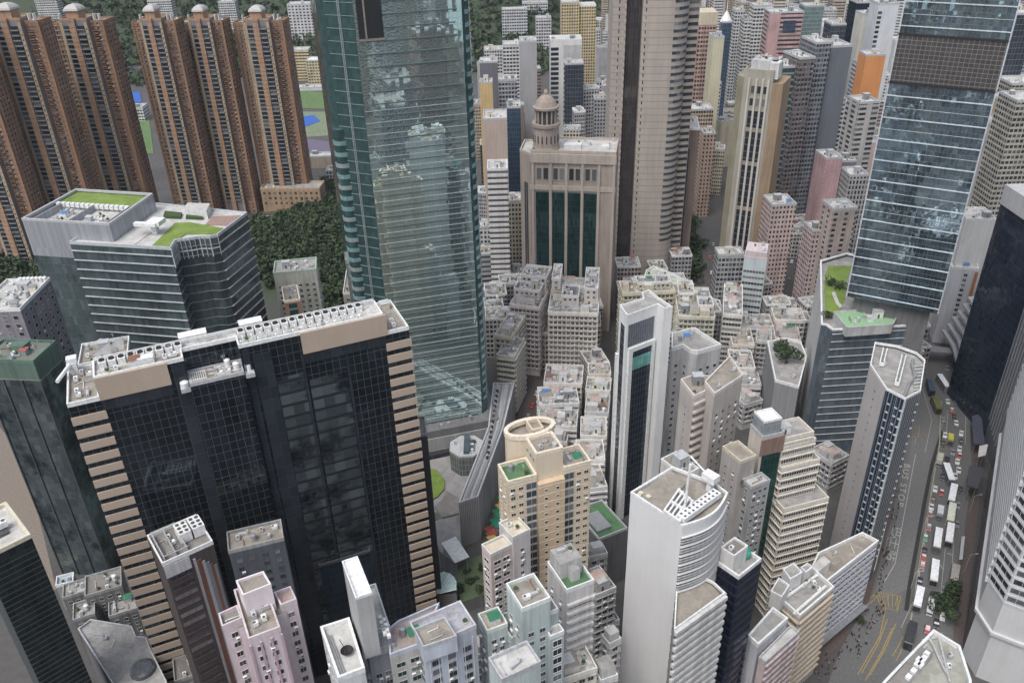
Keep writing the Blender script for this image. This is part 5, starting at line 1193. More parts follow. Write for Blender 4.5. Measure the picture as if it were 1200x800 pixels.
# ================================================================== vehicles
def paint(name, c): return plain(name, c, .3)
def bus_parts(Lb=11.5, Hh=4.1, roofc=(.72, .75, .78), body=(.5, .5, .48)):
    w = 1.4; parts = {}
    b = MB(); h = Hh
    prof = [(-Lb/2, .45), (Lb/2, .45), (Lb/2, h-.35), (Lb/2-.3, h-.05), (-Lb/2+.3, h-.05), (-Lb/2, h-.35)]
    for (x0, z0), (x1, z1) in zip(prof, prof[1:]+prof[:1]): b.quad([(x0, -w, z0), (x0, w, z0), (x1, w, z1), (x1, -w, z1)][::-1])
    b.quad([(x, -w, z) for x, z in prof]); b.quad([(x, w, z) for x, z in prof[::-1]])
    parts['body'] = (b, [paint('bus_paint', body)])
    b = MB(); b.box(-Lb/2+.35, -w+.08, h-.05, Lb/2-.35, w-.08, h+.06); b.box(-Lb/2+1, -.6, h+.06, -Lb/2+2.6, .6, h+.22); parts['roof'] = (b, [paint('roof_paint', roofc)])
    b = MB()
    for z in ((1.3, 2.0), (2.75, 3.5)) if h > 3.5 else ((1.3, 2.2),):
        b.box(-Lb/2+.6, -w-.02, z[0], Lb/2-.5, w+.02, z[1])
    parts['window'] = (b, [G_DARK])
    b = MB(); b.box(Lb/2-.1, -w+.15, 1.1, Lb/2+.03, w-.15, h-.6); parts['windscreen'] = (b, [G_DARK])
    return parts
def wheels(b_list, root, xs, w, r):
    for x in xs:
        for y in (-w, w):
            b = MB(); n = 12
            for k in range(n):
                a0, a1 = 2*math.pi*k/n, 2*math.pi*(k+1)/n
                b.quad([(r*math.cos(a0), -.12, r*math.sin(a0)), (r*math.cos(a1), -.12, r*math.sin(a1)), (r*math.cos(a1), .12, r*math.sin(a1)), (r*math.cos(a0), .12, r*math.sin(a0))])
            b.quad([(r*math.cos(2*math.pi*k/n), -.12, r*math.sin(2*math.pi*k/n)) for k in range(n)]); b.quad([(r*math.cos(2*math.pi*k/n), .12, r*math.sin(2*math.pi*k/n)) for k in range(n)][::-1])
            obj('wheel', tpl(('wheel', r), lambda: b.mesh('wheel', [BLACK])), root, (x, y*.93, r))
def vehicle(kind, label, pa, pb, zt, col=(.6, .6, .6), L=None, group=None, roofc=None):
    """pa rear, pb front: roof centre pixels"""
    a, b = Vector(W(*pa, zt)), Vector(W(*pb, zt)); m = (a+b)/2; e = (b-a)
    name = {'bus': 'bus', 'car': 'car', 'truck': 'truck', 'taxi': 'taxi', 'van': 'van', 'tram': 'tram'}[kind]
    r = obj(name, None, None, (m.x, m.y, .03), math.atan2(e.y, e.x)); set_props(r, label, name, group)
    if kind in ('bus', 'tram'):
        Lb = L or max(10.5, min(12.5, e.length*1.08))
        for k, (mb, mats) in bus_parts(Lb, 4.1, roofc or (.7, .73, .76), col).items(): obj(k, mb.mesh(k, mats), r)
        wheels(None, r, (-Lb*.28, Lb*.33), 1.25, .5)
    elif kind in ('truck', 'van'):
        Lb = L or max(5.5, min(9, e.length)); b1 = MB(); b1.box(-Lb/2, -1.15, .8, Lb/2-1.7, 1.15, 3.1); obj('cargo_box', b1.mesh('cargo_box', [paint('box_paint', roofc or (.62, .64, .62))]), r)
        b1 = MB(); b1.box(Lb/2-1.6, -1.05, .5, Lb/2, 1.05, 2.3); b1.box(-Lb/2, -.5, .5, Lb/2-1.6, .5, .8); obj('cab', b1.mesh('cab', [paint('cab_paint', col)]), r)
        b1 = MB(); b1.box(Lb/2-.1, -.95, 1.4, Lb/2+.03, .95, 2.1); obj('windscreen', b1.mesh('windscreen', [G_DARK]), r); wheels(None, r, (-Lb*.3, Lb*.36), 1.05, .45)
    else:
        Lb = L or 4.5; w = .9; h = Lb/2
        prof = [(-h, .35), (-h, .8), (-h*.9, .95), (-h*.5, 1.0), (h*.35, 1.0), (h*.92, .8), (h, .6), (h, .35)]
        b1 = MB()
        for (x0, z0), (x1, z1) in zip(prof, prof[1:]+prof[:1]): b1.quad([(x0, -w, z0), (x1, -w, z1), (x1, w, z1), (x0, w, z0)])
        b1.quad([(x, -w, z) for x, z in prof][::-1]); b1.quad([(x, w, z) for x, z in prof]); obj('body', b1.mesh('body', [paint('car_paint', col)]), r)
        b1 = MB(); c = [(-h*.72, 1.0), (h*.4, 1.0), (h*.12, 1.42), (-h*.5, 1.42)]
        for (x0, z0), (x1, z1) in zip(c, c[1:]+c[:1]): b1.quad([(x0, -w*.85, z0), (x1, -w*.85, z1), (x1, w*.85, z1), (x0, w*.85, z0)][::-1])
        b1.quad([(x, -w*.85, z) for x, z in c]); b1.quad([(x, w*.85, z) for x, z in c][::-1]); obj('window', b1.mesh('window', [G_DARK]), r)
        b1 = MB(); b1.box(-h*.48, -w*.78, 1.42, h*.1, w*.78, 1.47); obj('roof', b1.mesh('roof', [paint('car_roof', roofc or col)]), r)
        for y in (-.6, .6):
            b1 = MB(); b1.box(h-.05, y-.2, .55, h+.03, y+.2, .72); obj('headlight', b1.mesh('headlight', [WHITE]), r)
        wheels(None, r, (-Lb*.3, Lb*.31), .9, .33)
    return r
BG_ = 'buses and coaches queuing on the main road'; CG = 'cars on the main road'
WB_ = (.84, .87, .9)
for a in [
 ('bus', 'white-roofed bus alone at the top of the road, turning by the footbridge', (1101, 438), (1111, 453), 4, (.3, .3, .3)),
 ('bus', 'white-roofed bus at the head of the long column, angled to the right', (1109, 542), (1116, 562), 4, (.2, .25, .3)),
 ('bus', 'white-roofed bus second in the long column in mid road', (1119, 566), (1115, 586), 4, (.3, .3, .3)),
 ('bus', 'bus with a pale cream-green roof, third in the long column', (1117, 589), (1114, 608), 4, (.5, .5, .35)),
 ('bus', 'white-roofed bus last in the long column, beside the dark kerbside coach', (1115, 612), (1112, 634), 4, (.2, .2, .22)),
 ('bus', 'white-roofed bus behind the small white truck, left of the column end', (1101, 618), (1098, 640), 4, (.2, .2, .22)),
 ('bus', 'white-roofed bus between the lone red-white car and the grey-roofed coach', (1097, 655), (1094.5, 679), 4, (.25, .25, .27)),
 ('bus', 'white-roofed bus nearest the pale kerb, left of the boxy white truck', (1079.5, 687), (1075, 709), 4, (.2, .2, .2)),
 ('bus', 'long blackish bus at the kerb behind the angular roof corner', (1071, 728), (1065, 752), 4, (.04, .04, .045)),
 ('bus', 'grey slatted-roof coach parked beside the leafy tree', (1121, 661), (1118, 681), 4, (.25, .24, .22)),
 ('bus', 'dark green double-deck bus below the navy tower canopy', (1095, 464), (1101, 478), 4, (.12, .12, .03)),
 ('bus', 'dark blue double-deck bus hugging the left kerb near the white tower', (1089, 444), (1093, 457), 4, (.03, .06, .1))]:
    rc = {3: (.66, .72, .62), 8: (.05, .05, .055), 9: (.36, .34, .31), 10: (.15, .15, .05), 11: (.05, .09, .14)}
    i = bpy_i = len([o for o in bpy.data.objects if o.name.startswith('bus') and o.parent is None]); vehicle(*a, group=BG_, roofc=rc.get(i, WB_))
vehicle('truck', 'pale cream box truck left of the bus column head', (1104, 528), (1100, 544), 3.1, (.35, .34, .3), roofc=(.5, .5, .42), L=8, group='trucks on the main road')
vehicle('truck', 'small white box truck between the buses and the maroon cars', (1103.5, 590), (1101.5, 605), 3.1, (.2, .2, .22), roofc=(.66, .68, .72), L=7, group='trucks on the main road')
vehicle('truck', 'boxy white truck below the grey coach and left of the tree', (1093, 699), (1090, 716), 3.1, (.6, .62, .62), roofc=(.66, .68, .7), L=7.5, group='trucks on the main road')
vehicle('truck', 'short truck with a bright yellow load, alone in mid road', (1115, 506), (1114.5, 518), 3.1, (.12, .1, .1), roofc=(.6, .55, .12), L=6.5, group='trucks on the main road')
for i, (x, y, dx, c, lb) in enumerate([
 (1111, 469, 2, (.65, .66, .66), 'white car beside the dark green double-deck bus'), (1121, 469.5, 3, (.12, .12, .13), 'dark grey car right of the white car at the top bend'),
 (1127, 506, -1.5, (.65, .66, .66), 'white car level with the yellow-loaded truck'), (1125, 524, -1.5, (.62, .63, .64), 'white car just behind the one level with the yellow load'),
 (1122.5, 539, -1.5, (.68, .68, .68), 'third white car down the right lane, above the bus column'), (1110.5, 537, -1, (.03, .035, .05), 'black car squeezed beside the cream box truck'),
 (1120, 556, -1, (.6, .6, .6), 'pale car tucked against the first bus of the column'), (1096.5, 571, -1.5, (.6, .62, .64), 'silver car in the left lane below the cream truck'),
 (1094, 583, -1.5, (.14, .07, .08), 'maroon car directly behind the silver left-lane car'), (1090.5, 600, -1.5, (.33, .14, .14), 'white-roofed red taxi beside the small white truck'),
 (1089, 615.5, -1.5, (.3, .14, .14), 'second red car with white roof, below the first taxi'), (1085, 628, -1.5, (.12, .3, .22), 'green car with pale roof by the left kerb'),
 (1081.5, 660, -1.5, (.35, .15, .15), 'lone red and white car left of the mid-road bus'), (1078.5, 679, -1.2, (.03, .04, .08), 'navy car in front of the kerbside bus'),
 (1087.5, 735, -1.5, (.4, .08, .09), 'red car with white roof by the angular roof tip'), (1122, 612, -1, (.2, .2, .21), 'dark grey car in the shade by the right kerb')]):
    vehicle('car', lb, (x-dx*.4, y-4), (x+dx*.4, y+4), 1.4, c, group=CG, roofc=(.7, .7, .7) if i in (9, 10, 11, 12, 14) else None)
for i, (x, y, dx, c, lb) in enumerate([
 (1116, 479, 2, 0, 'red taxi just below the white car at the top bend'), (1119, 487, 1, 2, 'black car above the yellow-loaded truck'), (1121, 494, 1, 1, 'white car right of the black car above the yellow load'), (1106, 490, 2, 3, 'grey car in the left lane near the green double-deck bus'),
 (1108, 508, -1, 1, 'white car left of the yellow-loaded truck'), (1106, 518, -1, 2, 'black car above the cream box truck'), (1117, 528, -1, 3, 'grey car between the yellow load and the bus column'), (1127, 516, -1, 2, 'black car between two white cars in the right lane'),
 (1125, 532, -1, 0, 'red taxi between the second and third white cars in the right lane'), (1124, 549, -1, 1, 'white car right of the head bus of the column'), (1126, 572, -1, 2, 'black car right of the second bus of the column'), (1123, 590, -1, 3, 'grey car right of the third bus of the column'),
 (1105, 557, -1, 2, 'black car below the cream box truck'), (1104, 575, -1, 0, 'red taxi above the small white box truck'), (1092, 592, -1, 1, 'white car between the maroon car and the first taxi'), (1084, 644, -1, 2, 'black car by the pale kerb below the green car'),
 (1083, 651, -1, 0, 'red taxi by the pale kerb above the lone red and white car'), (1107, 690, -1, 3, 'grey car left of the upper leafy tree'), (1105, 720, -1, 1, 'white car below the boxy white truck'), (1098, 728, -1, 2, 'black car near the angular roof tip'),
 (1110, 430, 1, 3, 'grey car above the white-roofed bus at the top of the road')]):
    vehicle('car', lb, (x-dx*.4, y-4), (x+dx*.4, y+4), 1.4, [(.45, .07, .06), (.66, .67, .67), (.04, .04, .05), (.25, .26, .28)][c], group=CG, roofc=(.7, .7, .7) if c == 0 else None)
def lamp(i, px, lb):
    x, y = W(*px); r = obj('street_lamp', None, None, (x, y, .1)); set_props(r, lb, 'street lamp', 'lamps along the main road'); b = MB(); b.bar((0, 0, 0), (0, 0, 9), .11, 0, 6); obj('pole', tpl('lp', lambda: b.mesh('pole', [LGREY])), r)
    b = MB(); b.bar((0, 0, 9), (2.4, 0, 9.5), .07, 0, 5); b.box(2.0, -.2, 9.4, 3.0, .2, 9.6); obj('lamp_head', tpl('lh', lambda: b.mesh('lamp_head', [LGREY])), r)
for i, (q, lb) in enumerate((((1104, 500), 'street lamp on the median beside the yellow-loaded truck'), ((1091, 560), 'street lamp on the median beside the maroon car'), ((1080, 625), 'street lamp on the median left of the green car'), ((1067, 690), 'street lamp on the median left of the kerbside bus'), ((1136, 600), 'street lamp on the right pavement below the footbridge landing'), ((1130, 670), 'street lamp on the right pavement by the upper tree'), ((1035, 650), 'street lamp on the red-brown pavement by the bus stop lettering'))): lamp(i, q, lb)
# tram shelter roofs / canopies beside the kerb
def canopy(name, label, pts, z, mat, th=.4, cat='canopy', legs=True):
    q = ccw([W(*p, z) for p in pts]); r = obj(name, None, None, (q[0][0], q[0][1], 0)); set_props(r, label, cat)
    q = [(x-q[0][0], y-q[0][1]) for x, y in q] if False else [(x-r.location.x, y-r.location.y) for x, y in q]
    b = MB(); b.prism(q, z-th, z, 0, 0, True); obj('roof', b.mesh('roof', [mat]), r)
    if legs:
        for x, y in offset(q, -.8): 
            b = MB(); b.bar((x, y, 0), (x, y, z-th), .18); obj('post', b.mesh('post', [MGREY]), r)
    return r
canopy('footbridge', 'dark roofed footbridge landing beside the ribbed white tower', [(1136, 545), (1153, 548), (1146, 572), (1134, 568)], 9, plain('dark_roofing', (.07, .075, .085), .7), .8, 'footbridge')
canopy('canopy', 'small white canopy on top of the dark footbridge landing', [(1148, 522), (1158, 520), (1155, 533), (1146, 535)], 10, WALLW)
canopy('footbridge', 'grey footbridge crossing the road between the podium and the navy tower', [(1083, 404), (1122, 408), (1121, 414), (1082, 411)], 8, MGREY, 1.2, 'footbridge')
canopy('canopy', 'long green glass awning under the navy tower podium', [(1116, 432), (1124, 436), (1144, 472), (1138, 474)], 6, plain('green_glass_roof', (.08, .16, .13), .3), .3)
canopy('canopy', 'dark blue canopy between the road and the ribbed tower', [(1139, 487), (1150, 484), (1154, 520), (1141, 520)], 7, plain('blue_grey_roofing', (.08, .09, .12), .5), .4)
canopy('bus_shelter', 'narrow grey shelter roof along the pavement above the tree', [(1127, 628), (1131, 628), (1128, 655), (1124, 655)], 4, LGREY, .3, 'bus shelter')
# railing of white posts
rl = obj('railing', None, None, (0, 0, 0)); set_props(rl, 'white post railing along the red-brown pavement by the wedge block', 'railing')
p0, p1 = Vector(W(1037, 617)), Vector(W(1024, 668))
for i in range(26):
    p = p0+(p1-p0)*i/25; b = MB(); b.box(-.22, -.22, 0, .22, .22, 1.1); obj('post', tpl('rp', lambda: b.mesh('post', [WHITE])), rl, (p.x, p.y, .14))
b = MB(); b.bar((p0.x, p0.y, 1.1), (p1.x, p1.y, 1.1), .05); obj('rail', b.mesh('rail', [WHITE]), rl)

# ================================================================== people (far below: a few pixels each)
def person_mesh(col, legc):
    me = bpy.data.meshes.new('person')
    V = [(0, 0, .95), (0, 0, 1.2), (0, 0, 1.42), (0, 0, 1.55), (0, .02, 1.68), (-.1, 0, .88), (-.12, .08, .48), (-.12, .1, .05), (.1, 0, .88), (.12, -.08, .48), (.12, -.12, .05), (-.2, 0, 1.4), (-.25, .05, 1.12), (-.24, .12, .9), (.2, 0, 1.4), (.25, -.05, 1.12), (.24, -.02, .9)]
    E_ = [(0, 1), (1, 2), (2, 3), (3, 4), (0, 5), (5, 6), (6, 7), (0, 8), (8, 9), (9, 10), (2, 11), (11, 12), (12, 13), (2, 14), (14, 15), (15, 16)]
    me.from_pydata(V, E_, []); o = bpy.data.objects.new('tmp', me); COL.objects.link(o)
    md = o.modifiers.new('s', 'SKIN'); rad = [.15, .16, .15, .06, .11, .09, .07, .05, .09, .07, .05, .07, .05, .035, .07, .05, .035]
    for v, r_ in zip(me.skin_vertices[0].data, rad): v.radius = (r_, r_)
    me.skin_vertices[0].data[0].use_root = True
    dg = bpy.context.evaluated_depsgraph_get(); m2_ = bpy.data.meshes.new_from_object(o.evaluated_get(dg)); bpy.data.objects.remove(o)
    m2_.materials.clear()
    for c in (col, legc, (.05, .035, .03)): m2_.materials.append(plain('cloth', c, .9))
    for p in m2_.polygons: p.material_index = 2 if p.center.z > 1.6 else (1 if p.center.z < .92 else 0)
    return m2_
PM = [person_mesh(c, l) for c, l in (((.4, .4, .4), (.05, .05, .07)), ((.05, .05, .06), (.04, .04, .05)), ((.16, .05, .05), (.05, .06, .12)), ((.06, .09, .16), (.03, .03, .03)), ((.27, .24, .2), (.06, .05, .05)))]
PL = ['person in a white top on the crowded pavement', 'person in black clothes on the crowded pavement', 'person in a red top on the crowded pavement', 'person in a blue top on the crowded pavement', 'person in a beige top on the crowded pavement']
PG = ['people in white tops on foot', 'people in black on foot', 'people in red tops on foot', 'people in blue tops on foot', 'people in beige tops on foot']
rp = random.Random(5)
areas = [((985, 760), (1015, 712), (1030, 728), (1002, 778)), ((1024, 700), (1034, 640), (1044, 640), (1036, 690)), ((1040, 620), (1050, 575), (1056, 575), (1048, 620)), ((1018, 722), (1034, 705), (1040, 712), (1026, 735)), ((940, 785), (985, 752), (1000, 770), (960, 800))]
for ar, n_ in zip(areas, (34, 26, 16, 20, 26)):
    for i in range(n_):
        f, g = rp.random(), rp.random(); q = [Vector(p) for p in ar]; p = (q[0]*(1-f)+q[1]*f)*(1-g)+(q[3]*(1-f)+q[2]*f)*g
        x, y = W(p.x, p.y); k = rp.randrange(5); o = obj('person', PM[k], None, (x, y, .14 if n_ != 20 else .05), rp.uniform(0, 6.28)); set_props(o, PL[k], 'person', PG[k])

# ================================================================== the low plaza between the slab and the market street
s = Bld('shopping_podium', 'grey stone podium under the green mirror skyscraper', 'podium', tuple(FLc), rotB)
b = MB(); b.prism([(-14, -6), (LB+5, -6), (LB+8, 44), (-14, 44)], 0, 23.9, 0, 0); s.add('podium_wall', b, [DCONC])
b = MB(); b.box(-14.1, -6.5, 13, LB+5.3, -6.02, 20, 0); s.add('fascia', b, [CONC])
b = MB(); b.box(-12, -6.3, 2, LB+4, -6.02, 11, 0); s.add('shop_glass', b, [G_DARK])
s.clutter([(4, -5.5), (LB+4, -5.5), (LB+4, -.5), (4, -.5)], 23.9, 5, False, [MGREY]); s.done()
s = Bld('shopping_arcade', 'long wedge-roofed arcade with ribbed white end wall, beside the market street', 'arcade', W(537, 589, 24))
q = [s.loc(W(*p, 24)) for p in ((537, 589), (560, 581), (590, 500), (603, 448), (578, 448), (572, 500))]
pol = ccw(q); s.block(pol, 0, 23, CONC, roofm((.36, .36, .35), (.24, .24, .24)), (1, .5, LGREY))
a, b_ = Vector(q[0]), Vector(q[1]); s.ribs(a, b_, 0, 24.5, .75, .22, .5, WALLG, 'rib')
for f in (.2, .4, .6, .8):
    P_ = [Vector(s.px(537+23*f, 589-8*f, 24)), Vector(s.px(572+18*f, 500, 24)), Vector(s.px(578+25*f, 448, 24))]
    for p_, q_ in zip(P_, P_[1:]): b = MB(); b.bar((*p_, 23.3), (*q_, 23.3), .45, 0, 4); s.add('roof_rib', b, [LGREY if f in (.2, .6) else MGREY])
for i in range(14):
    p_ = s.px(571+i*.9, 535-i*6, 24); s.box('roof_vent', p_[0], p_[1], 23, 1.2, 1.4, 1.0, BLACK)
s.done()
s = Bld('pavilion', 'glazed octagonal pavilion with a zigzag skylight, on the plaza', 'pavilion', W(547, 522, 20))
oc8 = [(8*math.cos(R(22.5+45*i)), 8*math.sin(R(22.5+45*i))) for i in range(8)]
b = MB(); b.prism(oc8, 0, 19, 0); s.add('wall', b, [curtain('plaza_glass', (.12, .13, .13), 3, 1.5, mull=(.3, .3, .3), mt=.12, ht=.15, metal=.3)]); b = MB(); b.prism(oc8, 19.02, 20, 0, 0); s.add('roof', b, [LGREY]); b = MB(); b.box(-1.2, -6, 20, 1.2, 6, 21.6); b.box(1.3, -4, 20, 3.4, 3, 21.2); s.add('skylight', b, [G_BLUE]); s.clutter(oc8, 20, 5, False, [LGREY, MGREY]); s.done()
def deck(name, label, pts, z0, z1, mats, cat):
    q = [W(*p, z1) for p in pts]; r = obj(name, None, None, (q[0][0], q[0][1], 0)); set_props(r, label, cat); q = ccw([(x-q[0][0], y-q[0][1]) for x, y in q])
    b = MB(); b.prism(q, z0, z1-.3, 0); obj('wall', b.mesh('wall', [mats[0]]), r); b = MB(); b.prism(q, z1-.3, z1, 0, 0); obj('deck', b.mesh('deck', [mats[1]]), r); return r
deck('terrace', 'pale grey plaza deck at the foot of the striped corner', [(498, 540), (535, 532), (552, 562), (545, 600), (498, 600)], 0, 9, [CONC, roofm((.27, .265, .26), (.2, .19, .19))], 'terrace')
deck('terrace', 'half-round green lawn on the plaza beside the striped corner', [(500, 548), (512, 550), (521, 562), (521, 572), (513, 581), (505, 586), (500, 586)], 9, 9.8, [CONC, LAWN], 'lawn')
deck('terrace', 'dark curved stairwell block beside the half-round lawn', [(509, 592), (518, 585), (523, 574), (545, 588), (540, 600), (518, 606)], 0, 11, [MGREY, ROOF_D], 'stairwell')
deck('terrace', 'grey service yard roof between the lawn and the ribbed end wall', [(505, 612), (537, 600), (541, 640), (534, 660), (515, 645)], 0, 10, [DCONC, roofm((.2, .2, .2), (.14, .14, .14))], 'roof')
for k, (pts, z, lb, m_) in enumerate([([(517, 636), (533, 659), (550, 652), (534, 628)], 15, 'curved silver canopy above the garden', LGREY)]):
    canopy('canopy', lb, pts, z, m_)
cr = Vector(W(512, 690, 14)); r = obj('glass_canopy', None, None, (cr.x, cr.y, 0)); set_props(r, 'fan-shaped pale blue glass canopy at the foot of the striped corner', 'canopy')
b = MB(); fan = [Vector(W(*p, 14+z))-cr for p, z in (((511, 677), 1), ((514, 670), 2), ((520, 667), 2.6), ((527, 669), 2.6), ((532, 674), 2.2), ((535, 681), 1.6), ((535, 694), 0))]; apx = Vector(W(512, 696, 14))-cr
for i, (p_, q_) in enumerate(zip(fan, fan[1:])):
    b.quad([(*apx, 14), (*q_, 15.5), (*p_, 15.5)]); b.quad([(*p_, 15.3), (*q_, 15.3), (*apx, 13.8)])
obj('glass_roof', b.mesh('glass_roof', [plain('frosted_glass', (.38, .52, .52), .15)]), r)
for p_ in fan: b = MB(); b.bar((*apx, 14.1), (*p_, 15.65), .12); obj('rib', b.mesh('rib', [WHITE]), r)
b = MB(); b.prism(ccw([tuple(apx), tuple(fan[-1]), tuple(fan[0])]), 0, 13.7, 0); obj('base_wall', b.mesh('base_wall', [DCONC]), r)
deck('terrace', 'sunken garden with shrubs between the glass canopy and the pinkish flats', [(533, 668), (552, 655), (572, 648), (572, 694), (540, 706)], 0, 6, [DCONC, roofm((.06, .1, .04), (.1, .11, .07), .9)], 'garden')
# market stalls
for i, (x, y, c, lb) in enumerate([(592, 573, 0, 'green'), (590, 585, 0, 'green'), (584, 601, 0, 'green'), (581, 612, 0, 'green'), (598, 560, 1, 'red'), (575, 622, 1, 'red'), (588, 594, 2, 'yellow'), (604, 545, 1, 'red'), (578, 632, 2, 'yellow')]):
    px_, py_ = W(x, y, 3)
    if i in (0, 4, 7): continue
    r = obj('market_stall', None, None, (px_, py_, 0), .5); set_props(r, f'{lb}-roofed market stall, number {i+1} in line' if False else {0: 'green market stall roof nearest the oval crown', 1: 'green market stall roof, second down the market lane', 2: 'larger green stall roof halfway down the market lane', 3: 'last green stall roof down the market lane', 4: 'red stall roof at the upper end of the market lane', 5: 'red stall roof at the lower end of the market lane', 6: 'yellow stall roof between the green ones', 7: 'dark red stall roof just below the oval crown building', 8: 'yellow stall roof near the pinkish flats'}[i], 'market stall', 'market stalls in the lane')
    b = MB(); m_ = [plain('green_canvas', (.02, .22, .13), .8), plain('red_canvas', (.3, .06, .05), .8), plain('yellow_canvas', (.5, .36, .08), .8)][c]
    b.quad([(-1.8, -3, 3), (1.8, -3, 3), (1.8, 0, 3.6), (-1.8, 0, 3.6)]); b.quad([(-1.8, 0, 3.6), (1.8, 0, 3.6), (1.8, 3, 3), (-1.8, 3, 3)]); b.quad([(-1.8, 3, 2.9), (1.8, 3, 2.9), (1.8, -3, 2.9), (-1.8, -3, 2.9)]); obj('awning', b.mesh('awning', [m_]), r)
    for sx in (-1.6, 1.6):
        for sy in (-2.8, 2.8): b = MB(); b.bar((sx, sy, 0), (sx, sy, 2.9), .07); obj('post', b.mesh('post', [MGREY]), r)
    b = MB(); b.box(-1.3, -2.4, .2, 1.3, 2.4, .95); obj('counter', b.mesh('counter', [CREAM]), r)

# dark low things at the slab's foot
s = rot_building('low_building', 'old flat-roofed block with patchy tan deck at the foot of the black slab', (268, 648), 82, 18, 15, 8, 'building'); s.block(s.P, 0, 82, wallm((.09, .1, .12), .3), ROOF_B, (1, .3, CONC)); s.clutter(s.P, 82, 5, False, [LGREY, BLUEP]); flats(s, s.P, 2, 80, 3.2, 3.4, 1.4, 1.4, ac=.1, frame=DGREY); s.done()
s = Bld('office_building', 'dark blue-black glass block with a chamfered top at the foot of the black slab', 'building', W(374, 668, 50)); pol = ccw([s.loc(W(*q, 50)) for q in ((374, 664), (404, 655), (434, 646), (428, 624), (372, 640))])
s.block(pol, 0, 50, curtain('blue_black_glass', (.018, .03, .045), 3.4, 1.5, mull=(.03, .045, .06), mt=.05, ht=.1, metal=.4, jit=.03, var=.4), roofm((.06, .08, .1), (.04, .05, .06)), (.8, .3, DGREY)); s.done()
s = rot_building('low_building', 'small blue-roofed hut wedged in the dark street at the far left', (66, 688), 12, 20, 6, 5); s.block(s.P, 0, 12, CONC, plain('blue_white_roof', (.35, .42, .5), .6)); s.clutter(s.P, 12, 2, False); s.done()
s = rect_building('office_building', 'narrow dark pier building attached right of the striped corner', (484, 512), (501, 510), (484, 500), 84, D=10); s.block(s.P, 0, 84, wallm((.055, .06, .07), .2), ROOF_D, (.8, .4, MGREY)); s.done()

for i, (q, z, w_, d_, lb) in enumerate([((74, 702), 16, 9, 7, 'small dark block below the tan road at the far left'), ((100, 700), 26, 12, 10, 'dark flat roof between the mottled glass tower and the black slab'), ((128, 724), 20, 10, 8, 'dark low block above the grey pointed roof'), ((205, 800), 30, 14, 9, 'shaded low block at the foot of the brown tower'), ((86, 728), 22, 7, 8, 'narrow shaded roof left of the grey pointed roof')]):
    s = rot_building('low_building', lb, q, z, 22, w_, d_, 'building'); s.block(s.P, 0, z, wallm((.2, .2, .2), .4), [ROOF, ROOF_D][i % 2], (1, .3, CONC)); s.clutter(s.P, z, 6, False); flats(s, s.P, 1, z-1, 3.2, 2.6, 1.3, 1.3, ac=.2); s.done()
# ================================================================== low old blocks of the middle
OLD = [(.62, .58, .55), (.64, .62, .56), (.58, .58, .57), (.63, .58, .51), (.5, .5, .5), (.68, .66, .63)]
PR = [patchroof(), patchroof((.44, .43, .4), (.22, .2, .18), (.6, .59, .56)), patchroof((.38, .37, .37), (.16, .15, .15), (.5, .5, .5)), patchroof((.42, .4, .385), (.23, .19, .17), (.6, .6, .59))]
def oldblock(label, P, A, B, z, col, D=None, n=8, kind='flat', fh=3.0, ww=1.4, cw=2.6, ac=.5, roof=None, sub=None, up=()):
    s = rect_building('tenement_building', label, P, A, B, z, 'building', D=D); w = wallm(col, .28)
    s.block(s.P, 0, z, w, PR[int(z+len(label)) % 4], (1.1, .3, wallm(tuple(min(1, c*1.15) for c in col), .2)))
    for a, b_ in s.faces(s.P):
        if kind == 'flat': s.grid(a, b_, 2, z-.8, fh, 2.2, 1.5, 1.4, ac=.55, frame=w); s.fins(a, b_, 3, z-.8, fh, .22, .45, wallm(tuple(c*.75 for c in col), .5), 'floor_ledge')
        elif kind == 'balc':
            s.bands(a, b_, 2, z-.8, fh, 1.3, .9, m=.3, mull=1.3, frame=w); s.fins(a, b_, 2, z-.8, fh, .8, .8, w, 'balcony_ledge')
        else: s.bands(a, b_, 2, z-.8, fh, 1.5, .9, m=.3, mull=1.4, frame=w)
    for (u0, v0, u1, v1, h) in up:
        q = [(s.L*u0, s.D*v0), (s.L*u1, s.D*v0), (s.L*u1, s.D*v1), (s.L*u0, s.D*v1)]; s.block(q, z-.05, z+h, w, PR[int(h*7) % 4], (1, .3, None), 'upper_storey')
        for a, b_ in s.faces(q): s.grid(a, b_, z, z+h, 3, 2.3, 1.3, 1.3, ac=.3, frame=w)
        s.clutter(q, z+h, 6)
    for k in range(int((sub or 0)*1.8)):
        r = s.rnd; x0 = r.uniform(.5, max(.6, s.L-6)); y0 = r.uniform(.5, max(.6, s.D-6)); w_, d_, h_ = r.uniform(3, 5.5), r.uniform(3, 5), r.uniform(2.5, 4)
        b = MB(); q = [(x0, y0), (min(s.L-.4, x0+w_), y0), (min(s.L-.4, x0+w_), min(s.D-.4, y0+d_)), (x0, min(s.D-.4, y0+d_))]; b.prism(q, z, z+h_, 0, 1); s.add('rooftop_hut', b, [w, r.choice([ROOF, ROOF_B, ROOF_R, ROOF_L])])
    s.clutter(s.P, z, int(n*1.6)); s.done(60); return s
oldblock('pinkish tenement block with a crowded white roof, right of the green skyscraper', (597, 358), (632, 362), (594, 325), 41, (.7, .64, .62), kind='flat', n=16, sub=5, up=((.03, .22, .9, .5, 6), (.1, .55, .97, .96, 9)))
oldblock('wide tenement block with blue tarpaulin on its crowded roof, below the domed tower', (642, 367), (701, 369), (640, 326), 42, (.72, .68, .63), kind='flat', n=26, sub=6, up=((.02, .5, .2, .95, 9), (.25, .2, .6, .5, 5.5), (.7, .3, .98, .92, 8)))
oldblock('cream corner tenement with small square windows beside the green skyscraper', (579, 394), (599, 397), (577, 366), 38, (.58, .54, .45), n=9, sub=2)
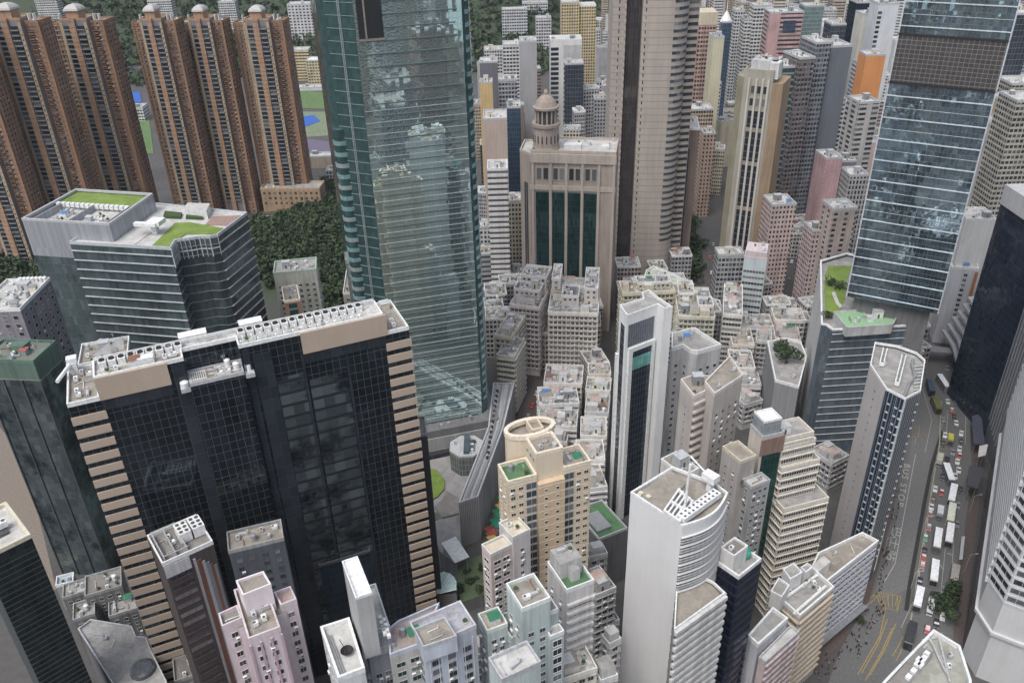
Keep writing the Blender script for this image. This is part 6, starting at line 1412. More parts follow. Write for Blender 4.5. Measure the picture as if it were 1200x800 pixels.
oldblock('thin stepped tenement with slanting balconies, right of the cream corner tenement', (603, 420), (615, 398), (598, 392), 33, (.5, .48, .42), D=9, kind='balc', n=3)
oldblock('cream tenement block with tall pale parapet behind the slim white tower', (730, 345), (791, 342), (733, 331), 42, (.6, .56, .44), kind='flat', n=10, sub=3, up=((.3, .3, .95, .9, 3.5),))
oldblock('cream and green tenement with roof shacks, right of the slim white tower', (795, 372), (838, 373), (796, 338), 38, (.58, .56, .47), kind='flat', n=16, sub=5, up=((.05, .5, .5, .95, 5), (.55, .15, .97, .45, 4)))
s = Bld('tenement_building', 'triangular pale roof with curved ramp behind the cream tenements', 'building', W(757, 318, 44)); pol = ccw([s.loc(W(*q, 44)) for q in ((753, 331), (813, 334), (786, 321), (766, 313), (757, 318))]); s.block(pol, 0, 44, wallm((.5, .5, .42), .3), roofm((.42, .45, .38)), (1, .4, WHITE)); s.clutter(pol, 44, 4, False); s.done()
for i, (P, A, B, z, c, lb, kd) in enumerate([
 ((637, 450), (682, 452), (641, 428), 24, 0, 'low white-roofed tenement cluster in the middle of the street grid', 'flat'),
 ((632, 476), (679, 474), (635, 455), 22, 2, 'grey low tenement row with roof shacks, below the white-roofed cluster', 'flat'),
 ((630, 500), (676, 502), (632, 480), 20, 4, 'dark grey low roofs just above the oval crown', 'balc'),
 ((690, 440), (716, 440), (690, 427), 24, 3, 'pink low tenement with a green shed roof beside the slim white tower', 'flat'),
 ((686, 458), (715, 460), (687, 443), 24, 1, 'cream low tenement with bright roof huts beside the slim white tower', 'flat'),
 ((685, 484), (713, 486), (686, 463), 22, 4, 'brown-grey low tenement left of the slim white tower', 'balc'),
 ((680, 512), (711, 513), (682, 490), 27, 5, 'white low tenement with rows of small windows left of the slim white tower', 'flat'),
 ((676, 541), (709, 541), (679, 517), 29, 5, 'white-grey stepped tenement behind the cream tower', 'balc'),
 ((686, 575), (712, 572), (684, 547), 27, 2, 'shadowed grey tenement squeezed between the cream tower and slim white tower', 'balc'),
 ((644, 518), (664, 520), (646, 504), 16, 4, 'small dark roof with a red shed behind the oval crown', 'flat'),
 ((847, 369), (870, 371), (849, 334), 34, 5, 'white banded low block with a pale side wall, left of the pale blue office', 'band'),
 ((858, 405), (884, 406), (858, 385), 21, 3, 'cream low block with a round pink tank, beside the alley', 'flat'),
 ((886, 400), (904, 402), (886, 388), 20, 4, 'dark grey low roofs above the angular blank block', 'flat'),
 ((860, 383), (906, 384), (861, 369), 20, 4, 'grey cluttered low block below the pale blue office', 'balc'),
 ((908, 376), (944, 377), (909, 362), 22, 1, 'cream low roofs with white clutter, left of the roof garden block', 'flat'),
 ((908, 398), (938, 400), (909, 382), 18, 0, 'pinkish low block behind the rooftop tree', 'flat'),
 ((857, 432), (885, 433), (858, 411), 22, 5, 'white and blue low block right of the beige twin block', 'band'),
 ((862, 452), (892, 453), (863, 437), 18, 4, 'violet-grey low block below the white and blue low block', 'balc'),
 ((872, 476), (894, 470), (870, 458), 14, 4, 'dark brown low roof by the stepped cream tower', 'flat'),
 ((690, 655), (712, 650), (690, 640), 38, 4, 'dark terrace roof between the cream tower and white blank wall', 'flat'),
 ((697, 700), (722, 690), (693, 668), 46, 4, 'grey-brown old flats with rust roofs, left of the blank white wall', 'flat'),
 ((704, 735), (726, 728), (700, 712), 30, 4, 'dark low tenement deep in the gap left of the blank white wall', 'flat'),
 ((714, 757), (728, 750), (712, 742), 60, 2, 'narrow grey building with a white ball tank touching the blank white wall', 'flat'),
 ((654, 800), (700, 785), (650, 768), 70, 1, 'sandy flat roof with white hatches at the bottom edge', 'flat'),
 ((704, 800), (724, 793), (702, 778), 66, 2, 'small sandy roof right of the hatched roof at the bottom edge', 'flat'),
 ((975, 545), (995, 535), (965, 520), 16, 4, 'low brown building with a slanting roof between the cream and navy-fronted towers', 'flat'),
 ((560, 770), (585, 762), (556, 752), 60, 4, 'shaded low roof under the pale green blocks', 'flat')]):
    oldblock(lb, P, A, B, z, OLD[c], kind=kd, n=9, sub=2, roof=[ROOF_L, ROOF, ROOF_B, roofm((.36, .33, .33), (.2, .18, .18), .9)][i % 4])
s = Bld('office_building', 'blank grey angular block with a rooftop court and tree, left of the roof garden block', 'building', W(908, 447, 38)); pol = ccw([s.loc(W(*q, 38)) for q in ((899, 402), (908, 447), (936, 455), (945, 420), (938, 402), (920, 398))])
s.block(pol, 0, 38, wallm((.27, .275, .29), .2), ROOF, (1.2, .5, WHITE)); s.clutter(pol, 38, 6, False, [WHITE, LGREY]); s.done()
s = rect_building('office_building', 'pale blue office block with dark window bands and a pink crown', (872, 302), (899, 305), (874, 296), 48, D=14); s.block(s.P, 0, 48, wallm((.5, .56, .58), .2), ROOF_L, (1, .3, PINK)); [s.bands(a, b_, 2, 42, 3.6, 1.5, 1.0, frame=WHITE) for a, b_ in s.faces(s.P)]; s.box('pink_crown', s.L/2, s.D/2, 48, s.L-1, s.D-1, 4, PINK); s.clutter(s.P, 52, 4, False, [WHITE]); s.done()

# ================================================================== greenery
rg = np.random.default_rng(3)
LEAF = []
for k, c in enumerate([(.032, .055, .025), (.042, .07, .028), (.027, .048, .024), (.052, .08, .033)]):
    LEAF.append(plain('foliage', c, .9))
def crown(nq, r, seed, q=.5):
    g = np.random.default_rng(seed); V, Fc, MI = [], [], []
    lob = [(g.normal(0, .45, 3)*np.array([r, r, r*.55]), r*g.uniform(.45, .75)) for _ in range(7)]
    for i in range(nq):
        c, rr = lob[g.integers(7)]; d = g.normal(0, 1, 3); d /= np.linalg.norm(d); p = c+d*rr*g.uniform(.75, 1.05)*np.array([1, 1, .8])
        n = d+g.normal(0, .5, 3); n /= np.linalg.norm(n); t = np.cross(n, [0, 0, 1.]); t /= (np.linalg.norm(t)+1e-6); w = np.cross(n, t); s_ = q*g.uniform(.6, 1.3)
        k = len(V); V += [p-t*s_-w*s_*.6, p+t*s_*.8-w*s_, p+t*s_+w*s_*.7, p-t*s_*.7+w*s_]; Fc.append((k, k+1, k+2, k+3)); MI.append(int(g.integers(4)))
    return np.array(V), Fc, MI
def forest(name, pts, templates, label, kindstuff=True):
    V, Fc, MI = [], [], []; off = 0
    for (x, y, z, s_) in pts:
        v, f, m = templates[rg.integers(len(templates))]; a = rg.uniform(0, 6.28); c, sn = math.cos(a), math.sin(a)
        w = v @ np.array([[c, sn, 0], [-sn, c, 0], [0, 0, 1]])*s_+np.array([x, y, z+3*s_]); V.append(w); Fc += [tuple(i+off for i in q) for q in f]; m0 = int(rg.integers(4)); MI += [(i+m0) % 4 if i % 2 else m0 for i in m]; off += len(v)
    me = mesh_from(name, np.concatenate(V).tolist(), Fc, None, LEAF, MI); o = obj(name, me); set_props(o, label, 'woodland', None, 'stuff'); return o
CT = [crown(150, 4.6, s_, .75) for s_ in range(6)]; CF = [crown(34, 6.5, 20+s_, 1.9) for s_ in range(6)]
def inpoly(x, y, poly):
    c = False; n = len(poly)
    for i in range(n):
        (x1, y1), (x2, y2) = poly[i], poly[(i+1) % n]
        if (y1 > y) != (y2 > y) and x < (x2-x1)*(y-y1)/(y2-y1)+x1: c = not c
    return c
def scatter(poly, step, jit=.5):
    xs = [p[0] for p in poly]; ys = [p[1] for p in poly]; out = []; x = min(xs)
    while x < max(xs):
        y = min(ys)
        while y < max(ys):
            X, Y = x+rg.uniform(-jit, jit)*step, y+rg.uniform(-jit, jit)*step
            if inpoly(X, Y, poly): out.append((X, Y, terrain(X, Y), rg.uniform(.7, 1.35)))
            y += step
        x += step
    return out
wood = [W(*p, 8) for p in ((292, 262), (330, 262), (362, 232), (372, 205), (412, 200), (432, 300), (430, 365), (395, 372), (340, 350), (300, 330))]
forest('woodland', scatter(wood, 6.0), CT, 'dense dark green trees on the slope behind the green-roofed block')
wood2 = [W(*p, 8) for p in ((-40, 262), (50, 275), (62, 330), (20, 350), (-40, 350))]
forest('woodland', scatter(wood2, 6.0), CT, 'dark trees at the left edge below the orange-brown towers')
hill = [(-900, 1000), (-330, 1080), (-260, 1150), (60, 1080), (170, 1150), (700, 1650), (1500, 2100), (1500, 2700), (-900, 2700)]
forest('woodland', scatter([(-700, 1010), (-300, 1085), (-240, 1130), (40, 1060), (130, 1110), (150, 1400), (200, 1800), (-700, 1700)], 15), CF, 'far blue-green wooded hillside along the top of the photo')
wood4 = [W(*p, 0) for p in ((800, 250), (812, 252), (816, 330), (803, 330))]
forest('woodland', scatter(wood4, 5.0), CT, 'narrow strip of street trees below the tan cylinder tower')
def tree(label, px, z, r, name='street_tree', nq=900, h=5.0, group=None):
    x, y = W(*px, z+h); root = obj(name, None, None, (x, y, z)); set_props(root, label, 'tree', group)
    v, f, m = crown(nq, r, int(px[0]*7+px[1]), .34*(r/4)**.5); v = v+np.array([0, 0, h]); obj('crown', mesh_from('crown', v.tolist(), f, None, LEAF, m), root)
    b = MB()
    n = 7
    for (za, ra, xa), (zb_, rb, xb) in (((0, .35, 0), (h*.5, .24, .1)), ((h*.5, .24, .1), (h*1.1, .1, .3))):
        for i in range(n):
            a0, a1 = 2*math.pi*i/n, 2*math.pi*(i+1)/n; b.quad([(xa+ra*math.cos(a0), ra*math.sin(a0), za), (xa+ra*math.cos(a1), ra*math.sin(a1), za), (xb+rb*math.cos(a1), rb*math.sin(a1), zb_), (xb+rb*math.cos(a0), rb*math.sin(a0), zb_)])
    for k in range(5):
        a = k*1.3; b.bar((.1, 0, h*.5), (r*.6*math.cos(a), r*.6*math.sin(a), h*1.05), .09)
    obj('trunk', b.mesh('trunk', [plain('bark', (.09, .065, .045), .9)]), root); return root
tree('upper of the two leafy trees beside the grey coach on the main road', (1120, 692), 0, 4.2); tree('lower and wider leafy tree beside the boxy white truck', (1112, 711), 0, 4.8)
tree('tall tree standing on the court of the blank grey angular block', (922, 415), 38, 4.6, 'courtyard_tree'); tree('smaller dark tree behind the courtyard tree on the grey angular block', (917, 403), 36, 3.6, 'courtyard_tree')
tree('small tree at the pavement corner of the wedge block', (1008, 724), 0, 1.6, h=3, nq=300)
for i, (q, zz, r_, lb) in enumerate([((972, 330), ZD, 2.8, 'round shrub at the back of the roof garden'), ((985, 335), ZD, 3.0, 'round shrub against the blue-grey skyscraper on the roof garden'), ((970, 368), ZD, 2.2, 'dark shrub at the front corner of the roof garden'),
   ((540, 688), 6, 2.0, 'shrub at the left corner of the sunken garden'), ((552, 680), 6, 2.2, 'shrub in the centre of the sunken garden'), ((562, 690), 6, 2.0, 'shrub at the right corner of the sunken garden'), ((548, 668), 6, 1.8, 'shrub on the upper side of the sunken garden'), ((563, 664), 6, 1.8, 'shrub beside the pinkish flats in the sunken garden')]): tree(lb, q, zz-1, r_, 'shrub', 260, 1.8, 'garden shrubs')

# vehicles in the narrow back streets
SC = [(.5, .08, .07), (.62, .62, .62), (.05, .05, .06), (.3, .31, .33), (.55, .55, .5)]; SN = ['red', 'white', 'black', 'grey', 'cream']
for i, (x, y, dx, dy, c, lb) in enumerate([(629, 459, 3, -7, 1, 'car at the top bend of the market lane'), (624, 473, 3, -7, 0, 'taxi in the market lane just below the top bend'), (619, 486, 3, -7, 3, 'car in the market lane above the oval crown'),
  (834, 318, 0, -8, 1, 'car at the foot of the tan striped tower'), (832, 300, 0, -8, 0, 'taxi on the street between the tan curved and tan striped towers'), (836, 285, 0, -8, 3, 'car further up the street between the tan curved and tan striped towers'), (925, 325, 1, -7, 2, 'car in the dark street right of the light pink twin flats'), (928, 305, 1, -7, 1, 'car higher up the dark street right of the light pink twin flats')]):
    vehicle('car', SN[c]+' '+lb, (x-dx*.5, y-dy*.5), (x+dx*.5, y+dy*.5), 1.4, SC[c], group='cars in the back streets')
# ================================================================== the orange-brown housing towers
ORG = wallm((.3, .17, .1), .3); ORG2 = wallm((.4, .25, .16), .3); TANP = wallm((.42, .32, .22), .25); BRN = facade((.25, .155, .11), 3.0, 3.4, (.25, .6), (.25, .8), (.03, .035, .04), .4, ac=.2)
HIPR = plain('pale_hip_roof', (.42, .41, .4), .7); GRB = wallm((.2, .19, .2), .2)
BRN2 = facade((.28, .19, .13), 3.0, 2.8, (.3, .7), (.25, .85), (.03, .04, .05), .4, ac=.3)
def housing(label, cpx, dist, w, rotdeg, depth=17):
    x, y, z = Wy(cpx, 24, dist); s = Bld('apartment_tower', label, 'apartment tower', (x, y), R(rotdeg), 'orange-brown housing towers'); k = w/46
    u = lambda v: (v-20)*k
    main = [(u(9), 0), (u(17), 0), (u(17), -1.6), (u(22), -1.6), (u(22), 0), (u(31), 0), (u(31), depth), (u(9), depth)]
    s.block(main, 0, z, GRB, ROOF, (1.2, .5, ORG2)); 
    s.block([(u(-3), 4), (u(9)-.05, 4), (u(9)-.05, depth-3), (u(-3), depth-3)], 0, z-3, BRN2, ROOF, (1.2, .4, ORG), 'wing'); s.block([(u(31)+.05, 3.4), (u(41), 3.4), (u(43), 6), (u(43), depth), (u(31)+.05, depth)], 0, z-2, BRN, ROOF, (1.2, .4, ORG), 'wing')
    for a0, a1, y0, m_, t in ((9, 11, 0, TANP, .35), (17, 22, -1.6, ORG2, .2), (28.6, 31, 0, TANP, .5), (-3, -1, 4, ORG, .3), (5.5, 7, 4, TANP, .3), (40, 42, 3.4, ORG, .3)):
        b = MB(); b.box(u(a0), y0-t, 0, u(a1), y0+.02, z-1.5); s.add('pier', b, [m_])
    n = int((z-14)/3.05); A_, B_ = Vector((u(9), 0)), Vector((u(31), 0)); W_ = (B_-A_).length
    for c in (14, 25.3): s.balc(A_, B_, 12, z-3, 3.05, [W_*(c-9)/22], round(5.9*k, 1), 1.3, MGREY, h=.7)
    for p0_, p1_ in (((u(-3), 4), (u(9)-.05, 4)), ((u(31)+.05, 3.4), (u(41), 3.4)), ((u(41), 3.4), (u(43), 6)), ((u(17), -1.6), (u(22), -1.6))): s.fins(Vector(p0_), Vector(p1_), 6, z-4, 3.05, .35, .3, ORG, 'floor_ledge')
    s.balc(Vector((u(31)+.05, 3.4)), Vector((u(41), 3.4)), 12, z-6, 3.05, [(u(41)-u(31))*.35], round(3.4*k, 1), .9, ORG, 'side_balcony', .8)
    for kk in range(0, n, 4): s.put('tile_panel', t_box(round(2.2*k, 1), .1, 1.3, TANP), Vector((u(17), -1.8)), Vector((u(22), -1.8)), 2.5*k, z-8-kk*3.05)
    for kk in range(n): s.put('window', t_window(.7, 1.0, G_DARK, MGREY, .05, .06, cross=0), A_, B_, W_*(29.8-9)/22, z-6-kk*3.05, .5)
    b = MB(); b.box(u(15), 1, z, u(25), 10, z+5.5); s.add('lift_tower', b, [ORG2])
    b = MB(); X0, X1, Y0, Y1 = u(14), u(26), 0, 11; m = ((X0+X1)/2, 5.5); Z0, Z1 = z+5.5, z+9.5
    mm = lambda p_, f: (m[0]+(p_[0]-m[0])*f, m[1]+(p_[1]-m[1])*f)
    for f0, h0, f1, h1 in ((1, 0, .93, 1.2), (.93, 1.2, .7, 2.6), (.7, 2.6, .4, 3.5), (.4, 3.5, .0, 4.0)):
        for p_, q_ in (((X0, Y0), (X1, Y0)), ((X1, Y0), (X1, Y1)), ((X1, Y1), (X0, Y1)), ((X0, Y1), (X0, Y0))): b.quad([(*mm(p_, f0), Z0+h0), (*mm(q_, f0), Z0+h0), (*mm(q_, f1), Z0+h1), (*mm(p_, f1), Z0+h1)] if f1 else [(*mm(p_, f0), Z0+h0), (*mm(q_, f0), Z0+h0), (*m, Z0+h1)])
    b.quad([(X0, Y1, Z0), (X1, Y1, Z0), (X1, Y0, Z0), (X0, Y0, Z0)]); s.add('hip_roof', b, [HIPR])
    for xx in (5, 33, 37): s.box('roof_frame', u(xx), 8, z-2.5, .4, 3, 5, WHITE)
    s.clutter([(u(32), 5), (u(42), 6), (u(42), 16), (u(32), 16)], z-2, 5, False, [WHITE, LGREY]); s.clutter([(u(-2), 5), (u(8), 5), (u(8), 20), (u(-2), 20)], z-3, 4, False, [WHITE]); s.done(); return s
for lb, c, d, w, r_ in (('brown housing tower mostly outside the left edge of the photo', -74, 520, 36, -4), ('orange-brown housing tower cut by the left edge of the photo', 6, 545, 38, -4), ('second orange-brown housing tower from the left edge', 85, 585, 38, -4), ('middle orange-brown housing tower, standing close to its right neighbour', 176, 605, 31, -4), ('orange-brown housing tower between the middle one and the rightmost one', 233, 622, 31, -4), ('rightmost orange-brown housing tower, above the wooded slope', 300, 632, 37, -4)): housing(lb, c, d, w, r_)
s = rot_building('podium', 'orange stone podium with arches at the foot of the rightmost housing tower', (305, 222), 22, -4, 46, 16, 'podium'); s.block(s.P, 0, 22, wallm((.36, .25, .16), .3), ROOF, (1.2, .5, TANP)); [s.grid(a, b_, 6, 21, 4, 4, 1.8, 2, ac=0, frame=TANP) for a, b_ in s.faces(s.P)]; s.clutter(s.P, 22, 4); s.done()
s = rot_building('podium', 'small orange stone gatehouse below the housing tower podium', (298, 262), 14, -4, 14, 12, 'podium'); s.block(s.P, 0, 14, wallm((.36, .25, .16), .3), ROOF, (1.2, .5, TANP)); flats(s, s.P, 2, 13, 4, 3, 1.2, 1.6, ac=0); s.done()

# small blocks between the green roofs and the green skyscraper
s = rect_building('low_building', 'brick and glass building with a dark cluttered roof, above the black slab roof line', (333, 355), (352, 352), (329, 345), 62, D=16); s.block(s.P, 0, 62, wallm((.3, .17, .12), .3), ROOF_D, (1, .5, CREAM)); b = MB(); b.box(s.L*.25, -.15, 0, s.L*.75, .02, 61); s.add('glass_front', b, [GLASS_T]); s.clutter(s.P, 62, 5, False); s.done()
s = rect_building('low_building', 'white-edged apartment block with green trims, behind the brick and glass building', (322, 330), (372, 325), (320, 322), 52, D=15); s.block(s.P, 0, 56, wallm((.55, .56, .5), .3), ROOF, (1.2, .4, plain('pale_green_rim', (.42, .5, .44), .7))); flats(s, s.P, 4, 50, 3.2, 3.4, 1.4, 1.4); s.clutter(s.P, 56, 9); s.done()
s = rot_building('low_building', 'beige stepped flats on the slope left of the green skyscraper', (402, 345), 40, 5, 16, 30); s.block(s.P, 0, 40, wallm((.46, .42, .36), .4), ROOF_B); s.block([(2, 30.1), (10, 30.1), (10, 46), (2, 46)], 0, 46, wallm((.5, .48, .44), .4), ROOF, name='wing'); flats(s, s.P, 4, 38); s.clutter(s.P, 40, 10); s.done()

# ================================================================== stadium district
def flatthing(name, label, pts, z, mat, cat, th=.3):
    q = ccw([W(*p, z) for p in pts]); c = q[0]; r = obj(name, None, None, (c[0], c[1], 0)); set_props(r, label, cat); b = MB(); b.prism([(x-c[0], y-c[1]) for x, y in q], z-th, z, 0, 0); obj('surface', b.mesh('surface', [mat]), r); return r
flatthing('sports_pitch', 'green football pitch behind the white stand', [(335, 104), (395, 110), (395, 128), (335, 126)], .4, roofm((.1, .17, .06), (.08, .13, .05)), 'pitch'); flatthing('sports_court', 'bright blue sports court behind the housing towers', [(348, 137), (368, 135), (375, 142), (351, 151)], .6, plain('blue_court', (.03, .11, .42), .8), 'court')
flatthing('sports_pitch', 'grey-green training ground around the blue court', [(335, 131), (398, 131), (398, 158), (335, 162)], .3, roofm((.14, .19, .1), (.2, .2, .17)), 'pitch')
flatthing('sports_pitch', 'strip of green turf glimpsed between the second and middle housing towers', [(125, 140), (175, 140), (180, 180), (130, 180)], .4, roofm((.1, .17, .06), (.08, .13, .05)), 'pitch'); flatthing('sports_court', 'blue court glimpsed between the second and middle housing towers', [(150, 108), (164, 108), (166, 120), (152, 120)], .7, plain('blue_court', (.03, .11, .42), .8), 'court')
flatthing('sports_court', 'purplish paved court below the training ground', [(356, 162), (400, 168), (403, 178), (365, 182)], 6, plain('purple_paving', (.14, .12, .17), .8), 'court', 6)
FOOT = []
def bk(label, xl, xr, py, dist, mat, depth=18, rot=0, name='tower_block', cat='tower', roof=None, rim=None, top=None, n=4, z=None, setback=None):
    x0, y0, z0 = Wy(xl, py, dist); x1 = Wy(xr, py, dist)[0]
    zt = z if z else z0
    s = Bld(name, label, cat, (x0, y0), R(rot), None, terrain(x0, y0)-2 if terrain(x0, y0) > 2 else 0); base = s.root.location.z; w = (x1-x0)/max(.5, math.cos(R(rot)))
    h = zt-base; s.P = [(0, 0), (w, 0), (w, depth), (0, depth)]; s.L, s.D, s.Z = w, depth, h
    s.block(s.P, 0, h, mat, roof or ROOF_L, (1.2, .5, rim or LGREY)); s.clutter(s.P, h, n); FOOT.append((x0+w/2, y0+depth/2, max(w, depth)*.6, xl, xr, py, dist)); return s
def fc(wall, fh=3.0, cw=3.0, wx=(.2, .8), wy=(.3, .8), **k):
    if cw < 5: cw *= .82; wx = (max(.1, wx[0]-.07), min(.9, wx[1]+.08)); wy = (wy[0]-.04, wy[1]+.04)
    return facade(wall, fh, cw, wx, wy, **k)
WHT = fc((.6, .6, .58), 3.1, 3.0, (.2, .75), (.28, .78)); WHT2 = fc((.62, .62, .6), 3.2, 3.6, (.08, .92), (.35, .8)); CRM = fc((.55, .5, .38), 3.0, 2.6, (.25, .7), (.3, .8)); YEL = fc((.58, .47, .22), 3.0, 3.0, (.25, .7), (.3, .78), lay=((.45, .36, .28), 6.0, .3)); PNK = fc((.5, .36, .34), 3.0, 2.8, (.25, .7), (.3, .8)); GRY = fc((.36, .37, .39), 3.2, 3.0, (.2, .8), (.3, .8)); DKG = curtain('dark_office_glass', (.04, .05, .065), 3.6, 2.2, mull=(.13, .14, .16), mt=.14, ht=.25, metal=.3, rough=.1, jit=.02, var=.4); BLU = curtain('blue_office_glass', (.05, .08, .13), 3.6, 1.6, mull=(.1, .13, .17), mt=.1, ht=.2, metal=.4, jit=.02)
TEAL = curtain('teal_banded_glass', (.05, .08, .09), 4.2, 1.4, mull=(.12, .15, .15), span=(.22, .26, .26), sf=.3, metal=.4, jit=.02)
s = bk('yellow patterned twin tower above the white office with dark window column', 658, 679, 4, 900, YEL, 22); s.block([(s.L+.1, 3), (s.L+17, 3), (s.L+17, 22), (s.L+.1, 22)], 0, s.Z-4, YEL, ROOF_L, name='wing'); s.done()
s = bk('white office with a dark window column and blank grey upper wall', 645, 682, 48, 770, WALLW, 18, rim=WHITE); a, b_ = Vector((0, 0)), Vector((s.L, 0)); s.bands(a, Vector((s.L*.28, 0)), 4, s.Z-5, 4.2, 2.6, .8, mull=0); s.bands(Vector((s.L*.42, 0)), Vector((s.L*.6, 0)), 4, s.Z-26, 4.2, 2.4, .8, mull=0); b = MB(); b.box(s.L*.42, -.2, s.Z-26, s.L, .02, s.Z-4); s.add('blank_wall', b, [WALLG]); s.done()
bk('dark glass block with white lower wall in front of the white office', 662, 684, 76, 705, DKG, 14).done()
bk('tall blank grey tower left of the white office', 609, 629, 50, 735, wallm((.36, .36, .37), .15), 20).done()
bk('white apartment tower behind the blank grey tower', 589, 611, 54, 800, WHT2, 18).done(); bk('low white apartment block against the wood, right of the green skyscraper', 567, 591, 60, 830, WHITE if False else WHT, 18).done()
bk('dark grey block right of the green skyscraper', 562, 583, 74, 700, wallm((.14, .14, .16), .2), 16).done(); bk('small yellow house block right of the green skyscraper', 562, 577, 98, 655, wallm((.55, .4, .2), .2), 12).done(); bk('grey stepped block with a white roof, between the blank grey tower and green skyscraper', 584, 606, 95, 670, GRY, 16).done()
bk('plain beige slab directly right of the green skyscraper', 566, 594, 141, 560, wallm((.45, .37, .32), .15), 22).done(); bk('slim blue-black tower between the beige slab and the domed tower', 594, 610, 127, 600, BLU, 16).done()
s = bk('white slatted tower with dark bands right of the green skyscraper', 571, 595, 200, 470, DCONC, 16, rim=WHITE); a, b_ = Vector((0, 0)), Vector((s.L, 0)); s.fins(a, b_, 2, s.Z-2, 3.4, 1.7, .6, WALLW, 'white_band'); s.done()
bk('small cream banded block left of the domed tower', 595, 612, 237, 500, CRM, 14).done()
STONE = wallm((.38, .32, .28), .25, .7); STONE2 = wallm((.46, .4, .35), .2, .7); TAN = wallm((.37, .35, .3), .25)
# domed tower
s = rect_building('office_tower', 'stone tower with a colonnaded rotunda dome and dark green glass front', (622, 178), (722, 181), (622, 160), 106, 'tower', D=24)
L, D = s.L, s.D; FOOT.append((s.xy[0]+L/2, s.xy[1]+12, 25, 607, 722, 178, 430))
s.block(s.P, 0, 106, STONE, ROOF_L, (1.2, .6, STONE2)); DG = curtain('dark_green_bay', (.014, .04, .042), 3.8, 1.3, mull=(.03, .06, .06), mt=.05, ht=.12, metal=.4, rough=.06, jit=.04, var=.6)
for i, (x0, x1) in enumerate(((.055, .215), (.255, .405), (.445, .595), (.635, .79))):
    b = MB(); b.prism([(L*x0, -.12), (L*x1, -.12), (L*x1, .1), (L*x0, .1)], 0, 84, 0); s.add('glass_bay', b, [DG])
    for k in range(2):
        xa = L*(x0+(x1-x0)*(.08+.5*k)); s.put('window', t_window(round(L*(x1-x0)*.36, 2), 6.5, G_DARK, STONE2, .2, .25, cross=0), Vector((0, 0)), Vector((L, 0)), xa+L*(x1-x0)*.18, 91)
for x in (.02, .235, .425, .615, .81, .985): 
    b = MB(); b.box(L*x-.65, -.7, 0, L*x+.65, .02, 101); s.add('stone_pier', b, [STONE2])
for z0, z1, d in ((85.2, 87.8, .5), (100.5, 105.4, .9)):
    b = MB(); b.box(-.4, -d, z0, L+.4, .02, z1); s.add('stone_band', b, [STONE2])
b = MB(); b.prism(offset([(L*.9, 0), (L, 0), (L, D), (L*.9, D)], .15), 0, 99.8, 0); s.add('stone_end_pier', b, [STONE])
sl_ = [(-.1, 0), (-7, 7), (-7, D), (-.1, D)]; s.block(ccw(sl_), 0, 104, STONE, ROOF_L, (1.2, .5, STONE2), 'wing'); a, b_ = Vector((-7, 7)), Vector((-.1, 0)); e = (b_-a); s.put('window_band', t_band(3.6, 84, G_DARK, STONE2, 1.4), a, b_, e.length*.55, 4)
cx0, cy0 = s.px(638, 178, 106); cy0 = 7.5; b = MB(); b.lathe(cx0, cy0, [(7.3, 106), (7.3, 107.5), (6.8, 107.5), (6.8, 118), (7.6, 118.4), (7.6, 120), (5.6, 120)], 32); s.add('rotunda_drum', b, [STONE])
b = MB(); b.lathe(cx0, cy0, [(4.2, 120), (4.2, 127)], 24); s.add('lantern_core', b, [DCONC])
for k in range(14):
    a = 2*math.pi*k/14; b = MB(); b.bar((0, 0, 0), (0, 0, 7), .42, 0, 8); s.obj_('column', b, [STONE2], cx0+5.6*math.cos(a), cy0+5.6*math.sin(a), 120)
b = MB(); b.lathe(cx0, cy0, [(6.4, 127), (6.9, 127.4), (6.9, 128.4), (6.0, 128.8), (4.8, 131.3), (3, 133.4), (1.2, 134.4), (1.2, 135.6), (.8, 136.6), (0, 137.4)], 32); s.add('dome', b, [wallm((.35, .29, .25), .2)])
for k in range(10):
    a = math.pi+math.pi*k/9; s.box('slit_window', cx0+6.72*math.cos(a), cy0+6.72*math.sin(a), 110, .5, .5, 4, BLACK, a)
b = MB(); b.box(0, 0, 0, 9, 5, 2.4); s.obj_('plant_deck', b, [WALLW], L*.38, 6, 106); b = MB(); b.box(0, 0, 0, 4, 4, 2); s.obj_('plant_deck', b, [WALLW], L*.82, 6, 106); s.clutter([(L*.3, 11), (L, 11), (L, D), (L*.3, D)], 106, 6, False, [WHITE, LGREY]); s.done()
# tan cylinder tower
TS_ = facade((.38, .335, .295), 3.9, 60, (.99, 1.0), (.99, 1.0), dirt=.15, ac=0, band=((.25, .215, .19), .11))
x0, y0 = W(722, 330, 0); x0, y0 = W(737, 332, 0)
s = Bld('office_tower', 'tall tan stone tower with curved corner and dark window bands, reaching the top edge', 'tower', (x0, y0)); sc_ = math.dist(W(737, 332, 0), W(738, 332, 0)); zt = 200
f_ = lambda px: (px-737)*sc_
main = [(0, 0), (f_(750), -2.2), (f_(768), -2.6)]+[(f_(768)+9.5*math.sin(R(t)), -2.6+9.5*(1-math.cos(R(t)))) for t in (15, 30, 45, 60, 75, 90)]+[(f_(768)+9.5, 26), (0, 26)]
pol = ccw(main); s.block(pol, 0, zt, TS_, ROOF); FOOT.append((x0+10, y0+12, 26, 700, 815, 0, 480))
F = s.faces(pol)
for a, b_ in F:
    if a.x > f_(767): me = t_band((b_-a).length, 1.7, G_BLUE, STONE2, 0); [s.put('window_band', me, a, b_, (b_-a).length/2, 30+k*3.9) for k in range(42)]
s.block([(f_(768)+9.6, 8), (f_(768)+16, 9), (f_(768)+16, 28), (f_(768)+9.6, 28)], 0, zt-4, TS_, ROOF, name='wing')
b_ = Vector((f_(768)+16, 9)); a = Vector((f_(768)+9.6, 8)); me = t_band(6.2, 1.9, G_DARK, STONE2, 0); [s.put('window_band', me, a, b_, 3.2, 8+k*3.9) for k in range(46)]
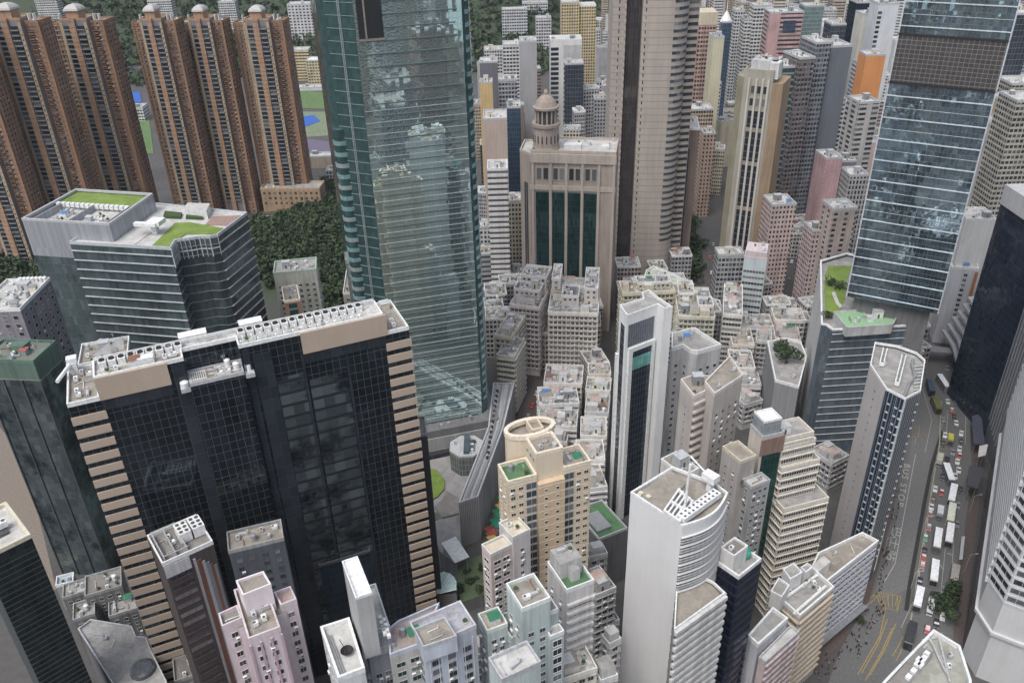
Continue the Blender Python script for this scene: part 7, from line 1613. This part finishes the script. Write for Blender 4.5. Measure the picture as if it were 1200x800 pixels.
s.block([(-8.5, 5), (-.05, 3), (-.05, 24), (-8.5, 24)], 0, zt, curtain('brown_black_glass', (.05, .045, .045), 3.9, 1.4, mull=(.09, .08, .08), metal=.3, jit=.02), ROOF, name='dark_glass_bay')
s.block([(-16, 3.5), (-8.55, 3.5), (-8.55, 24), (-16, 24)], 0, zt, TS_, ROOF, name='wing')
nm = t_box(.9, .5, 2.0, STONE2); nd = t_window(.7, 1.9, G_DARK, STONE2, .1, .1, cross=0)
for k in range(45):
    s.put('notch_window', nd, Vector((-16, 3.5)), Vector((-8.55, 3.5)), 3.6, 10+k*3.9); s.put('stone_block', nm, Vector((-16, 3.5)), Vector((-8.55, 3.5)), 7.0, 11+k*3.9); s.put('notch_window', nd, Vector((0, 0)), Vector((f_(750), -2.2)), 1.9, 10+k*3.9)
s.done()
s = bk('brown block with a white roof rim right of the tan curved tower', 792, 819, 152, 515, wallm((.22, .17, .15), .3), 26, rot=-8, rim=WHITE); b = MB(); b.box(3, -.2, 2, s.L-5, .02, s.Z-12); s.add('glass_front', b, [BLU]); s.done()
s = bk('pinkish tan tower with a cream crown right of the tan curved tower', 809, 840, 30, 680, fc((.42, .27, .23), 3.3, 2.6, (.2, .8), (.3, .75), lay=((.45, .3, .25), 8, .25)), 20); s.box('cream_crown', s.L/2, s.D/2, s.Z, s.L+.5, s.D+.5, 9, wallm((.55, .48, .36), .2)); s.done()
bk('orange-tinted stepped flats below the pinkish tan tower', 806, 836, 130, 630, fc((.55, .42, .3), 3.0, 2.4, (.15, .8), (.3, .8)), 16).done(); bk('slim salmon flats right of the brown block', 825, 839, 158, 600, fc((.5, .36, .28), 3.0, 3.0, (.1, .5), (.3, .8)), 14).done()
bk('pale yellow slim tower with blank wall behind the tan striped tower', 836, 849, 45, 655, wallm((.55, .52, .38), .2), 16).done()
s = bk('blue glass tower with a pointed spire, far behind the tan striped tower', 847, 858, 27, 800, BLU, 12); b = MB(); b.lathe(0, 0, [(5.5, 0), (3.5, 4), (.5, 9), (.25, 18), (0, 22)], 8); s.obj_('spire', b, [WHITE], s.L/2, s.D/2, s.Z); s.done()
bk('tall thin white tower behind the tan striped tower', 862, 873, 13, 850, WHT, 14).done(); bk('white tower with side windows just right of the tall thin white one', 873, 884, 24, 815, WHT2, 14).done(); bk('pale grey banded office left of the pink office with a dark square', 884, 906, 8, 810, WHT2, 16).done()
s = bk('pink office with a large dark square window near its top', 903, 942, 16, 750, fc((.5, .33, .32), 3.6, 30, (.3, .92), (.35, .8), ac=0), 18); b = MB(); b.box(s.L*.42, -.25, s.Z-16, s.L*.8, .02, s.Z-6); s.add('dark_square', b, [BLU]); s.done()
# tan striped tower
s = rect_building('office_tower', 'tan striped tower with three dark glass columns and an orange side, machinery on top', (874, 74), (908, 77), (921, 68), 138, 'tower', D=22)
L, D = s.L, s.D; FOOT.append((s.xy[0]+L/2, s.xy[1]+10, 22, 840, 925, 70, 490)); s.block(s.P, 0, 134, TAN, ROOF_L, (1.2, .6, TAN)); a, b_ = Vector((0, 0)), Vector((L, 0))
for i in range(3):
    x = L*(.27+.22*i); b = MB(); b.prism([(x, -.1), (x+L*.15, -.1), (x+L*.15, .1), (x, .1)], 0, 112, 0); s.add('glass_column', b, [curtain('dark_column_glass', (.025, .03, .045), 4.0, 2.0, mull=(.1, .09, .09), mt=.1, ht=.5, metal=.3)])
    for z in (115, 122): s.put('window', t_window(round(L*.12, 2), 4, G_DARK, TAN, .2, .3, cross=0), a, b_, x+L*.075, z)
for x in (.2, .455, .675, .87):
    b = MB(); b.box(L*x-.55, -.8, 0, L*x+.55, .02, 130); s.add('stone_rib', b, [wallm((.52, .5, .45), .15)])
for z in (24, 52, 80, 100): b = MB(); b.box(L*.25, -.35, z, L*.88, .02, z+2.4); s.add('refuge_band', b, [wallm((.3, .26, .22), .2)])
b = MB(); b.prism([(L+.02, -.2), (L+5.4, 3), (L+5.4, D), (L+.02, D)], 0, 128, 0, 0); s.add('orange_side', b, [wallm((.36, .26, .17), .25)]); b = MB(); b.prism([(-5, 5), (-.02, .3), (-.02, D), (-5, D)], 0, 130, 0, 0); s.add('side_bay', b, [wallm((.34, .32, .23), .3)])
b = MB(); b.box(0, 0, 0, L-2, D-8, 5); s.obj_('plant_screen', b, [WALLG], 2, 5, 134); s.clutter([(2, 5), (L, 5), (L, D-3), (2, D-3)], 139, 9, False, [WHITE, LGREY]); b = MB(); b.box(0, 0, 0, 5, 8, 9)
for k in range(9): b.box(-.1, -.2, k+.2, 5.1, 8.2, k+.5)
s.obj_('louvre_screen', b, [WALLW], L-3, 2, 130); s.done()
bk('dark teal banded office right of the tan striped tower', 917, 943, 80, 560, TEAL, 18, rot=4).done()
# dark slabs group
bk('pale green glass tower behind the dark grey slabs', 943, 966, 8, 850, curtain('pale_green_office', (.14, .2, .2), 3.6, 1.6, mull=(.3, .33, .32), mt=.1, ht=.3, metal=.3), 16).done()
bk('brown-grey slim slab left of the wide dark grey slab', 938, 957, 70, 556, fc((.2, .17, .17), 3.2, 3, (.2, .8), (.3, .8)), 22, rot=12).done(); bk('ribbed grey slab in the middle of the dark slab cluster', 957, 975, 52, 566, fc((.24, .25, .28), 3.2, 2.6, (.2, .8), (.3, .8)), 22, rot=8).done(); bk('wide dark blue-grey blank slab beside the ribbed grey slab', 974, 1000, 56, 572, wallm((.14, .155, .18), .15), 22, rot=6).done(); bk('dark rooftop block behind the dark slab cluster', 975, 992, 30, 700, DKG, 18).done()
bk('narrow navy tower near the top edge left of the white ones', 1004, 1021, 4, 760, curtain('navy_office_glass', (.02, .03, .055), 3.6, 2, mull=(.04, .05, .08)), 18).done(); bk('narrow cream-white tower right of the narrow navy tower', 1011, 1029, 18, 725, wallm((.6, .59, .53), .2), 16).done()
s = bk('white tower with faint lettering at its top left of the blue-grey skyscraper', 1030, 1054, 6, 700, wallm((.58, .6, .63), .15), 18); s.bands(Vector((0, 0)), Vector((s.L*.25, 0)), 4, s.Z-4, 3.6, 2, .8, mull=0); s.done()
bk('tower wrapped in bright orange sheeting left of the blue-grey skyscraper', 1015, 1038, 66, 650, wallm((.62, .27, .1), .15), 15).done(); bk('small blue-white block hidden behind the orange wrapped tower', 1006, 1018, 75, 665, fc((.5, .53, .6), 3.2, 3), 12).done()
bk('white flats with many small windows below the dark slab cluster', 979, 1006, 122, 575, WHT, 16, rot=8).done(); bk('pale concrete tower with dark side bands touching the blue-grey skyscraper', 1008, 1032, 122, 520, fc((.45, .44, .42), 3.2, 8, (.05, .6), (.35, .85), ac=0), 16, rot=8).done()
bk('plain pink tower with ribbed balconies on its left side', 968, 988, 187, 505, fc((.5, .33, .34), 3.1, 40, (.0, .02), (.1, .2), ac=0, band=((.42, .27, .28), .12)), 16, rot=5).done(); bk('purple-grey tower just right of the plain pink tower', 987, 1004, 190, 515, wallm((.17, .16, .2), .2), 16).done()
s = bk('light pink twin flats with small windows below the dark teal office', 905, 934, 242, 455, fc((.55, .43, .4), 3.0, 2.6, (.3, .65), (.3, .75), ac=.4), 16, rot=4); s.done()
bk('beige flats with stacked dark bays left of the blue-grey skyscraper', 977, 1006, 247, 430, fc((.47, .4, .36), 3.1, 6, (.1, .45), (.3, .8)), 14, rot=6).done(); bk('pale fluted tower touching the blue-grey skyscraper above the beige flats', 996, 1018, 207, 470, fc((.45, .44, .42), 3.1, 2.4, (.3, .7), (.2, .8)), 14).done(); bk('slim light pink flats left of the beige flats with stacked bays', 953, 970, 272, 440, fc((.55, .44, .44), 3, 2.6, (.3, .65), (.3, .75)), 13, rot=6).done()
bk('grey weathered flats beside the pale blue office block', 842, 872, 300, 442, fc((.4, .4, .4), 3.1, 2.6, (.2, .8), (.3, .8)), 10).done()
bk('dark gridded tower at the top right corner', 1176, 1215, 18, 560, DKG, 24).done(); bk('tan block with a dark roof behind the white-topped navy tower', 1172, 1196, 118, 520, wallm((.45, .34, .22), .2), 16).done(); bk('white and grey striped tower right of the blue-grey skyscraper', 1160, 1180, 146, 490, fc((.42, .42, .43), 3.2, 5, (.2, .6), (.1, .9), ac=0), 20).done(); bk('brown slim tower at the right edge above the navy tower', 1186, 1215, 100, 540, fc((.4, .37, .3), 3.2, 3), 20).done()
bk('tall pale slab at the right edge behind the navy glass tower', 1192, 1230, 120, 470, fc((.46, .43, .36), 3.1, 3), 20).done()
# school and stadium buildings
bk('yellow and white banded school block behind the rightmost housing tower', 338, 361, 60, 1060, fc((.6, .5, .28), 3.4, 40, (.02, .98), (.4, .8), ac=0), 18).done(); bk('white-roofed yellow hall beside the banded school block', 358, 392, 72, 1040, fc((.55, .47, .28), 3.4, 4, (.3, .98), (.4, .8), ac=0), 20, roof=plain('white_roof', (.7, .7, .7), .7)).done()
bk('white grandstand above the football pitch', 340, 392, 104, 1010, wallm((.55, .57, .58), .2), 14, name='grandstand', cat='grandstand').done()
bk('low brown wall building below the purplish court', 360, 404, 186, 735, wallm((.36, .31, .25), .3), 12, z=10).done(); bk('white low building at the top of the wooded slope', 382, 408, 203, 690, WHT, 12, z=12).done()
bk('long white mansion on the hillside above the school block', 336, 382, 6, 1250, fc((.6, .6, .6), 4, 5), 20, n=2).done()
bk('white school wing on the wooded hill right of the green skyscraper', 588, 618, 12, 1230, fc((.62, .63, .64), 4, 4), 16, n=2).done(); bk('long white school range on the wooded hill', 612, 642, 4, 1300, fc((.62, .63, .64), 4, 4), 14, n=2).done(); bk('small white cubic house in front of the wood on the hill', 628, 646, 22, 1180, fc((.64, .62, .62), 4, 4), 16, n=2).done()
for i, (xl, xr, py, d, lb) in enumerate(((142, 153, 70, 900, 'white low stand glimpsed right of the second housing tower'), (172, 200, 1, 1300, 'white house on the hill above the middle housing tower'), (40, 66, 1, 1320, 'white house on the hill above the left housing towers'), (255, 275, 3, 1290, 'white house on the hill above the right housing towers'))): bk(lb, xl, xr, py, d, WHT2, 16, n=2, z=None if py < 20 else 14).done()

# ================================================================== the rest of the city behind
rf = random.Random(21)
cols = {'white': ((.6, .6, .59), 4), 'cream': ((.56, .51, .4), 3), 'pink': ((.52, .4, .38), 2), 'grey': ((.38, .38, .39), 4), 'tan': ((.45, .37, .28), 2), 'brown': ((.28, .2, .16), 1), 'pale blue': ((.45, .5, .55), 1), 'dark glass': (None, 2)}
names = [k for k, v in cols.items() for _ in range(v[1])]
mats = {}
for k, (c, _) in cols.items():
    if c is None: mats[k] = [('gridded', DKG), ('mirror', BLU)]
    else: mats[k] = [('with square windows', fc(c, 3.1, 2.9, (.25, .7), (.3, .8))), ('with dark window bands', fc(c, 3.3, 30, (.03, .97), (.38, .78), ac=0)), ('with paired windows', fc(c, 3.0, 1.9, (.2, .7), (.3, .72), ac=.1)), ('with a blank front', wallm(c, .3))]
lm = [(590, 'right of the green skyscraper'), (640, 'behind the domed tower'), (700, 'left of the tan curved tower'), (825, 'right of the tan curved tower'), (870, 'behind the tan striped tower'), (925, 'right of the tan striped tower'), (980, 'by the dark grey slab cluster'), (1040, 'left of the blue-grey skyscraper'), (1120, 'hidden by the blue-grey skyscraper'), (1185, 'in the top right corner')]
#GEN1
REC1 = [(8,706,14.4,10.4,59.3,'tan',3,604),(339,1350,13.5,13.5,133.9,'cream',0,865),(99,980,14.0,13.5,65.2,'white',0,696),(642,1118,8.6,10.8,88.7,'pink',0,1203),(475,1079,11.3,9.7,79.0,'white',1,1057),(-15,679,13.1,11.7,36.9,'dark glass',0,572),(51,651,13.1,12.8,54.9,'cream',0,670),(322,1105,10.6,14.3,99.3,'white',0,902),(279,633,12.1,12.3,45.1,'pink',3,1023),(382,852,13.1,11.4,73.2,'white',3,1054),(93,816,12.8,11.0,50.0,'white',0,708),(77,699,9.8,12.0,65.3,'grey',0,703),(184,715,11.3,12.9,39.1,'cream',3,848),(371,954,10.2,10.2,89.2,'pink',0,1000),(58,676,8.7,11.7,61.5,'grey',2,678),(147,1308,8.6,11.2,106.7,'tan',1,710),(180,752,14.1,13.6,62.2,'white',0,834),(10,720,11.8,10.2,48.1,'dark glass',0,607),(29,869,13.0,12.3,51.3,'brown',1,625),(119,1047,11.9,10.0,48.5,'white',1,709),(400,1076,14.4,9.8,73.8,'tan',1,983),(335,775,15.7,10.7,36.0,'pink',1,1024),(-20,848,10.8,11.2,63.0,'grey',3,567),(287,1343,14.6,10.2,82.8,'tan',2,819),(128,1062,12.8,12.5,64.6,'white',3,716),(298,1118,9.8,12.2,66.7,'tan',0,872),(501,849,9.0,13.3,67.7,'grey',1,1199),(327,1342,9.3,10.7,142.0,'pink',2,857),(107,1012,8.9,12.2,70.3,'cream',0,701),(347,1326,14.5,13.9,108.0,'cream',1,874),(-15,736,11.7,12.3,61.5,'grey',2,571),(315,1125,15.3,11.9,76.0,'tan',2,887),(311,1018,13.1,9.2,89.0,'cream',1,913),(330,1498,10.5,13.5,121.6,'white',3,830),(94,796,8.9,14.2,52.2,'grey',3,711),(100,878,14.4,10.4,68.0,'grey',3,709),(303,692,10.9,11.8,33.5,'pink',3,1023),(338,1070,9.5,14.5,72.1,'white',0,923),(193,732,10.7,9.3,42.0,'white',1,855),(201,750,12.5,9.0,44.0,'tan',0,861),(454,1183,9.1,10.9,59.7,'white',3,996),(516,1454,8.4,11.9,91.2,'cream',1,975),(397,1225,10.8,13.3,54.1,'grey',1,933),(-15,503,11.8,10.5,38.7,'white',0,569),(341,953,9.8,9.7,73.5,'pink',1,965),(262,1134,9.2,14.8,74.8,'pink',0,835),(-20,601,12.8,11.3,25.3,'grey',2,563),(325,917,11.4,13.7,75.7,'white',3,960),(359,1110,11.3,11.4,62.3,'white',3,931),(71,725,14.3,10.6,66.9,'white',0,691),(165,649,10.7,9.0,37.2,'cream',2,841),(362,830,10.6,13.3,45.8,'white',0,1034),(-26,754,13.7,14.5,49.4,'tan',2,558),(385,1061,14.7,14.8,65.9,'white',2,972),(263,1108,11.9,14.1,73.6,'white',1,841),(320,1333,14.8,9.3,61.8,'pink',3,846),(-13,490,14.8,10.3,27.0,'grey',1,572)]
rec = [(a, b, c, d, e, f, g, (h, 0)) for a, b, c, d, e, f, g, h in REC1]
#END1
lab = {}
for r_ in rec:
    near = min(lm, key=lambda q: abs(q[0]-r_[7][0]))[1]; dd = 'near' if r_[1] < 700 else ('mid-distance' if r_[1] < 1050 else 'far')
    lab.setdefault((dd, r_[5], mats[r_[5]][r_[6]][0], near), []).append(r_)
for (dd, k, v, near), rs in lab.items():
    rs.sort(key=lambda q: q[7][0])
    for i, (x, y, w, d, z, _, vi, top) in enumerate(rs):
        o = '' if len(rs) == 1 else ['leftmost ', 'second ', 'third ', 'fourth ', 'fifth ', 'sixth ', 'seventh ', 'eighth '][min(i, 7)]
        lb = f'{o}{dd} {k} tower {v} {near}'
        t = terrain(x, y); s = Bld('residential_tower', lb, 'tower', (x, y), R(rf.choice((0, 0, 6, -6, 14, -14))), 'towers of the city behind', t-2 if t > 2 else 0)
        P = [(-w/2, -d/2), (w/2, -d/2), (w/2, d/2), (-w/2, d/2)]
        if rf.random() < .4: P = [(-w/2, -d/2), (-w*.12, -d/2), (-w*.12, -d/2+2.5), (w*.12, -d/2+2.5), (w*.12, -d/2), (w/2, -d/2), (w/2, d/2), (-w/2, d/2)]
        h = z-s.root.location.z; s.block(P, 0, h, mats[k][vi][1], rf.choice([ROOF, ROOF_L, ROOF_B]), (1.2, .4, None if rf.random() < .5 else LGREY)); s.clutter(P, h, rf.randrange(3, 7)); s.done()
# low roofs filling the nearer streets
#GEN2
REC2 = [(68,444,10.8,15.9,21.5,736,337),(235,536,9.8,15.6,22.7,1004,255),(42,370,11.0,14.0,20.0,697,419),(16,398,10.0,11.6,22.0,634,385),(91,476,10.2,13.0,19.9,770,311),(10,452,11.8,9.6,23.1,617,331),(82,398,11.3,10.6,19.5,777,386),(45,429,13.2,13.5,20.1,691,355),(199,548,14.2,10.2,15.6,933,261),(215,396,13.3,14.0,21.9,1069,375),(192,491,13.8,13.4,23.5,953,288),(73,479,14.4,13.3,21.0,735,309),(10,476,9.9,11.4,16.6,617,322),(157,432,14.1,12.9,14.3,919,357),(145,445,12.9,9.4,22.8,890,331),(210,379,11.0,10.9,17.7,1073,403),(0,464,13.8,12.5,19.1,598,328),(151,361,13.2,15.5,22.2,953,419),(-9,448,12.4,14.9,20.5,580,340),(114,435,14.8,10.1,13.8,830,357),(-7,413,14.5,13.9,23.6,583,368),(159,410,9.7,11.1,18.4,938,371),(193,531,13.2,14.4,17.1,932,270),(209,559,11.6,15.1,13.0,944,257),(204,372,9.4,9.8,19.0,1067,410),(101,468,11.1,9.4,15.7,792,325),(170,422,13.1,10.6,20.9,953,353),(75,464,11.0,10.6,15.1,742,331),(110,417,9.6,15.4,22.7,832,359),(-11,462,10.3,9.7,14.7,576,338),(4,486,9.2,11.1,15.4,606,316),(-10,434,10.8,13.7,18.7,578,357),(108,492,12.8,12.1,20.9,798,296),(148,419,13.8,10.0,23.6,911,354),(43,404,10.6,13.8,23.4,693,375)]
rec = list(REC2)
#END2
ol = {}
for r_ in rec:
    near = min(lm, key=lambda q: abs(q[0]-r_[5]))[1]; ci = rf.randrange(4); ol.setdefault((ci, near), []).append(r_)
for (ci, near), rs in ol.items():
    rs.sort(key=lambda q: q[5])
    for i, (x, y, w, d, z, px, py) in enumerate(rs):
        nm = ['cream', 'grey', 'pinkish', 'white'][ci]; c = [(.52, .48, .38), (.38, .38, .38), (.48, .4, .38), (.58, .57, .55)][ci]
        o = '' if len(rs) == 1 else ['leftmost ', 'second ', 'third ', 'fourth ', 'fifth ', 'sixth ', 'seventh ', 'eighth '][min(i, 7)]
        s = Bld('tenement_building', f'{o}low {nm} tenement among the back streets {near}', 'building', (x, y), R(rf.choice((0, 4, -5, 12))), 'low tenements of the back streets'); P = [(-w/2, -d/2), (w/2, -d/2), (w/2, d/2), (-w/2, d/2)]
        s.block(P, 0, z, fc(c, 3.0, 2.6, (.2, .75), (.28, .78), ac=.4), rf.choice(PR)); s.clutter(P, z, 6); s.done()
# the city on the camera's own side of the street grid: seen in the mirror glass of the big towers
rb = random.Random(4); k_ = 0
for gx in range(-6, 8):
    for gy in range(0, 7):
        x = gx*58+rb.uniform(-14, 14); y = -60-gy*72+rb.uniform(-14, 14)
        if math.hypot(x, y) < 60 or rb.random() < .25: continue
        z = rb.uniform(50, 150); k = rb.choice(names); v = rb.randrange(len(mats[k])); w, d = rb.uniform(16, 30), rb.uniform(16, 30)
        s = Bld('mirrored_tower', f'{k} tower {mats[k][v][0]} behind the viewpoint, mirrored in the glass skyscrapers', 'tower', (x, y), R(rb.uniform(-12, 12)), 'towers behind the viewpoint')
        s.block([(-w/2, -d/2), (w/2, -d/2), (w/2, d/2), (-w/2, d/2)], 0, z, mats[k][v][1]); s.done()
wtr = MB(); wtr.quad([(-1800, -3000, .3), (2200, -3000, .3), (2200, -495, .3), (-1800, -495, .3)])
wm = NT('harbour_water'); wb_ = wm.n('ShaderNodeBump'); wb_.inputs['Strength'].default_value = .3; wm.l(wm.noise(wm.objco(), .08, 4), wb_.inputs['Height']); wm.l(wb_.outputs[0], wm.b.inputs['Normal'])
wm.b.inputs['Base Color'].default_value = (.12, .19, .18, 1); wm.b.inputs['Roughness'].default_value = .15
wo = obj('water', wtr.mesh('water', [wm.m])); wo['kind'] = 'structure'
# ================================================================== light, air and render settings
world = bpy.data.worlds.new('World'); scene.world = world; world.use_nodes = True
nt = world.node_tree; bg = nt.nodes['Background']
sky = nt.nodes.new('ShaderNodeTexSky'); sky.sky_type = 'NISHITA'; sky.sun_disc = False
SUN_EL, SUN_ROT = R(60), R(212)
sky.sun_elevation = SUN_EL; sky.sun_rotation = SUN_ROT; sky.altitude = 0; sky.air_density = 1.0; sky.dust_density = 4.0; sky.ozone_density = 1.0
hs = nt.nodes.new('ShaderNodeHueSaturation'); hs.inputs['Saturation'].default_value = .6
nt.links.new(sky.outputs[0], hs.inputs['Color']); nt.links.new(hs.outputs[0], bg.inputs['Color'])
bg.inputs['Strength'].default_value = .12
sl = bpy.data.lights.new('sun', 'SUN'); sl.energy = 1.0; sl.angle = R(26); sl.color = (1, .99, .97)
so = bpy.data.objects.new('sun', sl); COL.objects.link(so)
dv = Vector((math.sin(SUN_ROT)*math.cos(SUN_EL), math.cos(SUN_ROT)*math.cos(SUN_EL), math.sin(SUN_EL)))
so.rotation_euler = dv.to_track_quat('Z', 'Y').to_euler()
scene.view_settings.view_transform = 'Standard'; scene.view_settings.look = 'None'; scene.view_settings.gamma = 1
scene.view_settings.exposure = 0.0
scene.render.engine = 'CYCLES'
scene.cycles.max_bounces = 6; scene.cycles.diffuse_bounces = 2; scene.cycles.glossy_bounces = 3
for o in scene.objects:
    if o.type == 'MESH' and o.get('kind') is None and o.parent is None and 'label' not in o: print('UNTAGGED', o.name)
print('OBJECTS', len(scene.objects))
hz = bpy.data.materials.new('haze'); hz.use_nodes = True; hn = hz.node_tree; hn.nodes.remove(hn.nodes['Principled BSDF'])
pv = hn.nodes.new('ShaderNodeVolumePrincipled'); pv.inputs['Color'].default_value = (.8, .87, .95, 1); pv.inputs['Density'].default_value = .00004; pv.inputs['Anisotropy'].default_value = .1
hn.links.new(pv.outputs[0], hn.nodes['Material Output'].inputs['Volume'])
hb = MB(); hb.box(-1950, -3100, -2, 2350, 2950, 345); ho = obj('haze', hb.mesh('haze', [hz])); ho['kind'] = 'stuff'
scene.cycles.volume_bounces = 0; scene.cycles.volume_step_rate = 10
scene.view_settings.exposure = .8
